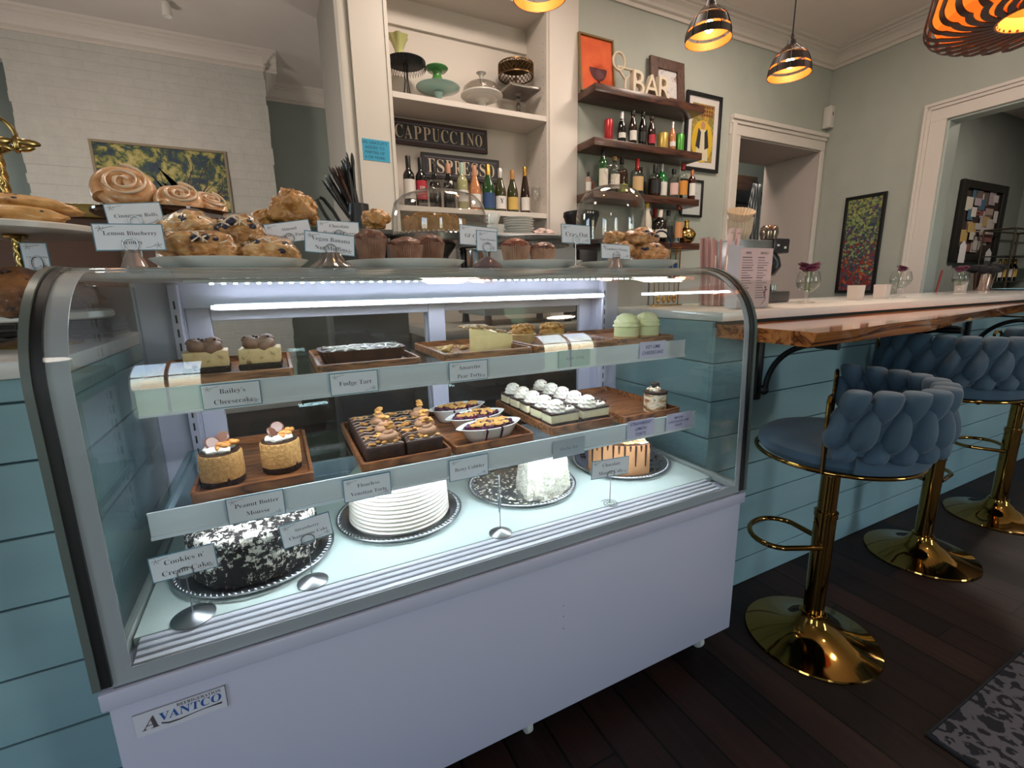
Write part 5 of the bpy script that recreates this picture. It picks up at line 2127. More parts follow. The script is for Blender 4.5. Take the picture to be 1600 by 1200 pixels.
def cookie(label, c, r, h, seed, tilt, mat=cookie_mat, g='chocolate chip cookies on the gold stand', name='cookie', cat='cookie'):
    t = thing(name, label, cat, c, 0, g)
    b = MB()
    b.blob((0, 0, 0), (r, r * 0.9, h), 0.25, 2.2, seed, 4, flat=-h * 0.75, M=Rx(tilt), fine=0.05)
    b.build('baked_dough', mat, t, None, 80)
    b = MB()
    rr = random.Random(seed)
    for k in range(16):
        a, q_ = rr.uniform(0, 2 * PI), r * 0.85 * math.sqrt(rr.random())
        b.blob((Rx(tilt) @ Vector((q_ * math.cos(a), q_ * math.sin(a) * 0.9, h * math.sqrt(max(0, 1 - (q_ / r) ** 2)) * 1.0))), (0.0065, 0.006, 0.004), 0.2, 2, k, 1)
    b.build('chips', choc_dark, t)


cookie('fat chocolate chip cookie at the front of the lower tier', (-0.15, 0.40, 1.183), 0.075, 0.04, 2, 0.5)
cookie('chocolate chip cookie behind the fat one on the lower tier', (-0.078, 0.49, 1.172), 0.05, 0.03, 5, 0.2)
cookie('chocolate chip cookie at the outer edge of the lower tier', (-0.235, 0.47, 1.172), 0.05, 0.03, 7, 0.3)
G = 'fruit breads on the upper tier'
for lab, c, rad, sd, rot in (('long fruit bread stretched along the front of the upper tier', (-0.155, 0.43, 1.331), (0.115, 0.035, 0.019), 3, 0.06),
                             ('fruit bread resting on top of the long one, sloping to the tip of the tier', (-0.115, 0.46, 1.352), (0.095, 0.035, 0.017), 6, 0.10),
                             ('short fruit bread close to the gold post', (-0.21, 0.47, 1.348), (0.06, 0.03, 0.019), 9, -0.05)):
    t = thing('fruit_bread', lab, 'bread', c, 0, G)
    b = MB()
    b.blob((0, 0, 0), rad, 0.22, 2.0, sd, 4, flat=-rad[2] * 0.85, M=Ry(rot), fine=0.05)
    b.build('loaf', loaf_mat, t, None, 80)
    b = MB()
    rr = random.Random(sd)
    for k in range(6):
        x = rr.uniform(-0.7, 0.7) * rad[0]
        u = math.sqrt(max(0, 1 - (x / rad[0]) ** 2))
        e = rr.uniform(0.2, 1.4)
        b.blob(Ry(rot) @ Vector((x, -rad[1] * 0.95 * u * math.cos(e), rad[2] * 0.95 * u * math.sin(e))), (0.005, 0.0035, 0.003), 0.1, 2, k, 1)
    b.build('dried_fruit', blueberry, t)
t = thing('name_card', 'white card with a ring clip among the chocolate chip cookies', 'name card', (-0.118, 0.475, 1.148), 0.0)
e = card_parts(t, 0.042, 0.056, ['Chocolate Chip'], 'printed')
e.location = (0, 0, 0.105)
b = MB()
b.tube([(0, 0.002, 0), (0, 0.002, 0.085)], 0.0014, 6)
for yy in (-0.0025, 0.004):
    b.tube([(0.009 * math.sin(2 * PI * k / 20), yy, 0.092 + 0.014 * math.cos(2 * PI * k / 20)) for k in range(20)], 0.0014, 6, True)
b.build('ring_clip', steel, t)
# ------------------------------------------------------------------ built-in niche in the back wall
t = thing('built_in_bookcase', 'white built-in bookcase niche holding cake stands and wine bottles', 'bookcase')
b = MB()
b.box(0.845, 1.055, 2.15, 2.47, 0, 2.98, 0.002, 1)
b.box(0.845, 0.862, 2.138, 2.15, 0, 2.98)
b.box(1.038, 1.055, 2.142, 2.15, 0, 2.98)
b.build('pilaster', pbr('ivory_trim_paint', '#dad3cb', 0.45), t, None, 0)
b = MB()
b.box(0.79, 0.845, 2.17, 2.28, 0, CEIL - 0.002, 0.004)
b.box(0.812, 0.845, 2.28, 2.31, 0, CEIL - 0.002, 0.004)
b.build('moulding', MATS['ivory_trim_paint'], t)
b = MB()
b.box(2.13, 2.36, 2.132, 2.15, 0, 3.12, 0.003)
b.build('face_frame', white_trim, t)
b = MB()
b.box(1.055, 2.13, 2.445, 2.47, 0, 2.98)
b.box(2.115, 2.13, 2.15, 2.446, 0, 2.98)
b.box(1.055, 1.06, 2.15, 2.446, 0, 2.98)
b.build('back_panel', pbr('niche_paint', '#ddd3cb', 0.55), t, None, 0)
b = MB()
b.box(1.06, 2.115, 2.155, 2.446, 2.95, 2.98)
b.box(1.06, 2.115, 2.425, 2.446, 2.80, 2.95)
b.build('header', white_trim, t, None, 0)
for z in (2.313, 1.68):
    MB().box(1.06, 2.115, 2.15, 2.446, z - 0.034, z, 0.002, 1).build('shelf', white_trim, t)
b = MB()
for z in [1.75 + 0.05 * k for k in range(10)] + [2.37 + 0.05 * k for k in range(9)]:
    for y in (2.19, 2.40):
        b.box(2.114, 2.1152, y, y + 0.006, z, z + 0.006)
b.build('peg_holes', pbr('peg_hole', '#a39a93', 0.8), t, None, 0)

w = MB()
w.box(0.85, 0.95, 2.31, 3.55, 0, CEIL)
struct('wall_divider', w, pbr('divider_paint', '#938e87', 0.8), 0)

# note on the pilaster
t = thing('paper_note', 'bright blue handwritten note taped to the white pilaster', 'note', (0.935, 2.1475, 1.975))
MB().box(-0.086, 0.086, 0, 0.002, -0.058, 0.058, rot=Ry(0.02)).build('paper', pbr('blue_paper', '#3aa7d0', 0.6), t, None, 0)
lettering('handwriting', ['20% GRATUITY', 'ADDED TO', 'PARTIES OF', '6 OR MORE'], 0.15, 0.095, pbr('blue_black_pen', '#1c3a52', 0.6), t, T(0, -0.0006, 0) @ Ry(0.02) @ FRONT, False, gap=1.2)

# word signs
def word_sign(label, word, x, z, w_, h_, y, tilt=0.0, border='#3a2422'):
    t = thing('word_sign', label, 'sign', (x, y, z), 0, 'mosaic word signs in the niche')
    b = MB()
    b.box(-w_ / 2, w_ / 2, 0, 0.02, 0, h_, 0.002, 1)
    b.build('board', pbr('sign_board_' + border, border, 0.5), t)
    b = MB()
    n = len(word)
    m = 0.022
    b.box(-w_ / 2 + m, w_ / 2 - m, -0.0012, 0, m * 0.9, h_ - m * 0.9)
    p = b.build('black_panel', pbr('sign_black', '#15131a', 0.4), t, None, 0)
    b = MB()
    step = 0.0165
    k = int((w_ - 2 * m) / step)
    for i in range(k):
        x0 = -w_ / 2 + m + i * (w_ - 2 * m) / k
        for z0 in (m * 0.95, h_ - m * 0.95 - 0.010):
            b.box(x0 + 0.0012, x0 + step - 0.0012, -0.002, -0.0012, z0, z0 + 0.010)
    cw = (w_ - 2 * m - 0.03) / n
    for i in range(n + 1):
        x0 = -w_ / 2 + m + 0.015 + i * cw
        b.box(x0 - 0.0008, x0 + 0.0008, -0.002, -0.0012, m + 0.014, h_ - m - 0.014)
    b.build('mosaic_border', pbr('grey_mosaic', '#5d5763', 0.4), t, None, 0)
    for i, ch in enumerate(word):
        x0 = -w_ / 2 + m + 0.015 + (i + 0.5) * cw
        lettering('letter', [ch], cw * 0.82, h_ - 2 * m - 0.03, pbr('sign_cream', '#d6c4ab', 0.5), t, T(x0, -0.0026, h_ / 2) @ FRONT, stretch=True, bold=-0.008)
    t.rotation_euler = (tilt, 0, 0)
    return t


word_sign('dark mosaic word sign directly under the upper niche shelf', 'CAPPUCCINO', 1.435, 2.105, 0.70, 0.155, 2.415, -0.03, '#3f2626')
word_sign('dark mosaic word sign partly hidden by the row of wine bottles', 'ESPRESSO', 1.575, 1.905, 0.575, 0.16, 2.39, -0.03, '#241f22')

# cake stands on the upper niche shelf
NZ = 2.3135


def spun(name, label, cat, loc, parts, group='cake stands on the upper niche shelf'):
    t = thing(name, label, cat, loc, 0, group)
    for nm, prof, m, kw in parts:
        b = MB()
        b.lathe(prof, kw.get('seg', 48), wob=kw.get('wob'))
        b.build(nm, m, t, None, kw.get('smooth', 50))
    return t


blk = pbr('black_wrought_metal', '#17161a', 0.45, 0.4)
t = spun('cake_stand', 'black metal cake stand with a lacy hanging rim, next to the pilaster', 'cake stand', (1.19, 2.29, NZ),
         [('plate', [(0, 0.215), (0.116, 0.215), (0.121, 0.22), (0.121, 0.226), (0, 0.222)], blk, {})])
b = MB()
for k in range(40):
    a = 2 * PI * k / 40
    b.tube([(0.120 * math.cos(a + 0.06 * s), 0.120 * math.sin(a + 0.06 * s), 0.22 - zz) for s, zz in ((-1, 0), (-0.6, 0.022), (0, 0.03), (0.6, 0.022), (1, 0))], 0.0016, 4)
    b.blob((0.120 * math.cos(a), 0.120 * math.sin(a), 0.186), (0.003, 0.003, 0.004), 0, 1, 0, 1)
b.build('lace_rim', blk, t)
b = MB()
for k in range(3):
    a = 2 * PI * k / 3 + 0.4
    b.tube([(0.012 * math.cos(a), 0.012 * math.sin(a), 0.215), (0.010 * math.cos(a), 0.010 * math.sin(a), 0.12), (0.022 * math.cos(a), 0.022 * math.sin(a), 0.05), (0.07 * math.cos(a), 0.07 * math.sin(a), 0.0045)], 0.0035, 6)
b.build('legs', blk, t)
yel = thin_glass('pale_yellow_glass', '#d9d58f', 1.5)
spun('glass_vase', 'pale yellow ruffled glass vase standing on the black metal cake stand', 'vase', (1.15, 2.28, NZ + 0.2265),
     [('vase', [(0, 0), (0.03, 0), (0.033, 0.006), (0.022, 0.03), (0.03, 0.06), (0.045, 0.10), (0.06, 0.125), (0.057, 0.125), (0.04, 0.098), (0.024, 0.058), (0.018, 0.03), (0, 0.02)], pbr('vaseline_glass', '#c5c583', 0.15, coat=0.5), {'wob': lambda a, r, z: r * (1 + (0.12 if z > 0.09 else 0.02) * math.sin(a * 6))})], None)
jade = pbr('jade_green_glass', '#4d8a45', 0.2, coat=0.4)
tealg = pbr('pale_teal_glass', '#9fc4bd', 0.2, coat=0.4)
spun('cake_stand', 'wide pale teal glass cake stand under the green one', 'cake stand', (1.395, 2.298, NZ),
     [('plate', [(0, 0.092), (0.09, 0.096), (0.138, 0.112), (0.14, 0.116), (0.136, 0.117), (0.09, 0.101), (0, 0.098)], tealg, {'wob': lambda a, r, z: r * (1 + 0.012 * math.sin(a * 24) * (r > 0.1))}),
      ('pedestal', [(0, 0), (0.055, 0), (0.057, 0.006), (0.022, 0.025), (0.02, 0.06), (0.03, 0.088), (0, 0.088)], tealg, {})])
spun('cake_stand', 'small jade green glass pedestal standing on the pale teal one', 'cake stand', (1.392, 2.30, NZ + 0.1003),
     [('foot', [(0, 0), (0.048, 0), (0.05, 0.008), (0.046, 0.05), (0.03, 0.075), (0.026, 0.095), (0.035, 0.11), (0, 0.112)], jade, {}),
      ('plate', [(0, 0.1121), (0.06, 0.1121), (0.072, 0.125), (0.07, 0.13), (0, 0.122)], jade, {})])
milk = pbr('milk_glass', '#cfccc6', 0.2, coat=0.4)
crystal = thin_glass('pressed_crystal', '#d8d5d1', 1.6, 0.05, (60, 0.8))
spun('cake_stand', 'white glass cake stand with a stepped rim under a crystal dome', 'cake stand', (1.695, 2.29, NZ),
     [('plate', [(0, 0.085), (0.10, 0.088), (0.102, 0.096), (0.134, 0.102), (0.14, 0.106), (0.14, 0.112), (0.136, 0.116), (0, 0.112)], milk, {}),
      ('pedestal', [(0, 0), (0.06, 0), (0.062, 0.006), (0.03, 0.02), (0.026, 0.07), (0.05, 0.085), (0, 0.085)], milk, {})])
spun('crystal_dome', 'pressed crystal lid with a flared knob on the white glass stand', 'glass dome', (1.695, 2.29, NZ + 0.1165),
     [('lid', [(0.124, 0), (0.125, 0.02), (0.118, 0.04), (0.09, 0.062), (0.04, 0.072), (0, 0.073)], crystal, {'wob': lambda a, r, z: r * (1 + 0.012 * math.sin(a * 28))}),
      ('knob', [(0, 0.073), (0.012, 0.073), (0.009, 0.095), (0.018, 0.118), (0.034, 0.13), (0.032, 0.133), (0.012, 0.122), (0, 0.12)], milk, {})])
sil = pbr('antique_silver', '#8f8a86', 0.3, 1.0)
t = thing('cake_stand', 'square silver cake stand on a turned stem at the end of the niche shelf', 'cake stand', (1.975, 2.30, NZ), 0.0, 'cake stands on the upper niche shelf')
b = MB()
b.box(-0.115, 0.115, -0.115, 0.115, 0.168, 0.186, 0.003)
b.build('plate', sil, t)
b = MB()
b.lathe([(0, 0), (0.045, 0), (0.046, 0.004), (0.012, 0.03), (0.02, 0.05), (0.012, 0.07), (0.018, 0.09), (0.01, 0.11), (0.018, 0.13), (0.012, 0.15), (0.02, 0.168), (0, 0.168)], 28)
b.build('stem', sil, t)
t = thing('cake_stand', 'round bronze cake stand with a pierced lattice drum, above the square silver one', 'cake stand', (1.955, 2.29, NZ + 0.1865), 0, 'cake stands on the upper niche shelf')
bronze = pbr('antique_bronze', '#6e5335', 0.35, 0.85)
b = MB()
b.lathe([(0, 0), (0.04, 0), (0.04, 0.004), (0.008, 0.012), (0.008, 0.08), (0, 0.08)], 24)
b.build('stem', bronze, t)
b = MB()
b.lathe([(0, 0.135), (0.118, 0.135), (0.118, 0.139), (0, 0.139)], 48)
b.build('plate', bronze, t)
b = MB()
R_ = 0.119
for z in (0.078, 0.15):
    b.lathe([(R_ - 0.002, z - 0.004), (R_ + 0.002, z - 0.004), (R_ + 0.002, z + 0.004), (R_ - 0.002, z + 0.004), (R_ - 0.002, z - 0.004)], 48)
n = 26
for k in range(n):
    for s in (-1, 1):
        for (z0, z1) in ((0.08, 0.114), (0.114, 0.148)):
            a0 = 2 * PI * k / n
            a1 = a0 + s * 2 * PI / n
            am = (a0 + a1) / 2
            b.tube([(R_ * math.cos(a0), R_ * math.sin(a0), z0), (R_ * math.cos(am), R_ * math.sin(am), (z0 + z1) / 2), (R_ * math.cos(a1), R_ * math.sin(a1), z1)], 0.003, 4)
b.build('lattice_drum', bronze, t, None, 0)

# ------------------------------------------------------------------ bottles
def gls(name, col, rough=0.08):
    return pbr(name, col, rough, 0, coat=0.6, coatrough=0.03)


PROFILES = {
    'bordeaux': ([(0, 0), (0.034, 0), (0.037, 0.003), (0.037, 0.185), (0.034, 0.2), (0.018, 0.222), (0.0145, 0.235), (0.0145, 0.296), (0, 0.296)], (0.055, 0.165)),
    'burgundy': ([(0, 0), (0.037, 0), (0.040, 0.003), (0.040, 0.14), (0.036, 0.17), (0.022, 0.21), (0.0155, 0.24), (0.0145, 0.296), (0, 0.296)], (0.03, 0.115)),
    'champagne': ([(0, 0), (0.040, 0), (0.043, 0.004), (0.043, 0.145), (0.036, 0.185), (0.022, 0.22), (0.016, 0.25), (0.017, 0.285), (0.015, 0.3), (0, 0.3)], (0.03, 0.125)),
    'flute': ([(0, 0), (0.033, 0), (0.036, 0.003), (0.036, 0.12), (0.03, 0.18), (0.02, 0.24), (0.0145, 0.27), (0.0145, 0.325), (0, 0.325)], (0.03, 0.12)),
    'spirit': ([(0, 0), (0.036, 0), (0.039, 0.003), (0.039, 0.155), (0.034, 0.172), (0.017, 0.188), (0.014, 0.2), (0.014, 0.25), (0, 0.25)], (0.03, 0.13)),
    'squat': ([(0, 0), (0.044, 0), (0.047, 0.004), (0.047, 0.12), (0.04, 0.145), (0.018, 0.162), (0.0145, 0.175), (0.0145, 0.215), (0, 0.215)], (0.025, 0.10)),
    'beer': ([(0, 0), (0.028, 0), (0.0305, 0.003), (0.0305, 0.12), (0.026, 0.145), (0.015, 0.18), (0.013, 0.2), (0.0135, 0.228), (0, 0.228)], (0.03, 0.095)),
    'tall': ([(0, 0), (0.034, 0), (0.037, 0.003), (0.037, 0.19), (0.03, 0.215), (0.016, 0.235), (0.014, 0.29), (0, 0.29)], (0.04, 0.16)),
}


def bottle(label, kind, loc, glass, cap=None, lab=None, h=None, group=None, cap_z=0.8, labz=None, clearb=None, word=None, wordm=None, rs=1.0):
    prof, lz = PROFILES[kind]
    H = prof[-1][1]
    s = (h or H) / H
    t = thing('bottle', label, 'bottle', loc, 0, group)
    b = MB()
    b.lathe([(r * rs, z * s) for r, z in prof], 28)
    b.build('glass', glass, t, None, 45)
    if clearb:
        b = MB()
        lim = clearb[1] * H
        pr = [(max(r - 0.002, 0) * rs, (z + 0.003 if i < 2 else z) * s) for i, (r, z) in enumerate(prof) if z <= lim]
        pr.append((0, pr[-1][1]))
        b.lathe(pr, 24)
        b.build('liquid', clearb[0], t, None, 45)
    if cap:
        b = MB()
        rn = 0.0158 * rs if kind != 'champagne' else 0.0185 * rs
        rl = {'champagne': 0.024}.get(kind, 0.0165) * rs
        b.lathe([(rl, cap_z * H * s), (rn, (cap_z + 0.05) * H * s), (rn, (H + 0.001) * s), (rn * 0.9, (H + 0.0035) * s), (0, (H + 0.0035) * s)], 22)
        b.build('capsule', cap, t, None, 45)
    if lab:
        z0, z1 = labz or lz
        rr = max(r for r, z in prof) * rs + 0.0005
        b = MB()
        b.lathe([(rr, z0 * s), (rr, z1 * s)], 20, a0=-PI / 2 - 1.35, a1=-PI / 2 + 1.1)
        e = b.build('label', lab, t, None, 45)
        if word:
            lettering('label_word', [word], 0.034, 0.03, wordm, e, T(-0.006, -rr - 0.001, (z0 + (z1 - z0) * 0.62) * s) @ FRONT)
    return t


black_g = gls('black_green_glass', '#0d0f0e')
green_g = gls('green_bottle_glass', '#1f4a24')
olive_g = gls('olive_bottle_glass', '#3a3a1c')
brown_g = gls('brown_bottle_glass', '#2b1a10')
amber_g = gls('amber_liquor', '#8a4a1c')
pale_g = gls('pale_wine_glass', '#a6a578')
rose_g = gls('rose_wine_glass', '#c58258')
clear_g = gls('clear_spirit_glass', '#a5a9a6', 0.05)
cream_lab = pbr('cream_label', '#d5cdc0', 0.6)
white_lab = pbr('white_label', '#dedad6', 0.6)
red_lab = pbr('red_label', '#b3263a', 0.5)
blue_lab = pbr('navy_label', '#2c4a78', 0.45)
gold_lab = pbr('golden_label', '#d0ad5e', 0.5)
blk_lab = pbr('black_label', '#1b1a1c', 0.5)
tan_lab = pbr('tan_label', '#c9a878', 0.6)
orange_lab = pbr('orange_label', '#d08a34', 0.5)
foil_gold = pbr('gold_foil', '#c39a4c', 0.3, 0.9)
foil_blk = pbr('black_foil', '#131316', 0.4)
foil_red = pbr('red_wax', '#b02a2c', 0.4)
foil_green = pbr('pale_green_foil', '#a9bfae', 0.35)
foil_pink = pbr('rose_foil', '#c98f72', 0.35)
foil_white = pbr('silver_foil', '#c9c6c6', 0.3, 0.5)
cork = pbr('cork_stopper', '#b08d62', 0.8)

G = 'wine bottles in the niche'
WY = 2.285
bz = 1.6805
bottle('dark wine bottle with a white label, first in the row, against the niche side', 'bordeaux', (1.165, WY, bz), black_g, foil_blk, white_lab, 0.315, G, 0.74)
bottle('dark wine bottle with a bright red label reading 120', 'bordeaux', (1.245, WY, bz), black_g, foil_blk, red_lab, 0.312, G, 0.74, word='120', wordm=white_lab)
bottle('plain black wine bottle between the red label and the white emblem', 'burgundy', (1.336, WY, bz), black_g, foil_blk, None, 0.285, G, 0.74)
t = bottle('black wine bottle with a small round white emblem on its shoulder', 'burgundy', (1.434, WY, bz), black_g, foil_pink, None, 0.295, G, 0.78)
b = MB()
b.blob((0.004, -0.031, 0.178), (0.012, 0.003, 0.013), 0.1, 2, 0, 2, M=Rx(-0.35))
b.build('emblem', white_lab, t)
bottle('pale yellow wine bottle with a light green capsule', 'bordeaux', (1.53, WY, bz), pale_g, foil_green, white_lab, 0.308, G, 0.72, labz=(0.06, 0.13))
bottle('orange-pink rose wine bottle', 'burgundy', (1.622, WY, bz), rose_g, foil_pink, white_lab, 0.30, G, 0.72)
bottle('green sparkling wine bottle with gold foil and a navy label', 'champagne', (1.722, WY, bz), green_g, foil_gold, blue_lab, 0.315, G, 0.68)
bottle('olive wine bottle with a white label marked with a dark Y', 'burgundy', (1.814, WY, bz), olive_g, foil_white, white_lab, 0.298, G, 0.78, word='Y', wordm=blue_lab)
bottle('olive wine bottle with a golden label and orange capsule', 'burgundy', (1.91, WY, bz), olive_g, pbr('orange_capsule', '#b9803f', 0.4), gold_lab, 0.295, G, 0.78)
bottle('slim brown wine bottle with a yellow capsule, last in the row', 'flute', (2.012, WY, bz), brown_g, foil_gold, white_lab, 0.325, G, 0.82)
spun('wine_glass', 'clear stemmed wine glass at the end of the wine bottle row', 'wine glass', (2.075, 2.24, bz),
     [('glass', [(0, 0), (0.03, 0), (0.031, 0.003), (0.004, 0.008), (0.004, 0.085), (0.024, 0.1), (0.034, 0.13), (0.031, 0.19), (0.029, 0.19), (0.031, 0.13), (0.02, 0.104), (0, 0.096)], clear, {})], None)

# ------------------------------------------------------------------ floating shelves
walnut_wood = wood('dark_walnut_board', '#2a1712', '#4a2a20', '#5c3829', 'X', 2.0, 0.35, 0.1, 10)
tops = [(2.487, 'topmost thick dark wooden wall shelf with the bar letters and paintings'), (2.157, 'second dark wooden wall shelf from the top, holding cans and beer bottles'),
        (1.818, 'third dark wooden wall shelf from the top, crowded with liquor bottles'), (1.487, 'lowest dark wooden wall shelf, partly hidden by the glass bell')]
for z, lab in tops:
    o = MB().box(2.36, 3.385 if z > 1.6 else 3.42, 1.935, 2.149, z - 0.05, z, 0.003).build('wall_shelf', walnut_wood)
    tag(o, lab, 'shelf', 'dark floating shelves on the bar wall')
S1, S2, S3, S4 = [z + 0.0005 for z, _ in tops]

# second shelf: cans and small bottles
def can(label, x, y, z, col, r=0.033, h=0.122, group='cans on the second wall shelf'):
    t = thing('drink_can', label, 'can', (x, y, z), 0, group)
    b = MB()
    b.lathe([(0, 0), (r * 0.8, 0), (r, 0.008), (r, h - 0.012), (r * 0.83, h - 0.002)], 28)
    b.build('can_body', col, t)
    b = MB()
    b.lathe([(r * 0.83, h - 0.002), (r * 0.86, h), (r * 0.78, h), (r * 0.76, h - 0.005), (0, h - 0.005)], 28)
    b.build('can_top', steel, t)


can('slim red drink can at the start of the second wall shelf', 2.53, 2.0, S2, pbr('red_can', '#b52a30', 0.3, 0.3), 0.029, 0.146)
G = 'small bottles on the second wall shelf'
bottle('small dark bottle with silver foil on the second wall shelf', 'champagne', (2.645, 2.0, S2), black_g, foil_white, white_lab, 0.205, G, 0.72, labz=(0.05, 0.10), rs=0.7)
bottle('dark beer bottle with a round white label, beside the silver foil bottle', 'beer', (2.745, 2.0, S2), brown_g, foil_blk, white_lab, 0.225, G, 0.9)
bottle('tall plain dark beer bottle without a pale label', 'beer', (2.838, 2.0, S2), gls('near_black_glass', '#120d0b'), foil_blk, blk_lab, 0.23, G, 0.9)
bottle('brown beer bottle with a red label, closest to the yellow can', 'beer', (2.923, 2.0, S2), brown_g, pbr('dark_crown_cap', '#2d2320', 0.4), red_lab, 0.21, G, 0.93)
can('squat yellow drink can on the second wall shelf', 3.035, 2.0, S2, pbr('yellow_can', '#b59a4a', 0.35, 0.3), 0.04, 0.118)
bottle('little pale bottle with white foil between the yellow and green cans', 'champagne', (3.115, 1.985, S2), rose_g, foil_white, white_lab, 0.195, G, 0.7, labz=(0.04, 0.09), rs=0.62)
can('green drink can at the end of the second wall shelf', 3.208, 2.0, S2, pbr('green_can', '#4f9a3c', 0.3, 0.3), 0.033, 0.13)

# third shelf: liquor
G = 'liquor bottles on the third wall shelf'
Y3 = 2.02
amb = (amber_g, 0.5)
clearb = thin_glass('liquor_glass', '#e3e6e2', 1.5)
whisky = pbr('whisky', '#9a4f17', 0.1)
darkrum = pbr('dark_liquor', '#3d2115', 0.1)
waterl = thin_glass('clear_spirit', '#d7dcda', 1.33)
bottle('tiny bottle with a pale label at the very start of the third wall shelf', 'spirit', (2.405, 2.06, S3), gls('pink_mini', '#a98b7c'), foil_blk, white_lab, 0.145, G, 0.78, rs=0.6)
bottle('tiny reddish bottle tucked beside the green vermouth bottle', 'spirit', (2.45, 2.09, S3), gls('red_mini', '#8a4b3c'), blue_lab, None, 0.12, G, 0.78, rs=0.6)
bottle('green vermouth bottle with a cream label on the third wall shelf', 'tall', (2.475, 1.985, S3), green_g, foil_blk, cream_lab, 0.275, G, 0.86)
bottle('dark liquor bottle directly behind the bell knob, with a black cap', 'spirit', (2.545, 2.07, S3), clearb, foil_blk, None, 0.235, G, 0.8, clearb=(darkrum, 0.6))
bottle('clear bottle with a cork and pale label, beside the bell knob', 'spirit', (2.59, 2.0, S3), clearb, cork, cream_lab, 0.245, G, 0.9, clearb=(darkrum, 0.55))
bottle('broad dark rum bottle with a green lower label', 'squat', (2.68, 2.03, S3), clearb, pbr('dark_cap', '#3a2c24', 0.5), pbr('lime_label', '#8f9a3c', 0.5), 0.255, G, 0.85, labz=(0.015, 0.06), clearb=(darkrum, 0.7))
bottle('bourbon bottle with a dripping red wax top and a tan label', 'squat', (2.80, 2.0, S3), clearb, foil_red, tan_lab, 0.25, G, 0.7, labz=(0.025, 0.11), clearb=(pbr('bourbon', '#8d5a2a', 0.1), 0.55))
bottle('clear bottle with a dark collar next to the tan-labelled bourbon', 'spirit', (2.885, 2.06, S3), clearb, pbr('brown_cap', '#57473a', 0.5), blk_lab, 0.215, G, 0.86, clearb=(darkrum, 0.5))
bottle('whiskey bottle with a black label and a black cap', 'squat', (2.965, 1.99, S3), clearb, foil_blk, blk_lab, 0.225, G, 0.78, labz=(0.02, 0.11), clearb=(darkrum, 0.62))
bottle('green gin bottle with a white label and a white cap', 'squat', (3.06, 2.02, S3), gls('bright_green_glass', '#1d6b33'), foil_white, white_lab, 0.245, G, 0.8, labz=(0.015, 0.10), rs=0.92)
bottle('clear liqueur bottle with a pink and white label', 'spirit', (3.165, 2.0, S3), clearb, foil_blk, pbr('pink_label', '#d6b3ae', 0.5), 0.215, G, 0.86, clearb=(waterl, 0.6))
bottle('amber cinnamon whisky bottle with a red cap and orange label', 'spirit', (3.258, 2.0, S3), clearb, foil_red, orange_lab, 0.26, G, 0.84, clearb=(whisky, 0.6))
bottle('brown bottle with an orange cap and white label, last on the third wall shelf', 'tall', (3.345, 1.985, S3), gls('deep_brown_glass', '#3a150d'), pbr('orange_cap', '#b4683a', 0.4), white_lab, 0.22, G, 0.78, rs=0.8)
bottle('dark bottle half hidden behind the pink-labelled liqueur', 'tall', (3.135, 2.10, S3), black_g, foil_blk, None, 0.265, G, 0.8)
# lowest shelf
G = 'bottles on the lowest wall shelf'
bottle('white bottle with a yellow cap on the lowest wall shelf, beside the glass bell', 'burgundy', (2.89, 1.98, S4), pbr('frosted_white_glass', '#cfc6b6', 0.3), pbr('yellow_cap', '#c9a63c', 0.4), None, 0.30, G, 0.82)
bottle('thin clear bottle behind the white bottle on the lowest wall shelf', 'tall', (2.985, 2.06, S4), clearb, foil_white, None, 0.28, G, 0.85, clearb=(waterl, 0.7))
bottle('dark round liqueur bottle with a cream neck and label', 'squat', (3.02, 1.975, S4), gls('dark_brown_liqueur', '#1a1310'), cream_lab, cream_lab, 0.235, G, 0.72, labz=(0.03, 0.085), rs=1.2)
bottle('clear bottle with a red cap peeking over the dark liqueur bottle', 'tall', (3.075, 2.09, S4), clearb, foil_red, None, 0.265, G, 0.75, clearb=(waterl, 0.6))
bottle('clear bottle with a black and gold label on the lowest wall shelf', 'spirit', (3.13, 2.0, S4), clearb, foil_blk, blk_lab, 0.24, G, 0.86, clearb=(waterl, 0.6))
bottle('clear bottle with an orange label and reddish cap next to the gold ornament', 'tall', (3.225, 1.99, S4), clearb, pbr('rust_cap', '#a04a34', 0.4), pbr('peach_label', '#c98d5c', 0.5), 0.285, G, 0.88, clearb=(waterl, 0.6))
t = thing('gold_flask', 'round golden flask with a stopper at the end of the lowest wall shelf', 'flask', (3.33, 2.0, S4))
b = MB()
b.lathe([(0, 0), (0.035, 0), (0.06, 0.02), (0.073, 0.055), (0.068, 0.09), (0.045, 0.115), (0.022, 0.125), (0.02, 0.14), (0, 0.14)], 32)
b.build('body', gold, t)
b = MB()
b.lathe([(0, 0.14), (0.017, 0.14), (0.017, 0.165), (0.022, 0.17), (0.02, 0.178), (0, 0.18)], 20)
b.build('stopper', brass, t)
b = MB()
b.blob((0.012, -0.069, 0.065), (0.022, 0.006, 0.022), 0.2, 3, 1, 2)
b.build('medallion', brass, t)

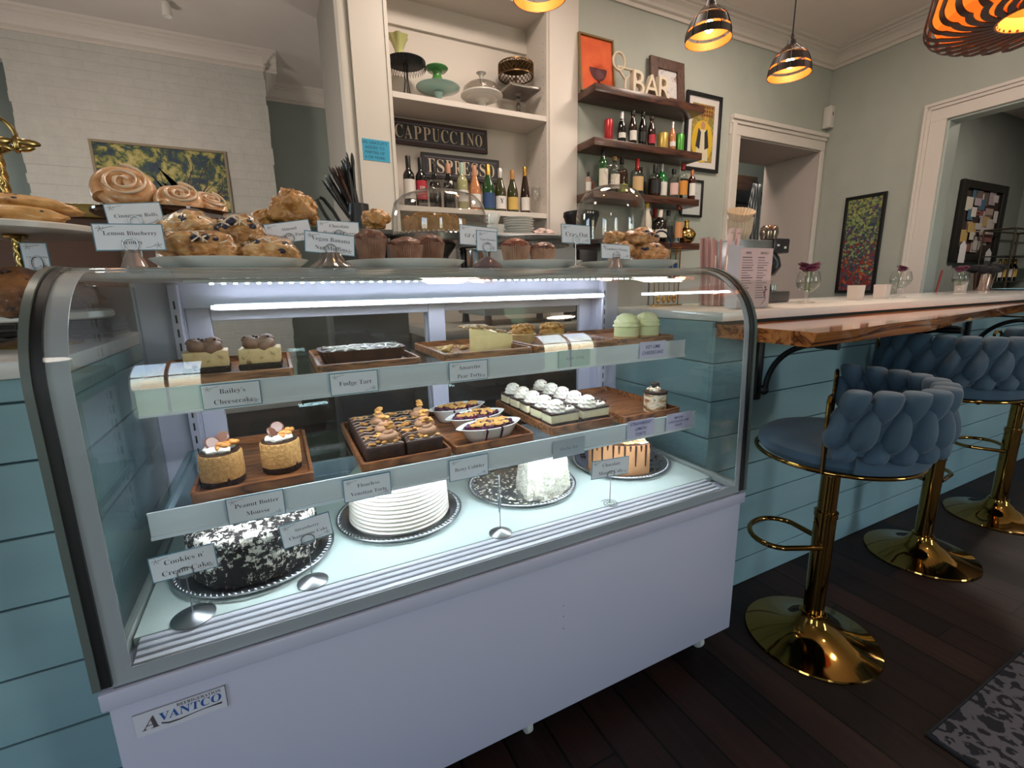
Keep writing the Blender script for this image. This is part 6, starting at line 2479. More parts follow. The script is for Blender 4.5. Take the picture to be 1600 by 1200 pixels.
# ------------------------------------------------------------------ pictures on the bar wall
def art_material(name, stops, scale, dist=1.0, kind='noise'):
    m, nt, out = new_mat(name)
    v = coords(nt)
    if kind == 'noise':
        f = noise_tex(nt, v, scale, 6, 0.6, dist)
    else:
        n1 = nd(nt, 'ShaderNodeTexVoronoi')
        n1.inputs['Scale'].default_value = scale
        nt.links.new(v, n1.inputs['Vector'])
        sp = nd(nt, 'ShaderNodeSeparateColor')
        nt.links.new(n1.outputs['Color'], sp.inputs[0])
        f = sp.outputs[0]
    b = nd(nt, 'ShaderNodeBsdfPrincipled')
    b.inputs['Roughness'].default_value = 0.6
    nt.links.new(ramp(nt, f, stops, 'LINEAR' if kind == 'noise' else 'CONSTANT'), b.inputs['Base Color'])
    nt.links.new(b.outputs['BSDF'], out.inputs['Surface'])
    return m


def framed(label, w_, h_, fw, loc, frame_m, art_m, mat_w=0.0, tilt=0.0, rz=0.0, name='framed_picture', depth=0.022, cat='picture'):
    """origin bottom centre, facing -y"""
    t = thing(name, label, cat, loc)
    t.rotation_euler = (tilt, 0, rz)
    b = MB()
    b.box(-w_ / 2, -w_ / 2 + fw, -depth, 0, 0, h_, 0.002, 1)
    b.box(w_ / 2 - fw, w_ / 2, -depth, 0, 0, h_, 0.002, 1)
    b.box(-w_ / 2 + fw, w_ / 2 - fw, -depth, 0, 0, fw, 0.002, 1)
    b.box(-w_ / 2 + fw, w_ / 2 - fw, -depth, 0, h_ - fw, h_, 0.002, 1)
    b.build('frame', frame_m, t)
    if mat_w:
        MB().box(-w_ / 2 + fw, w_ / 2 - fw, -0.007, -0.002, fw, h_ - fw).build('mount', pbr('picture_mount', '#d8d2cf', 0.7), t, None, 0)
    b = MB()
    m = fw + mat_w
    b.box(-w_ / 2 + m, w_ / 2 - m, -0.009, -0.007 if mat_w else -0.002, m, h_ - m)
    p = b.build('print', art_m, t, None, 0)
    return t, p


orange_art = pbr('orange_canvas', rough=0.7, tex=(9, [(0.3, '#d2502a'), (0.7, '#e86a34')]))
t, p = framed('orange painting of a dark red bowl, leaning on the topmost wall shelf', 0.30, 0.375, 0.014, (2.50, 2.10, S1), pbr('olive_gold_frame', '#7a6238', 0.5), orange_art, 0, -0.10)
b = MB()
pts = [(0.075 * math.cos(PI + PI * k / 16) + 0.01, 0.17 + 0.085 * math.sin(PI + PI * k / 16)) for k in range(17)]
b.prism(pts, 0.0092, 0.0102, FRONT)
b.prism([(-0.01, 0.05), (0.03, 0.05), (0.018, 0.088), (0.002, 0.088)], 0.0092, 0.0102, FRONT)
b.build('painted_bowl', pbr('oxblood_paint', '#5a1c24', 0.6), p, None, 0)
t, p = framed('small portrait collage in a carved dark wooden frame on the topmost wall shelf', 0.345, 0.345, 0.075, (3.16, 2.10, S1), wood('carved_dark_frame', '#33231d', '#54392f', '#6a4a3e', 'Z', 6, 0.5), art_material('portrait_collage', [(0.3, '#39456b'), (0.42, '#c9c2c4'), (0.55, '#d8d3d2'), (0.62, '#8a6a62'), (0.72, '#c7b7ae')], 12), 0, -0.10)
cream_letter = pbr('cream_letter_paint', '#d9c9b4', 0.5)
for i, (ch, x) in enumerate((('B', 2.775), ('A', 2.895), ('R', 3.02))):
    h_ = 0.155
    o = lettering('letter_sign', [ch], 0.14, h_, cream_letter, None, Matrix.Identity(4), False, depth=0.09, bold=0.0)
    o.data.transform(T(0, 0, h_ / 2) @ FRONT)
    o.location = (x, 2.0, S1)
    tag(o, ['cream letter B standing on the topmost wall shelf', 'cream letter A standing on the topmost wall shelf', 'cream letter R standing on the topmost wall shelf'][i], 'letter sign', 'bar letters')
t = thing('cocktail_glass_sign', 'cream outline of a cocktail glass with a round fruit slice beside the bar letters', 'sign', (2.665, 2.0, S1), 0)
b = MB()
b.tube([(-0.075, 0, 0.155), (0.075, 0, 0.155), (0.0, 0, 0.085), (-0.075, 0, 0.155)], 0.009, 8)
b.tube([(0, 0, 0.09), (0, 0, 0.012)], 0.009, 8)
b.tube([(-0.04, 0, 0.009), (0.04, 0, 0.009)], 0.009, 8)
b.build('glass_outline', cream_letter, t)
b = MB()
b.tube([(-0.06 + 0.05 * math.cos(2 * PI * k / 24), 0, 0.19 + 0.055 * math.sin(2 * PI * k / 24)) for k in range(24)], 0.0085, 8, True)
b.build('fruit_slice', cream_letter, t)

# framed poster and notice
poster_bg = art_material('poster_ground', [(0.3, '#c9a23a'), (0.45, '#a98a3c'), (0.55, '#6d6a3e'), (0.65, '#d0b25a'), (0.75, '#8d4a32')], 16)
t, p = framed('black framed poster of a robed figure on a yellow ground, beside the wall shelves', 0.40, 0.585, 0.026, (3.60, 2.148, 2.085), pbr('black_frame', '#17161a', 0.4), poster_bg, 0.05)
b = MB()
b.prism([(0.15 * math.cos(2 * PI * k / 24) * 0.8, 0.23 + 0.16 * math.sin(2 * PI * k / 24)) for k in range(24)], 0.0092, 0.0098, FRONT)
b.build('painted_glow', pbr('yellow_print', '#d8b02e', 0.6), p, None, 0)
b = MB()
b.prism([(-0.07, 0.085), (0.075, 0.085), (0.06, 0.22), (0.03, 0.32), (-0.03, 0.32), (-0.06, 0.22)], 0.0098, 0.0104, FRONT)
b.build('painted_robe', pbr('cream_print', '#d9ccb0', 0.6), p, None, 0)
b = MB()
b.prism([(-0.075, 0.19), (-0.03, 0.17), (-0.02, 0.30), (-0.05, 0.33)], 0.0104, 0.011, FRONT)
b.prism([(0.075, 0.19), (0.03, 0.17), (0.02, 0.30), (0.05, 0.33)], 0.0104, 0.011, FRONT)
b.build('painted_jacket', pbr('dark_print', '#2c2b33', 0.6), p, None, 0)
b = MB()
b.prism([(0.024 * math.cos(2 * PI * k / 20), 0.352 + 0.032 * math.sin(2 * PI * k / 20)) for k in range(20)], 0.0104, 0.011, FRONT)
b.build('painted_face', pbr('face_print', '#b98a6a', 0.6), p, None, 0)
b = MB()
r = random.Random(4)
for row in range(3):
    for k in range(8):
        x = -0.105 + k * 0.027
        b.box(x, x + 0.019, -0.0104, -0.0098, 0.42 + row * 0.03, 0.44 + row * 0.03)
b.build('painted_heading', pbr('red_brown_print', '#7d3a2c', 0.6), p, None, 0)
t, p = framed('small black framed notice sheet below the poster', 0.25, 0.295, 0.018, (3.515, 2.148, 1.72), MATS['black_frame'], pbr('notice_sheet', '#c3c6c6', 0.6))
b = MB()
for k in range(9):
    b.box(-0.085, 0.02 + 0.06 * ((k * 37) % 7) / 7, -0.0096, -0.009, 0.07 + k * 0.02, 0.0745 + k * 0.02)
b.build('printed_lines', pbr('grey_print', '#8d9092', 0.6), p, None, 0)

# alarm sensor in the corner
t = thing('motion_sensor', 'small white motion sensor mounted in the wall corner above the doorway', 'sensor', (5.262, 2.135, 2.70))
MB().box(-0.06, 0.012, -0.06, 0.012, -0.095, 0.095, 0.008, rot=Rz(0.0)).build('housing', pbr('white_plastic', '#d9d2cb', 0.4), t)
MB().box(-0.035, -0.015, -0.062, -0.06, 0.01, 0.04).build('lens', pbr('grey_lens', '#8a8580', 0.3), t)

# ------------------------------------------------------------------ behind the doorway
t = thing('storage_cabinet', 'dark brown storage cabinet with a red lower door seen through the doorway', 'cabinet', (5.3, 3.35, 0))
MB().box(-0.55, 0.42, -0.18, 0.3, 1.98, 2.42, 0.004).build('upper_box', wood('dark_box_wood', '#2b1d16', '#46301f', '#553a28', 'X', 2, 0.5), t)
MB().box(-0.55, 0.52, -0.25, 0.3, 2.10, 2.24, 0.004).build('shelf_board', pbr('near_black_board', '#17161b', 0.5), t)
MB().box(-0.6, 0.40, -0.15, 0.3, 0.0, 1.97, 0.004).build('red_door', pbr('dark_red_panel', '#6d1219', 0.5), t)
t = thing('striped_apron', 'grey and white striped apron hanging behind the doorway', 'apron', (5.42, 3.02, 1.25))
b = MB()
n = 26
pts, q = [], []
for j in range(13):
    f = j / 12
    for i in range(n + 1):
        u = i / n - 0.5
        wdt = 0.34 - 0.2 * f ** 1.5
        pts.append((u * wdt + 0.10 * f, 0.02 * math.sin(u * 26) * (1.1 - f * 0.6), 1.05 * f))
for j in range(12):
    for i in range(n):
        a = j * (n + 1) + i
        q.append((a, a + 1, a + n + 2, a + n + 1))
b.faces(pts, q)
m, nt, out = new_mat('striped_cloth')
v = coords(nt)
wv = nd(nt, 'ShaderNodeTexWave')
wv.inputs['Scale'].default_value = 14
nt.links.new(v, wv.inputs['Vector'])
bs = nd(nt, 'ShaderNodeBsdfPrincipled')
bs.inputs['Roughness'].default_value = 0.9
nt.links.new(ramp(nt, wv.outputs['Fac'], [(0.35, '#55606a'), (0.6, '#b6b8ba')]), bs.inputs['Base Color'])
nt.links.new(bs.outputs['BSDF'], out.inputs['Surface'])
o = b.build('cloth', m, t, None, 80)
md = o.modifiers.new('thick', 'SOLIDIFY')
md.thickness = 0.003
MB().box(0.08, 0.12, 0.0, 0.06, 1.04, 1.07, 0.004).build('hook', black_iron, t)

# ------------------------------------------------------------------ back bar equipment behind the case
t = thing('back_bar_cabinet', 'dark work cabinet along the bar wall, seen through the glass case', 'cabinet', (0, 0, 0))
MB().box(1.06, 3.85, 1.55, 2.12, 0.08, 0.9, 0.004).build('cabinet_body', pbr('charcoal_cabinet', '#2d2b2c', 0.5), t)
MB().box(1.05, 3.87, 1.52, 2.13, 0.9, 0.95, 0.004).build('worktop', pbr('grey_worktop', '#8a8784', 0.4), t)
MB().box(1.06, 3.85, 1.62, 2.12, 0, 0.08).build('plinth', black_rubber, t)
t = thing('espresso_machine', 'espresso machine with cups and plates stacked on its top rail, behind the case', 'espresso machine', (1.72, 1.85, 0.9505))
MB().box(-0.34, 0.30, -0.22, 0.22, 0.06, 0.5, 0.012).build('body', pbr('grey_machine_shell', '#8f9494', 0.35, 0.4), t)
MB().box(-0.34, 0.30, -0.24, -0.2, 0.50, 0.525, 0.004).build('cup_rail', steel, t)
b = MB()
for x in (-0.3, 0.26):
    for y in (-0.18, 0.18):
        b.lathe([(0, 0), (0.025, 0), (0.02, 0.06), (0, 0.06)], 16, (x, y, 0))
b.build('feet', black_rubber, t)
pz = 0.9505 + 0.5005
n = 0
pl = None
for k in range(9):
    lab = ['lowest', 'second lowest', 'third', 'fourth', 'fifth', 'sixth', 'seventh', 'second topmost', 'topmost'][k]
    lab = '%s white saucer in the tall stack beside the coffee cups' % lab
    if pl is None:
        b = MB()
        b.lathe([(0, 0), (0.05, 0), (0.055, 0.002), (0.092, 0.013), (0.094, 0.016), (0.09, 0.016), (0.05, 0.005), (0, 0.005)], 40)
        pl = tag(b.build('saucer', porcelain, None, (1.70, 1.80, pz), 50), lab, 'saucer', 'stacked saucers')
    else:
        c = pl.copy()
        COL.objects.link(c)
        c.location = (1.70 + 0.003 * math.sin(k * 2), 1.80, pz + k * 0.0145)
        c['label'] = lab


def cup(label, loc, rz, M=None, sc=1.0):
    t = thing('coffee_cup', label, 'cup', loc, rz, 'white coffee cups')
    M = M or Matrix.Identity(4)
    b = MB()
    b.lathe([(0, 0), (0.022 * sc, 0), (0.032 * sc, 0.012 * sc), (0.04 * sc, 0.06 * sc), (0.038 * sc, 0.06 * sc), (0.03 * sc, 0.014 * sc), (0, 0.006 * sc)], 32, M=M)
    b.build('bowl', porcelain, t, None, 50)
    b = MB()
    b.tube([M @ Vector((sc * (0.037 + 0.022 * math.sin(PI * k / 10)), 0, sc * (0.015 + 0.035 * k / 10))) for k in range(11)], 0.0045, 8)
    b.build('handle', porcelain, t)


cup('white coffee cup lying tipped on another beside the saucer stack', (1.525, 1.80, pz + 0.088), 2.2, Rx(0.3))
cup('large white mug under the tipped cup, handle towards the saucers', (1.54, 1.79, pz), 0.1, None, 1.4)
t = thing('folded_cloth', 'crumpled pale pink cloth lying beside the saucer stack', 'cloth', (1.86, 1.78, pz + 0.0))
b = MB()
b.blob((0, 0, 0.035), (0.085, 0.06, 0.036), 0.5, 2.6, 4, 4, flat=-0.034, fine=0.12)
b.build('cloth', pbr('pale_pink_cloth', '#d3b9b2', 0.9), t, None, 80)
t = thing('coffee_grinder', 'black coffee grinder with a flared hopper beside the glass bell', 'coffee grinder', (2.165, 1.80, 0.9505))
MB().box(-0.075, 0.075, -0.09, 0.1, 0, 0.46, 0.012).build('body', pbr('black_plastic', '#151418', 0.35), t)
b = MB()
b.lathe([(0, 0.46), (0.05, 0.46), (0.075, 0.53), (0.112, 0.655), (0.118, 0.665), (0.116, 0.69), (0.06, 0.70), (0, 0.70)], 36)
b.build('hopper', MATS['black_plastic'], t)
b = MB()
for k in (-1, 0, 1):
    b.blob((k * 0.02 - 0.01, -0.1165, 0.674), (0.006, 0.003, 0.006), 0, 1, 0, 2)
b.build('indicator_lights', pbr('indicator_white', '#e6e6e6', 0.3), t)
# crock with long utensils by the pilaster
t = thing('coffee_brewer', 'dark coffee brewer standing behind the pastry boards', 'coffee brewer', (0.70, 1.5, 0))
MB().box(-0.17, 0.17, -0.15, 0.15, 0.0, 1.43, 0.01).build('body', pbr('dark_brewer_shell', '#2c2a2b', 0.4), t)
t = thing('utensil_crock', 'bundle of dark long-handled utensils and whisks in a crock next to the pilaster', 'utensils', (0.705, 1.5, 1.4305))
b = MB()
b.lathe([(0, 0), (0.045, 0), (0.05, 0.004), (0.046, 0.13), (0.043, 0.13), (0.044, 0.01), (0, 0.01)], 28)
b.build('crock', pbr('charcoal_crock', '#262629', 0.4), t)
r = random.Random(17)
cols = [pbr('black_handle', '#19191c', 0.4), pbr('brown_handle', '#4a2f25', 0.5), steel]
for k in range(22):
    u = k / 21
    b = MB()
    x1 = -0.125 + 0.115 * u + r.uniform(-.008, .008)
    z1 = 0.19 + 0.11 * u + r.uniform(-0.025, 0.02)
    y0 = r.uniform(-.025, .025)
    p0, p1 = Vector((r.uniform(-.02, .02), y0, 0.02)), Vector((x1, y0 + r.uniform(-.03, .02), z1))
    b.tube([p0, p0.lerp(p1, 0.5), p1], [0.005, 0.0065, 0.007], 7)
    d = (p1 - p0).normalized()
    M = T(*(p1 + d * 0.015)) @ d.to_track_quat('Z', 'Y').to_matrix().to_4x4()
    b.blob((0, 0, 0), (0.013 if k % 3 else 0.008, 0.005, 0.03), 0.1, 2, k, 2, M=M)
    b.build('utensil', cols[1 if 7 < k < 14 else (2 if k == 2 else 0)], t)
t = thing('tongs', 'black looped tongs leaning beside the tall almond pastry', 'tongs', (0.60, 1.5, 1.4305))
b = MB()
b.tube([(0.04, 0, 0.003), (-0.005, 0, 0.09), (-0.045, 0, 0.145), (-0.06, 0, 0.15), (-0.072, 0, 0.14), (-0.045, 0, 0.08), (0.0, 0, 0.003)], 0.008, 8)
b.build('tongs', MATS['black_handle'], t)

# ------------------------------------------------------------------ rear room: painting, chest
paint_m, nt, out = new_mat('oak_grove_painting')
v = coords(nt)
f1 = noise_tex(nt, v, 7, 6, 0.62, 0.8)
f2 = noise_tex(nt, v, 26, 4, 0.6, 0.5)
ad = nd(nt, 'ShaderNodeMath', operation='MULTIPLY_ADD')
ad.inputs[1].default_value = 0.35
nt.links.new(f2, ad.inputs[0])
nt.links.new(f1, ad.inputs[2])
c = ramp(nt, ad.outputs[0], [(0.48, '#1f2c46'), (0.6, '#2a3f50'), (0.66, '#46583e'), (0.70, '#868648'), (0.76, '#b9a866'), (0.9, '#c9b98a')])
bs = nd(nt, 'ShaderNodeBsdfPrincipled')
bs.inputs['Roughness'].default_value = 0.6
nt.links.new(c, bs.inputs['Base Color'])
nt.links.new(bs.outputs['BSDF'], out.inputs['Surface'])
t, p = framed('large framed painting of twisting oak branches on the white brick chimney', 0.96, 0.74, 0.02, (-0.415, 4.345, 1.67), pbr('champagne_frame', '#8f8068', 0.45), paint_m, 0, name='framed_painting', cat='painting')
b = MB()
r = random.Random(2)
for k in range(16):
    a = 0.35 + 2.5 * k / 15 + r.uniform(-.12, .12)
    L = r.uniform(0.22, 0.36)
    x0, z0 = 0.2 + r.uniform(-.06, .06), 0.2 + 0.02 * (k % 5)
    w_ = r.uniform(0.008, 0.017)
    n = 10
    pts = []
    for i in range(n):
        u = i / (n - 1)
        pts.append((min(0.45, x0 + L * 1.3 * u * math.cos(a) + 0.03 * math.sin(u * 8 + k)), min(0.70, z0 + L * 1.3 * u * math.sin(a) + 0.02 * math.cos(u * 7 + k * 2))))
    up = [(x - w_ * (1 - i / n) * 0.4, z + w_ * (1 - i / n) * 0.5) for i, (x, z) in enumerate(pts)]
    dn = [(x + w_ * (1 - i / n) * 0.4 + 0.002, z - w_ * (1 - i / n) * 0.5 - 0.001) for i, (x, z) in enumerate(pts)]
    b.prism(up + dn[::-1], 0.0092, 0.0096 + 0.0001 * k, FRONT)
b.prism([(0.14, 0.025), (0.3, 0.025), (0.25, 0.3), (0.19, 0.3)], 0.0092, 0.0112, FRONT)
b.build('painted_branches', pbr('umber_paint', '#3a2c3a', 0.6), p, None, 0)
t = thing('wooden_chest', 'plain brown wooden cabinet with a brass-coloured top rail behind the cookies', 'cabinet', (-0.62, 1.35, 0))
MB().box(-0.6, 0.52, -0.15, 0.2, 0, 1.42, 0.004).build('body', pbr('brown_panel', rough=0.5, tex=(3, [(0.3, '#4a3024'), (0.7, '#573a2b')], (1, 1, 0.2))), t)
MB().box(-0.61, 0.53, -0.165, 0.21, 1.42, 1.462, 0.003).build('top_rail', pbr('dull_brass', '#7d6730', 0.4, 0.4), t)
MB().box(0.485, 0.525, -0.16, -0.145, 0.0, 1.42, 0.002, 1).build('corner_post', pbr('olive_post', '#5f4f2c', 0.5), t)
t = thing('wire_basket', 'dark wire basket on the pastry counter under the tiered stand', 'basket', (-0.33, 0.715, 1.0705))
b = MB()
for z in (0.005, 0.025, 0.045):
    b.tube([(-0.2, -0.08, z), (0.27, -0.08, z), (0.27, 0.08, z), (-0.2, 0.08, z)], 0.003, 6, True)
for k in range(12):
    x = -0.2 + 0.47 * k / 11
    b.tube([(x, 0.08, 0.045), (x, 0.08, 0.005), (x, -0.08, 0.005), (x, -0.08, 0.045)], 0.002, 5)
b.build('wires', black_iron, t)
MB().box(-0.19, 0.26, -0.07, 0.07, 0.009, 0.042, 0.01).build('liner', pbr('black_liner', '#201d1b', 0.7), t)
# ------------------------------------------------------------------ pendant lamps
bulb_mat = emission('warm_bulb', '#ffc27a', 60)
shade_dark = pbr('dark_basket_metal', '#2a201b', 0.5, 0.3)
shade_in = pbr('copper_inner_shade', '#b35c20', 0.5, 0.1)


PS = 0.74


def pendant(label, x, y, z, first=None):
    if first:
        return dup(first, (x, y, z), label)
    t = thing('pendant_lamp', label, 'pendant lamp', (x, y, z), 0, 'basket pendant lamps over the bar')
    prof = [(0.105, 0.0), (0.102, 0.034), (0.098, 0.045), (0.081, 0.088), (0.074, 0.098), (0.05, 0.12), (0.044, 0.126), (0.026, 0.142), (0.015, 0.172), (0.0, 0.175)]

    def rad(zz):
        for (r0, z0), (r1, z1) in zip(prof[:-1], prof[1:]):
            if z0 <= zz <= z1:
                return r0 + (r1 - r0) * (zz - z0) / (z1 - z0)
        return 0.02
    b = MB()
    for (z0, z1) in ((0.0, 0.034), (0.046, 0.088), (0.097, 0.114), (0.122, 0.175)):
        zs = [z0 + (z1 - z0) * i / 8 for i in range(9)]
        pr = [(rad(zz) + 0.002, zz) for zz in zs] + [(rad(zz), zz) for zz in zs[::-1]]
        b.lathe(pr + [pr[0]], 48)
    for k in range(10):
        a = 2 * PI * k / 10
        b.tube([((rad(zz) + 0.003) * math.cos(a), (rad(zz) + 0.003) * math.sin(a), zz) for zz in [0.002 + 0.14 * i / 12 for i in range(13)]], 0.0022, 5)
    b.build('basket_shade', shade_dark, t, None, 40)
    b = MB()
    for (z0, z1) in ((0.0005, 0.034), (0.046, 0.088), (0.097, 0.114)):
        zs = [z0 + (z1 - z0) * i / 6 for i in range(7)]
        b.lathe([(rad(zz) - 0.001, zz) for zz in zs], 48)
    b.build('inner_shade', shade_in, t, None, 40)
    b = MB()
    b.blob((0, 0, 0.06), (0.022, 0.022, 0.028), 0, 1, 0, 3)
    bl = b.build('bulb', bulb_mat, t)
    b = MB()
    b.lathe([(0, 0.085), (0.015, 0.085), (0.017, 0.12), (0, 0.13)], 18)
    b.build('socket', black_iron, t)
    b = MB()
    b.tube([(0.012 * math.sin(2 * PI * k / 20), 0, 0.187 + 0.014 * math.cos(2 * PI * k / 20)) for k in range(20)], 0.0018, 6, True)
    b.tube([(0, 0, 0.172), (0.001, 0, 0.5), (0, 0, (CEIL - z) / PS - 0.02)], 0.0035, 6)
    b.build('cord', black_iron, t)
    b = MB()
    h_ = (CEIL - z) / PS
    b.lathe([(0, h_ - 0.03), (0.06, h_ - 0.022), (0.07, h_ - 0.002), (0, h_ - 0.002)], 28)
    b.build('ceiling_canopy', black_iron, t)
    t.scale = (PS, PS, PS)
    return t


PEND = [(1.792, 0.5, 2.02), (2.255, 0.5, 1.985), (1.098, 0.5, 2.0)]
pd0 = pendant('basket pendant lamp hanging between the bar letters and the other hanging basket lamp', *PEND[0])
pendant('basket pendant lamp hanging in front of the ceiling corner, above the doorway', *PEND[1], pd0)
pendant('basket pendant lamp with only its glowing rim showing at the top, over the niche', *PEND[2], pd0)

# large slatted lamp
LX, LY, LZ = 2.47, -0.16, 1.94
t = thing('slatted_lamp', 'large lamp of curved dark wooden slats glowing orange inside', 'pendant lamp', (LX, LY, LZ))
slat_m = wood('dark_bent_plywood', '#241410', '#3a211a', '#4a2c22', 'Z', 6, 0.5)
NSL = 30
for k in range(NSL):
    a0 = 2 * PI * k / NSL
    prof = []
    for i in range(7):
        u = i / 6
        prof.append((0.135 + 0.17 * u, 0.012 - 0.012 * u, -0.62 * (1 - u)))
    for i in range(1, 8):
        a = PI / 2 * i / 7
        prof.append((0.305 + 0.05 * math.sin(a), 0.05 * (1 - math.cos(a)), 0.0))
    for i in range(1, 5):
        prof.append((0.355 - 0.004 * i, 0.05 + 0.035 * i, 0.02 * i))
    for i in range(1, 6):
        a = PI / 2 * i / 5
        prof.append((0.339 - 0.05 * (1 - math.cos(a)), 0.19 + 0.05 * math.sin(a), 0.08))
    for i in range(1, 6):
        u = i / 5
        prof.append((0.289 - 0.18 * u, 0.24 + 0.015 * u, 0.08 + 0.4 * u))
    pts, q = [], []
    hw, th = 0.0115, 0.0025
    for i, (r_, z_, tw) in enumerate(prof):
        a = a0 + tw
        rad_ = Vector((math.cos(a), math.sin(a), 0))
        tan_ = Vector((-math.sin(a), math.cos(a), 0))
        c = rad_ * r_ + Vector((0, 0, z_))
        j0, j1 = prof[max(i - 1, 0)], prof[min(i + 1, len(prof) - 1)]
        d = Vector((math.cos(a0 + j1[2]) * j1[0] - math.cos(a0 + j0[2]) * j0[0], math.sin(a0 + j1[2]) * j1[0] - math.sin(a0 + j0[2]) * j0[0], j1[1] - j0[1])).normalized()
        n_ = d.cross(tan_).normalized() if abs(d.dot(tan_)) < 0.98 else Vector((0, 0, 1))
        wv_ = n_.cross(d).normalized()
        for (sw, sn) in ((-1, -1), (1, -1), (1, 1), (-1, 1)):
            pts.append(tuple(c + wv_ * hw * sw + n_ * th * sn))
    n = len(prof)
    for i in range(n - 1):
        for kk in range(4):
            A, B = i * 4 + kk, i * 4 + (kk + 1) % 4
            q.append((A, B, B + 4, A + 4))
    q += [(0, 1, 2, 3), (4 * n - 4, 4 * n - 1, 4 * n - 2, 4 * n - 3)]
    b = MB()
    b.faces(pts, q)
    b.build('slat', slat_m, t, None, 40)
b = MB()
b.lathe([(0.135, 0.006), (0.141, 0.006), (0.135, 0.055), (0.128, 0.055), (0.135, 0.006)], 48)
b.build('inner_ring', pbr('warm_ring_wood', '#d08a48', 0.5), t)
b = MB()
b.lathe([(0.105, 0.252), (0.12, 0.25), (0.12, 0.262), (0.105, 0.262), (0.105, 0.252)], 40)
b.tube([(0, 0, 0.16), (0, 0, (CEIL - LZ) / 0.8)], 0.004, 6)
b.tube([(-0.11, 0, 0.257), (0.11, 0, 0.257)], 0.004, 6)
b.tube([(0, -0.11, 0.257), (0, 0.11, 0.257)], 0.004, 6)
b.build('top_ring', black_iron, t)
b = MB()
b.blob((0, 0, 0.13), (0.035, 0.035, 0.045), 0, 1, 0, 3)
b.build('bulb', bulb_mat, t)
b = MB()
b.lathe([(0.16, 0.022), (0.27, 0.018), (0.315, 0.036), (0.334, 0.075), (0.33, 0.16), (0.30, 0.215), (0.25, 0.235)], 48)  # added liner; its amber stands in for the lit inner slat faces
m, nt, out = new_mat('amber_slat_glow')
d1 = nd(nt, 'ShaderNodeBsdfDiffuse')
d1.inputs['Color'].default_value = lin('#d9823c')
d2 = nd(nt, 'ShaderNodeBsdfTranslucent')
d2.inputs['Color'].default_value = lin('#e8863a')
ms = nd(nt, 'ShaderNodeMixShader')
ms.inputs[0].default_value = 0.35
nt.links.new(d1.outputs[0], ms.inputs[1])
nt.links.new(d2.outputs[0], ms.inputs[2])
nt.links.new(ms.outputs[0], out.inputs['Surface'])
b.build('glow_liner', m, t)

t.scale = (0.8, 0.8, 0.8)
# spotlight can on the rear ceiling
t = thing('ceiling_spotlight', 'small white spotlight on the rear room ceiling above the chimney', 'spotlight', (-0.16, 3.72, CEIL))
b = MB()
b.lathe([(0, -0.002), (0.03, -0.002), (0.03, -0.012), (0, -0.012)], 20)
b.tube([(0, 0, -0.01), (0, 0, -0.04)], 0.006, 8)
b.build('mount', pbr('white_spot_enamel', '#d6d3cd', 0.4), t)
b = MB()
b.lathe([(0, 0.03), (0.022, 0.03), (0.03, 0), (0.032, -0.06), (0.026, -0.06), (0, -0.03)], 24, (0, 0, -0.06))
b.build('lamp_head', MATS['white_spot_enamel'], t)
# ------------------------------------------------------------------ things on the bar top
BZ = 1.0802
vase_glass = clear
water = thin_glass('water', '#e9efee', 1.33)
flower_p = pbr('purple_petal', '#5c1f3d', 0.6)
flower_c = pbr('flower_centre', '#b08a2a', 0.7)
stem_g = pbr('flower_stem', '#6b7d3c', 0.6)


def goblet(label, x, y, blooms, seed):
    t = thing('goblet_vase', label, 'vase', (x, y, BZ), 0, 'small goblet vases along the bar')
    b = MB()
    b.lathe([(0, 0), (0.034, 0), (0.036, 0.003), (0.012, 0.01), (0.008, 0.02), (0.012, 0.028), (0.008, 0.036), (0.02, 0.046), (0.043, 0.07), (0.048, 0.095), (0.042, 0.125), (0.037, 0.135)], 36)
    b.lathe([(0.035, 0.135), (0.04, 0.125), (0.046, 0.095), (0.041, 0.071), (0.018, 0.049), (0, 0.046)], 36)
    b.build('goblet', clear, t, None, 60)
    b = MB()
    b.lathe([(0, 0.048), (0.018, 0.05), (0.040, 0.072), (0.0445, 0.09), (0, 0.09)], 32)
    b.build('water', water, t, None, 60)
    r = random.Random(seed)
    for k in range(blooms):
        a = 2 * PI * k / max(blooms, 1) + seed
        off = 0.022 if blooms > 1 else 0.0
        c = Vector((off * math.cos(a), off * math.sin(a), 0.145 + 0.008 * (k % 2)))
        b = MB()
        b.tube([(0.01 * math.cos(a), 0.01 * math.sin(a), 0.052), c * 0.6 + Vector((0, 0, 0.05)), c], 0.0018, 6)
        s = b.build('flower_stem', stem_g, t)
        b = MB()
        for ring, (np_, L, tilt) in enumerate(((18, 0.032, 0.25), (16, 0.028, 0.6), (12, 0.02, 1.0))):
            for j in range(np_):
                aa = 2 * PI * (j + 0.5 * ring) / np_
                M = T(*c) @ Matrix.Rotation(0.35, 4, Vector((math.sin(a), -math.cos(a), 0))) @ Rz(aa) @ Ry(-tilt) @ T(L * 0.55, 0, 0)
                b.blob((0, 0, 0), (L * 0.5, 0.0052, 0.002), 0, 1, 0, 1, M=M)
        b.blob(c + Vector((0, 0, -0.003)), (0.02, 0.02, 0.009), 0.2, 4, k, 2)
        b.build('bloom', flower_p, t, None, 60)
        b = MB()
        b.blob(c + Vector((0, 0, 0.006)), (0.008, 0.008, 0.005), 0.2, 4, k, 2)
        b.build('bloom_centre', flower_c, t)
    return t


goblet('goblet vase of purple flowers closest to the folded menu', 2.40, 0.42, 4, 1)
goblet('goblet vase with one purple flower, between two frosted candle cups', 3.24, 0.45, 1, 2)
goblet('goblet vase with a reddish flower in front of the far frosted candle cup', 4.38, 0.62, 2, 3)
frost = pbr('frosted_glass', '#c4b8b0', 0.35, coat=0.3)


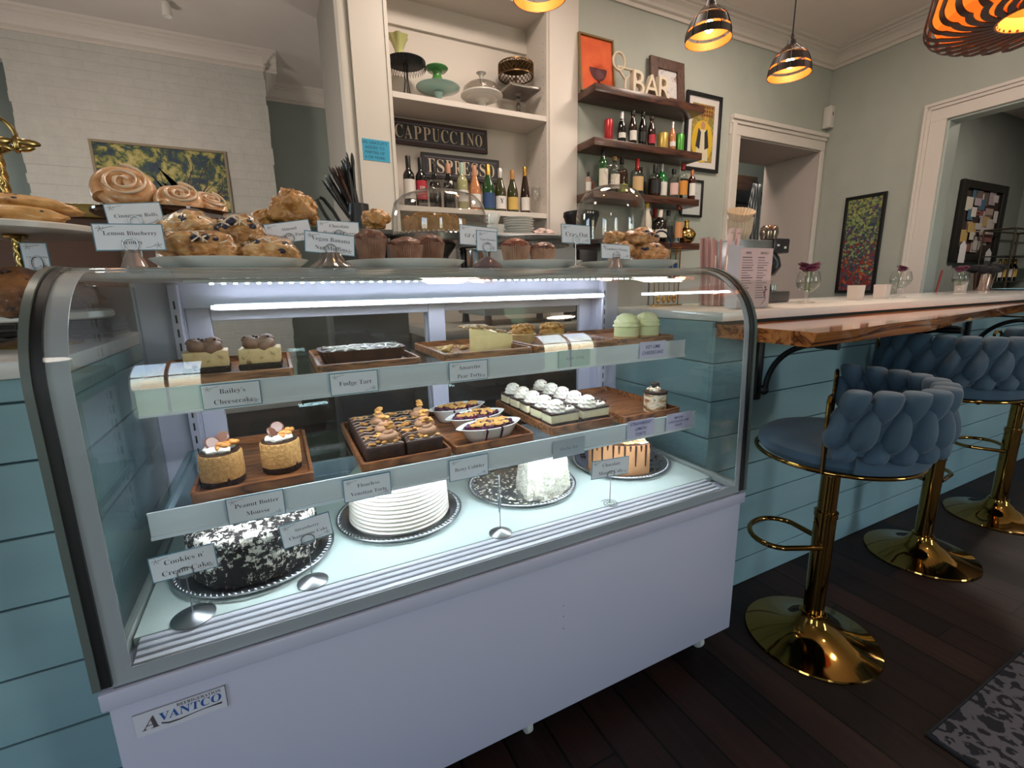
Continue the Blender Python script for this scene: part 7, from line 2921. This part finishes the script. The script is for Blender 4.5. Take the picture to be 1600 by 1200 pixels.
def candle(label, x, y):
    t = thing('candle_cup', label, 'candle holder', (x, y, BZ), 0, 'square frosted candle cups on the bar')
    b = MB()
    ring_solid(b, [(rrect(0.05, 0.05, 0.01), 0), (rrect(0.053, 0.053, 0.01), 0.004), (rrect(0.058, 0.058, 0.01), 0.07), (rrect(0.054, 0.054, 0.01), 0.07), (rrect(0.048, 0.048, 0.008), 0.03)])
    b.build('cup', frost, t, None, 40)
    b = MB()
    b.lathe([(0, 0.0305), (0.019, 0.0305), (0.019, 0.045), (0, 0.045)], 24)
    b.build('tea_light', pbr('wax_white', '#e3ddd2', 0.5), t)


candle('frosted candle cup standing alone between the first goblet vase and another cup', 2.80, 0.43)
candle('frosted candle cup directly beside the goblet with a single purple flower', 3.03, 0.43)
candle('frosted candle cup behind the goblet with the reddish flower', 4.52, 0.66)
t = thing('tumbler_of_napkins', 'shiny metal tumbler stuffed with dark cloth napkins', 'tumbler', (5.02, 0.72, BZ))
b = MB()
b.lathe([(0, 0), (0.05, 0), (0.065, 0.13), (0.062, 0.13), (0.048, 0.004), (0, 0.006)], 32)
b.build('tumbler', pbr('rose_steel', '#b09a8e', 0.15, 1.0), t)
b = MB()
r = random.Random(3)
for k in range(9):
    a = 2 * PI * k / 9
    b.blob((0.06 * math.cos(a), 0.06 * math.sin(a), 0.155 + r.uniform(-.01, .015)), (0.055, 0.04, 0.028), 0.4, 3, k, 2, M=Rz(a))
b.build('dark_napkins', pbr('black_cloth', '#17171b', 0.9), t, None, 80)
t = thing('blue_tray', 'flat pale blue plate lying on the bar beside the metal tumbler', 'plate', (5.25, 0.60, BZ))
b = MB()
b.lathe([(0, 0), (0.10, 0), (0.14, 0.008), (0.142, 0.011), (0.10, 0.004), (0, 0.004)], 40)
b.build('plate', pbr('pale_blue_plate', '#86b4c8', 0.3), t)
t = thing('closed_menu', 'dark red menu folder standing upright at the end of the bar', 'menu', (4.42, 0.745, BZ), 0.5)
MB().box(-0.02, 0.02, -0.004, 0.004, 0, 0.15, 0.001, 1, rot=Rx(0.1)).build('cover', pbr('dark_red_cover', '#7a2a2e', 0.5), t)

# folded drinks menu
pinkpaper = pbr('pink_menu_paper', '#d6c0c2', 0.6)
t = thing('drinks_menu', 'tall pink folded drinks menu in a clear stand, next to the glass case', 'menu', (1.855, 0.285, BZ))
b = MB()
M = T(0.015, 0, 0) @ Rz(0.06)
b.box(-0.082, 0.092, -0.001, 0.001, 0.004, 0.212, rot=None)
b.build('front_panel', pinkpaper, t, None, 0)
b = MB()
b.faces([(-0.082, -0.001, 0.004), (-0.103, 0.03, 0.004), (-0.103, 0.03, 0.226), (-0.082, -0.001, 0.218), (-0.0835, 0.001, 0.004), (-0.1045, 0.032, 0.004), (-0.1045, 0.032, 0.226), (-0.0835, 0.001, 0.218)],
        [(0, 1, 2, 3), (7, 6, 5, 4), (0, 3, 7, 4), (1, 5, 6, 2), (3, 2, 6, 7), (0, 4, 5, 1)])
b.build('side_panel', pbr('pale_menu_paper', '#cfcbd2', 0.6), t, None, 0)
mp = pbr('menu_print', '#6f6470', 0.6)
lettering('menu_heading', ['WINE'], 0.03, 0.009, mp, t, T(-0.04, -0.0016, 0.195) @ FRONT)
lettering('menu_heading', ['DRINKS'], 0.045, 0.009, mp, t, T(0.045, -0.0016, 0.195) @ FRONT)
b = MB()
r = random.Random(5)
for col in (-0.07, 0.012):
    for k in range(17):
        z = 0.178 - k * 0.0088
        b.box(col, col + r.uniform(0.03, 0.062), -0.0015, -0.001, z, z + (0.0022 if k % 4 else 0.0035))
b.build('menu_lines', mp, t, None, 0)
b = MB()
for k in range(4):
    b.blob((0.066 + 0.006 * math.sin(k * 2), -0.0016, 0.075 - k * 0.009), (0.0055, 0.0006, 0.004), 0.3, 3, k, 2)
b.tube([(0.066, -0.0015, 0.07), (0.07, -0.0015, 0.03), (0.05, -0.0015, 0.012)], 0.0008, 5)
b.build('printed_flower', pbr('berry_print', '#7d3f66', 0.6), t, None, 40)
b = MB()
b.box(-0.09, 0.098, -0.02, 0.03, 0, 0.003)
b.box(-0.09, 0.098, -0.008, -0.0065, 0.003, 0.1)
b.build('acrylic_stand', clear, t, None, 0)

# drinking straws
t = thing('straw_holder', 'clear holder of pink paper-wrapped drinking straws behind the cranberry scones', 'straw holder', (1.94, 0.52, BZ))
b = MB()
b.lathe([(0.06, 0), (0.062, 0.2)], 32)
b.lathe([(0, 0.002), (0.06, 0.002)], 32)
b.build('holder', clear, t)
b = MB()
r = random.Random(6)
straw_p = pbr('pink_straw_paper', '#dcc0c0', 0.6)
for k in range(26):
    x, y = -0.045 + 0.052 * r.random(), r.uniform(-.03, .03)
    b.tube([(x, y, 0.004), (x - 0.022 + r.uniform(-.006, .006), y + r.uniform(-.006, .006), 0.262 + r.uniform(-.008, .014))], 0.0052, 7)
b.build('straw_bundle', pbr('dusky_straw_paper', '#c29b96', 0.6), t)
for k in range(9):
    x, y = 0.008 + 0.0045 * k, -0.045 + 0.009 * (k % 5)
    b = MB()
    x1 = x + 0.012 + 0.004 * k
    b.tube([(x, y, 0.004), (x1, y, 0.29 + r.uniform(-.008, .008))], 0.0058, 7)
    b.tube([(x1, y, 0.288), (x1 + 0.001, y, 0.305)], [0.0058, 0.008], 7)
    b.build('straw', straw_p, t)
# brass bar tools with blue grips
t = thing('bar_tool_rack', 'small brass rack of bar tools with blue grips beside the pink straws', 'bar tools', (1.83, 0.68, BZ))
b = MB()
b.box(-0.075, 0.075, -0.02, 0.02, 0, 0.006, 0.002)
b.tube([(-0.07, 0, 0.005), (-0.07, 0, 0.245), (0.07, 0, 0.245), (0.07, 0, 0.005)], 0.003, 8)
b.build('rack', brass, t)
for k in range(4):
    x = -0.045 + 0.03 * k
    b = MB()
    b.tube([(x, 0, 0.242), (x, 0, 0.03)], 0.0025, 8)
    b.blob((x, 0, 0.028), (0.01, 0.01, 0.018), 0.1, 2, k, 2)
    tl = b.build('tool', brass, t)
    b = MB()
    b.lathe([(0, 0.12), (0.0085, 0.12), (0.0095, 0.15), (0.0085, 0.18), (0, 0.18)], 14, (x, 0, 0))
    b.build('blue_grip', pbr('blue_grip', '#2c5a8c', 0.4), tl)
t = thing('bent_wire', 'arched dark hose of the bar sink behind the straws', 'hose', (1.83, 0.745, BZ))
b = MB()
b.tube([(0.02 + 0.06 * math.cos(PI * k / 14), 0, 0.25 + 0.07 * math.sin(PI * k / 14)) for k in range(15)] + [(-0.04, 0, 0.1), (-0.04, 0, 0.001)], 0.004, 8)
b.build('hose', pbr('navy_hose', '#1d2b42', 0.4), t)

# juice press / grinder with coffee filters
t = thing('batch_grinder', 'steel and black coffee grinder behind the drinks menu', 'coffee grinder', (2.28, 0.62, BZ))
MB().box(-0.16, 0.05, -0.07, 0.09, 0.05, 0.275, 0.006).build('steel_body', steel, t)
MB().box(-0.17, 0.19, -0.08, 0.1, 0, 0.05, 0.006).build('base', pbr('grinder_base', '#4c4a4b', 0.4, 0.4), t)
MB().box(0.05, 0.16, -0.075, 0.07, 0.22, 0.285, 0.006).build('black_head', MATS['black_plastic'], t)
b = MB()
b.tube([(0.09, -0.02, 0.22), (0.115, -0.025, 0.19), (0.12, -0.03, 0.165), (0.10, -0.03, 0.14), (0.07, -0.02, 0.12), (0.07, -0.02, 0.05)], [0.03, 0.034, 0.034, 0.028, 0.016, 0.014], 14)
b.build('black_handle', MATS['black_plastic'], t)
b = MB()
b.lathe([(0, 0), (0.022, 0), (0.024, 0.03), (0, 0.032)], 20, (0.14, -0.02, 0.0505))
b.build('dosing_cup', chrome, t)
b = MB()
b.box(0.07, 0.085, -0.0765, -0.075, 0.25, 0.258)
b.box(0.12, 0.135, -0.0765, -0.075, 0.24, 0.25)
b.build('white_switches', pbr('switch_white', '#d8d8d8', 0.4), t, None, 0)
t = thing('coffee_filters', 'stack of fluted paper coffee filters on the steel grinder', 'coffee filters', (2.19, 0.62, BZ + 0.2755))
filt = pbr('cream_filter_paper', '#d8c7ae', 0.8)
b = MB()
for k in range(9):
    z0 = k * 0.007
    b.lathe([(0.034, z0), (0.049 + 0.0006 * k, z0 + 0.04)], 96, wob=lambda a, r_, z: r_ * (1 + 0.03 * math.sin(a * 24)))
b.lathe([(0, 0.0005), (0.034, 0.0005)], 40)
b.build('stacked_filters', filt, t, None, 0)
b = MB()
M = T(-0.012, -0.002, 0.082) @ Ry(-0.25) @ Rx(0.35)
b.lathe([(0.034, 0), (0.058, 0.045)], 96, M=M, wob=lambda a, r_, z: r_ * (1 + 0.05 * math.sin(a * 24)))
b.lathe([(0, 0.001), (0.034, 0)], 96, M=M)
b.build('loose_filter', filt, t, None, 0)
t = thing('copper_cup', 'small glass cup with a copper-coloured drink on the black grinder head', 'cup', (2.385, 0.615, BZ + 0.2855))
b = MB()
b.lathe([(0, 0), (0.034, 0), (0.04, 0.03), (0.037, 0.052), (0.028, 0.062), (0, 0.064)], 28)
b.build('cup', pbr('copper_glass', '#8f7f74', 0.15, 0.8), t)

# ------------------------------------------------------------------ right wall and annex
fl_m, nt, out = new_mat('wildflower_canvas')
v = coords(nt, (1, 1, 1))
vo = nd(nt, 'ShaderNodeTexVoronoi')
vo.inputs['Scale'].default_value = 64
nz = nd(nt, 'ShaderNodeTexNoise')
nz.inputs['Scale'].default_value = 14
nt.links.new(v, nz.inputs['Vector'])
mv = nd(nt, 'ShaderNodeMix', data_type='VECTOR')
mv.inputs[0].default_value = 0.06
nt.links.new(v, mv.inputs[4])
nt.links.new(nz.outputs['Color'], mv.inputs[5])
nt.links.new(mv.outputs[1], vo.inputs['Vector'])
sc_ = nd(nt, 'ShaderNodeSeparateColor')
nt.links.new(vo.outputs['Color'], sc_.inputs[0])
tc = nd(nt, 'ShaderNodeTexCoord')
sx = nd(nt, 'ShaderNodeSeparateXYZ')
nt.links.new(tc.outputs['Object'], sx.inputs[0])
mm = nd(nt, 'ShaderNodeMath', operation='MULTIPLY_ADD')
mm.inputs[1].default_value = -0.52
mm.inputs[2].default_value = 0.46
nt.links.new(sx.outputs[2], mm.inputs[0])
a2 = nd(nt, 'ShaderNodeMath', operation='MULTIPLY_ADD')
a2.inputs[1].default_value = 0.58
nt.links.new(sc_.outputs[0], a2.inputs[0])
nt.links.new(mm.outputs[0], a2.inputs[2])
c = ramp(nt, a2.outputs[0], [(0.0, '#a9a45c'), (0.16, '#6f7f45'), (0.3, '#8d9a66'), (0.42, '#4a5a52'), (0.52, '#553f5f'), (0.62, '#2f4250'), (0.72, '#8a2f28'), (0.84, '#b4582f'), (0.92, '#6b2333'), (1.0, '#33313f')], 'CONSTANT')
bs = nd(nt, 'ShaderNodeBsdfPrincipled')
bs.inputs['Roughness'].default_value = 0.6
nt.links.new(c, bs.inputs['Base Color'])
nt.links.new(bs.outputs['BSDF'], out.inputs['Surface'])
t, p = framed('tall black framed painting of dense wildflowers on the grey wall beside the wide opening', 0.345, 0.88, 0.026, (5.246, 1.694, 1.055), MATS['black_frame'], fl_m, 0, 0, PI / 2 - 0.05 + PI, cat='painting')
t.rotation_euler = (0, 0, -PI / 2 - 0.05 + 2 * PI + 0.0)

t = thing('pinboard', 'dark framed pinboard crowded with photos, cards and tags in the next room', 'pinboard', (8.82, 2.146, 1.39))
b = MB()
fw = 0.13
for (x0, x1, z0, z1) in ((-0.66, -0.66 + fw, 0, 1.0), (0.66 - fw, 0.66, 0, 1.0), (-0.66 + fw, 0.66 - fw, 0, 0.1), (-0.66 + fw, 0.66 - fw, 0.9, 1.0)):
    b.box(x0, x1, -0.05, 0, z0, z1, 0.012)
b.build('frame', pbr('carved_black_frame', '#1d1a19', 0.5), t)
MB().box(-0.54, 0.54, -0.012, 0, 0.09, 0.91).build('board', pbr('dark_cork', '#3a302c', 0.8), t, None, 0)
r = random.Random(23)
pcols = ['#d4d1d0', '#cac6c3', '#b79f9a', '#6d605d', '#4b6f86', '#d0ccc0', '#b5a9b5', '#c5c1be', '#8d5a58', '#dcd9d6', '#a9a79f', '#bfa468']
for k in range(46):
    x, z = r.uniform(-0.40, 0.42), r.uniform(0.12, 0.86)
    w_, h_ = r.uniform(0.12, 0.26), r.uniform(0.08, 0.17)
    y = -0.0125 - 0.0006 * k
    b = MB()
    b.box(max(x - w_ / 2, -0.5), min(x + w_ / 2, 0.5), y - 0.0004, y, max(z - h_ / 2, 0.1), min(z + h_ / 2, 0.9))
    b.build('pinned_photo', pbr('pinned_' + pcols[k % 12], pcols[k % 12], 0.6), t, None, 0)
for (x, z) in ((-0.42, -0.02), (0.36, -0.1)):
    b = MB()
    b.prism([(x - 0.09, z), (x + 0.09, z), (x + 0.09, z + 0.22), (x, z + 0.28), (x - 0.09, z + 0.22)], 0.052, 0.054, FRONT)
    b.build('gift_tag', paper, t, None, 0)
t = thing('etagere', 'dark metal shelf unit with bottles in the next room', 'shelf unit', (9.35, 1.9, 0), 0)
b = MB()
for x in (-0.55, 0.55):
    for y in (-0.15, 0.15):
        b.tube([(x, y, 0), (x, y, 1.78)], 0.012, 8)
    b.tube([(x, -0.15, 1.78), (x, 0.15, 1.78)], 0.012, 8)
b.tube([(-0.55, -0.15, 1.78), (0.55, -0.15, 1.78)], 0.012, 8)
b.tube([(-0.55, 0.15, 1.78), (0.55, 0.15, 1.78)], 0.012, 8)
b.build('frame', pbr('bronze_tube', '#4b4238', 0.4, 0.6), t)
for z in (0.4, 0.8, 1.12, 1.45):
    MB().box(-0.55, 0.55, -0.15, 0.15, z - 0.01, z).build('shelf', pbr('smoked_shelf', '#3b3a38', 0.3), t, None, 0)
for k in range(4):
    bottle('tall dark bottle on the metal shelf unit, %s from the pinboard' % ['first', 'second', 'third', 'fourth'][k], 'bordeaux', (9.0 + 0.16 * k, 1.9, 1.1205), black_g, foil_gold, gold_lab if k % 2 else white_lab, 0.29, 'bottles on the metal shelf unit')
# ------------------------------------------------------------------ light
world = bpy.data.worlds.new('daylight')
scene.world = world
world.use_nodes = True
nt = world.node_tree
bg = nt.nodes['Background']
sky = nt.nodes.new('ShaderNodeTexSky')
sky.sky_type = 'NISHITA'
sky.sun_disc = False
sky.sun_elevation = math.radians(48)
sky.sun_rotation = math.radians(150)
mixc = nt.nodes.new('ShaderNodeMix')
mixc.data_type = 'RGBA'
mixc.inputs[0].default_value = 0.6
nt.links.new(sky.outputs['Color'], mixc.inputs[6])
mixc.inputs[7].default_value = (1.0, 0.93, 0.95, 1)
nt.links.new(mixc.outputs[2], bg.inputs['Color'])
bg.inputs['Strength'].default_value = WORLD


def area(name, loc, rot, sx, sy, power, col, portal=False):
    l = bpy.data.lights.new(name, 'AREA')
    l.shape = 'RECTANGLE'
    l.size, l.size_y = sx, sy
    l.energy = power
    l.color = col
    o = bpy.data.objects.new(name, l)
    COL.objects.link(o)
    o.location = loc
    o.rotation_euler = rot
    if portal:
        l.cycles.is_portal = True
    return o


for i, (a, b_) in enumerate(openings):
    area('window_portal', ((a + b_) / 2, -5.12, 1.52), (-PI / 2 + PI, 0, 0), b_ - a, 2.4, 1, (1, 1, 1), True)


area('window_portal', (-4.26, -3.0, 1.6), (0, -PI / 2, 0), 2.4, 1.8, 1, (1, 1, 1), True)
area('window_portal', (-4.26, 3.7, 1.6), (0, -PI / 2, 0), 2.4, 1.6, 1, (1, 1, 1), True)


def point(name, loc, power, col, rad_=0.03):
    l = bpy.data.lights.new(name, 'POINT')
    l.energy = power
    l.color = col
    l.shadow_soft_size = rad_
    o = bpy.data.objects.new(name, l)
    COL.objects.link(o)
    o.location = loc
    return o


for (x, y, p) in CEILING_FILLS:
    area('ceiling_fill', (x, y, 3.262), (0, 0, 0), 0.45, 0.45, p, (1.0, 0.84, 0.70))  # added fill light, no fixture modelled

WARM = (1.0, 0.58, 0.28)
for (x, y, z, p) in HUNG_FILLS:
    point('hanging_fill', (x, y, z), p, (1.0, 0.88, 0.78), 0.12)  # added fill in mid-air, not a lamp of the room
for (x, y, z) in PEND:
    point('pendant_glow', (x, y, z + 0.02), PEND_W, WARM, 0.025)
point('slatted_lamp_glow', (LX, LY, LZ + 0.13), LAMP_W, WARM, 0.05)

# ------------------------------------------------------------------ camera
cam = bpy.data.cameras.new('camera')
cam.sensor_fit = 'HORIZONTAL'
cam.sensor_width = 36
cam.lens = 36 * 723.043 / 1600
cam.clip_start = 0.02
co = bpy.data.objects.new('camera', cam)
COL.objects.link(co)
right = Vector((0.89211027, -0.4514346, -0.0186027))
down = Vector((-0.1093487, -0.17577599, -0.97833822))
fwd = Vector((0.43838581, 0.87481975, -0.20617535))
Mc = Matrix((( right.x, -down.x, -fwd.x, 0.30941),
             ( right.y, -down.y, -fwd.y, -0.84392),
             ( right.z, -down.z, -fwd.z, 1.175),
             (0, 0, 0, 1)))
co.matrix_world = Mc
scene.camera = co

vs = scene.view_settings
vs.view_transform = 'Standard'
vs.look = 'None'
vs.gamma = 1
vs.use_curve_mapping = False
vs.exposure = EXPOSURE
cy = scene.cycles
cy.use_denoising = True
cy.max_bounces = 10
cy.diffuse_bounces = 4
cy.glossy_bounces = 5
cy.transmission_bounces = 6
cy.transparent_max_bounces = 40
cy.caustics_reflective = False
cy.caustics_refractive = False
cy.sample_clamp_indirect = 6
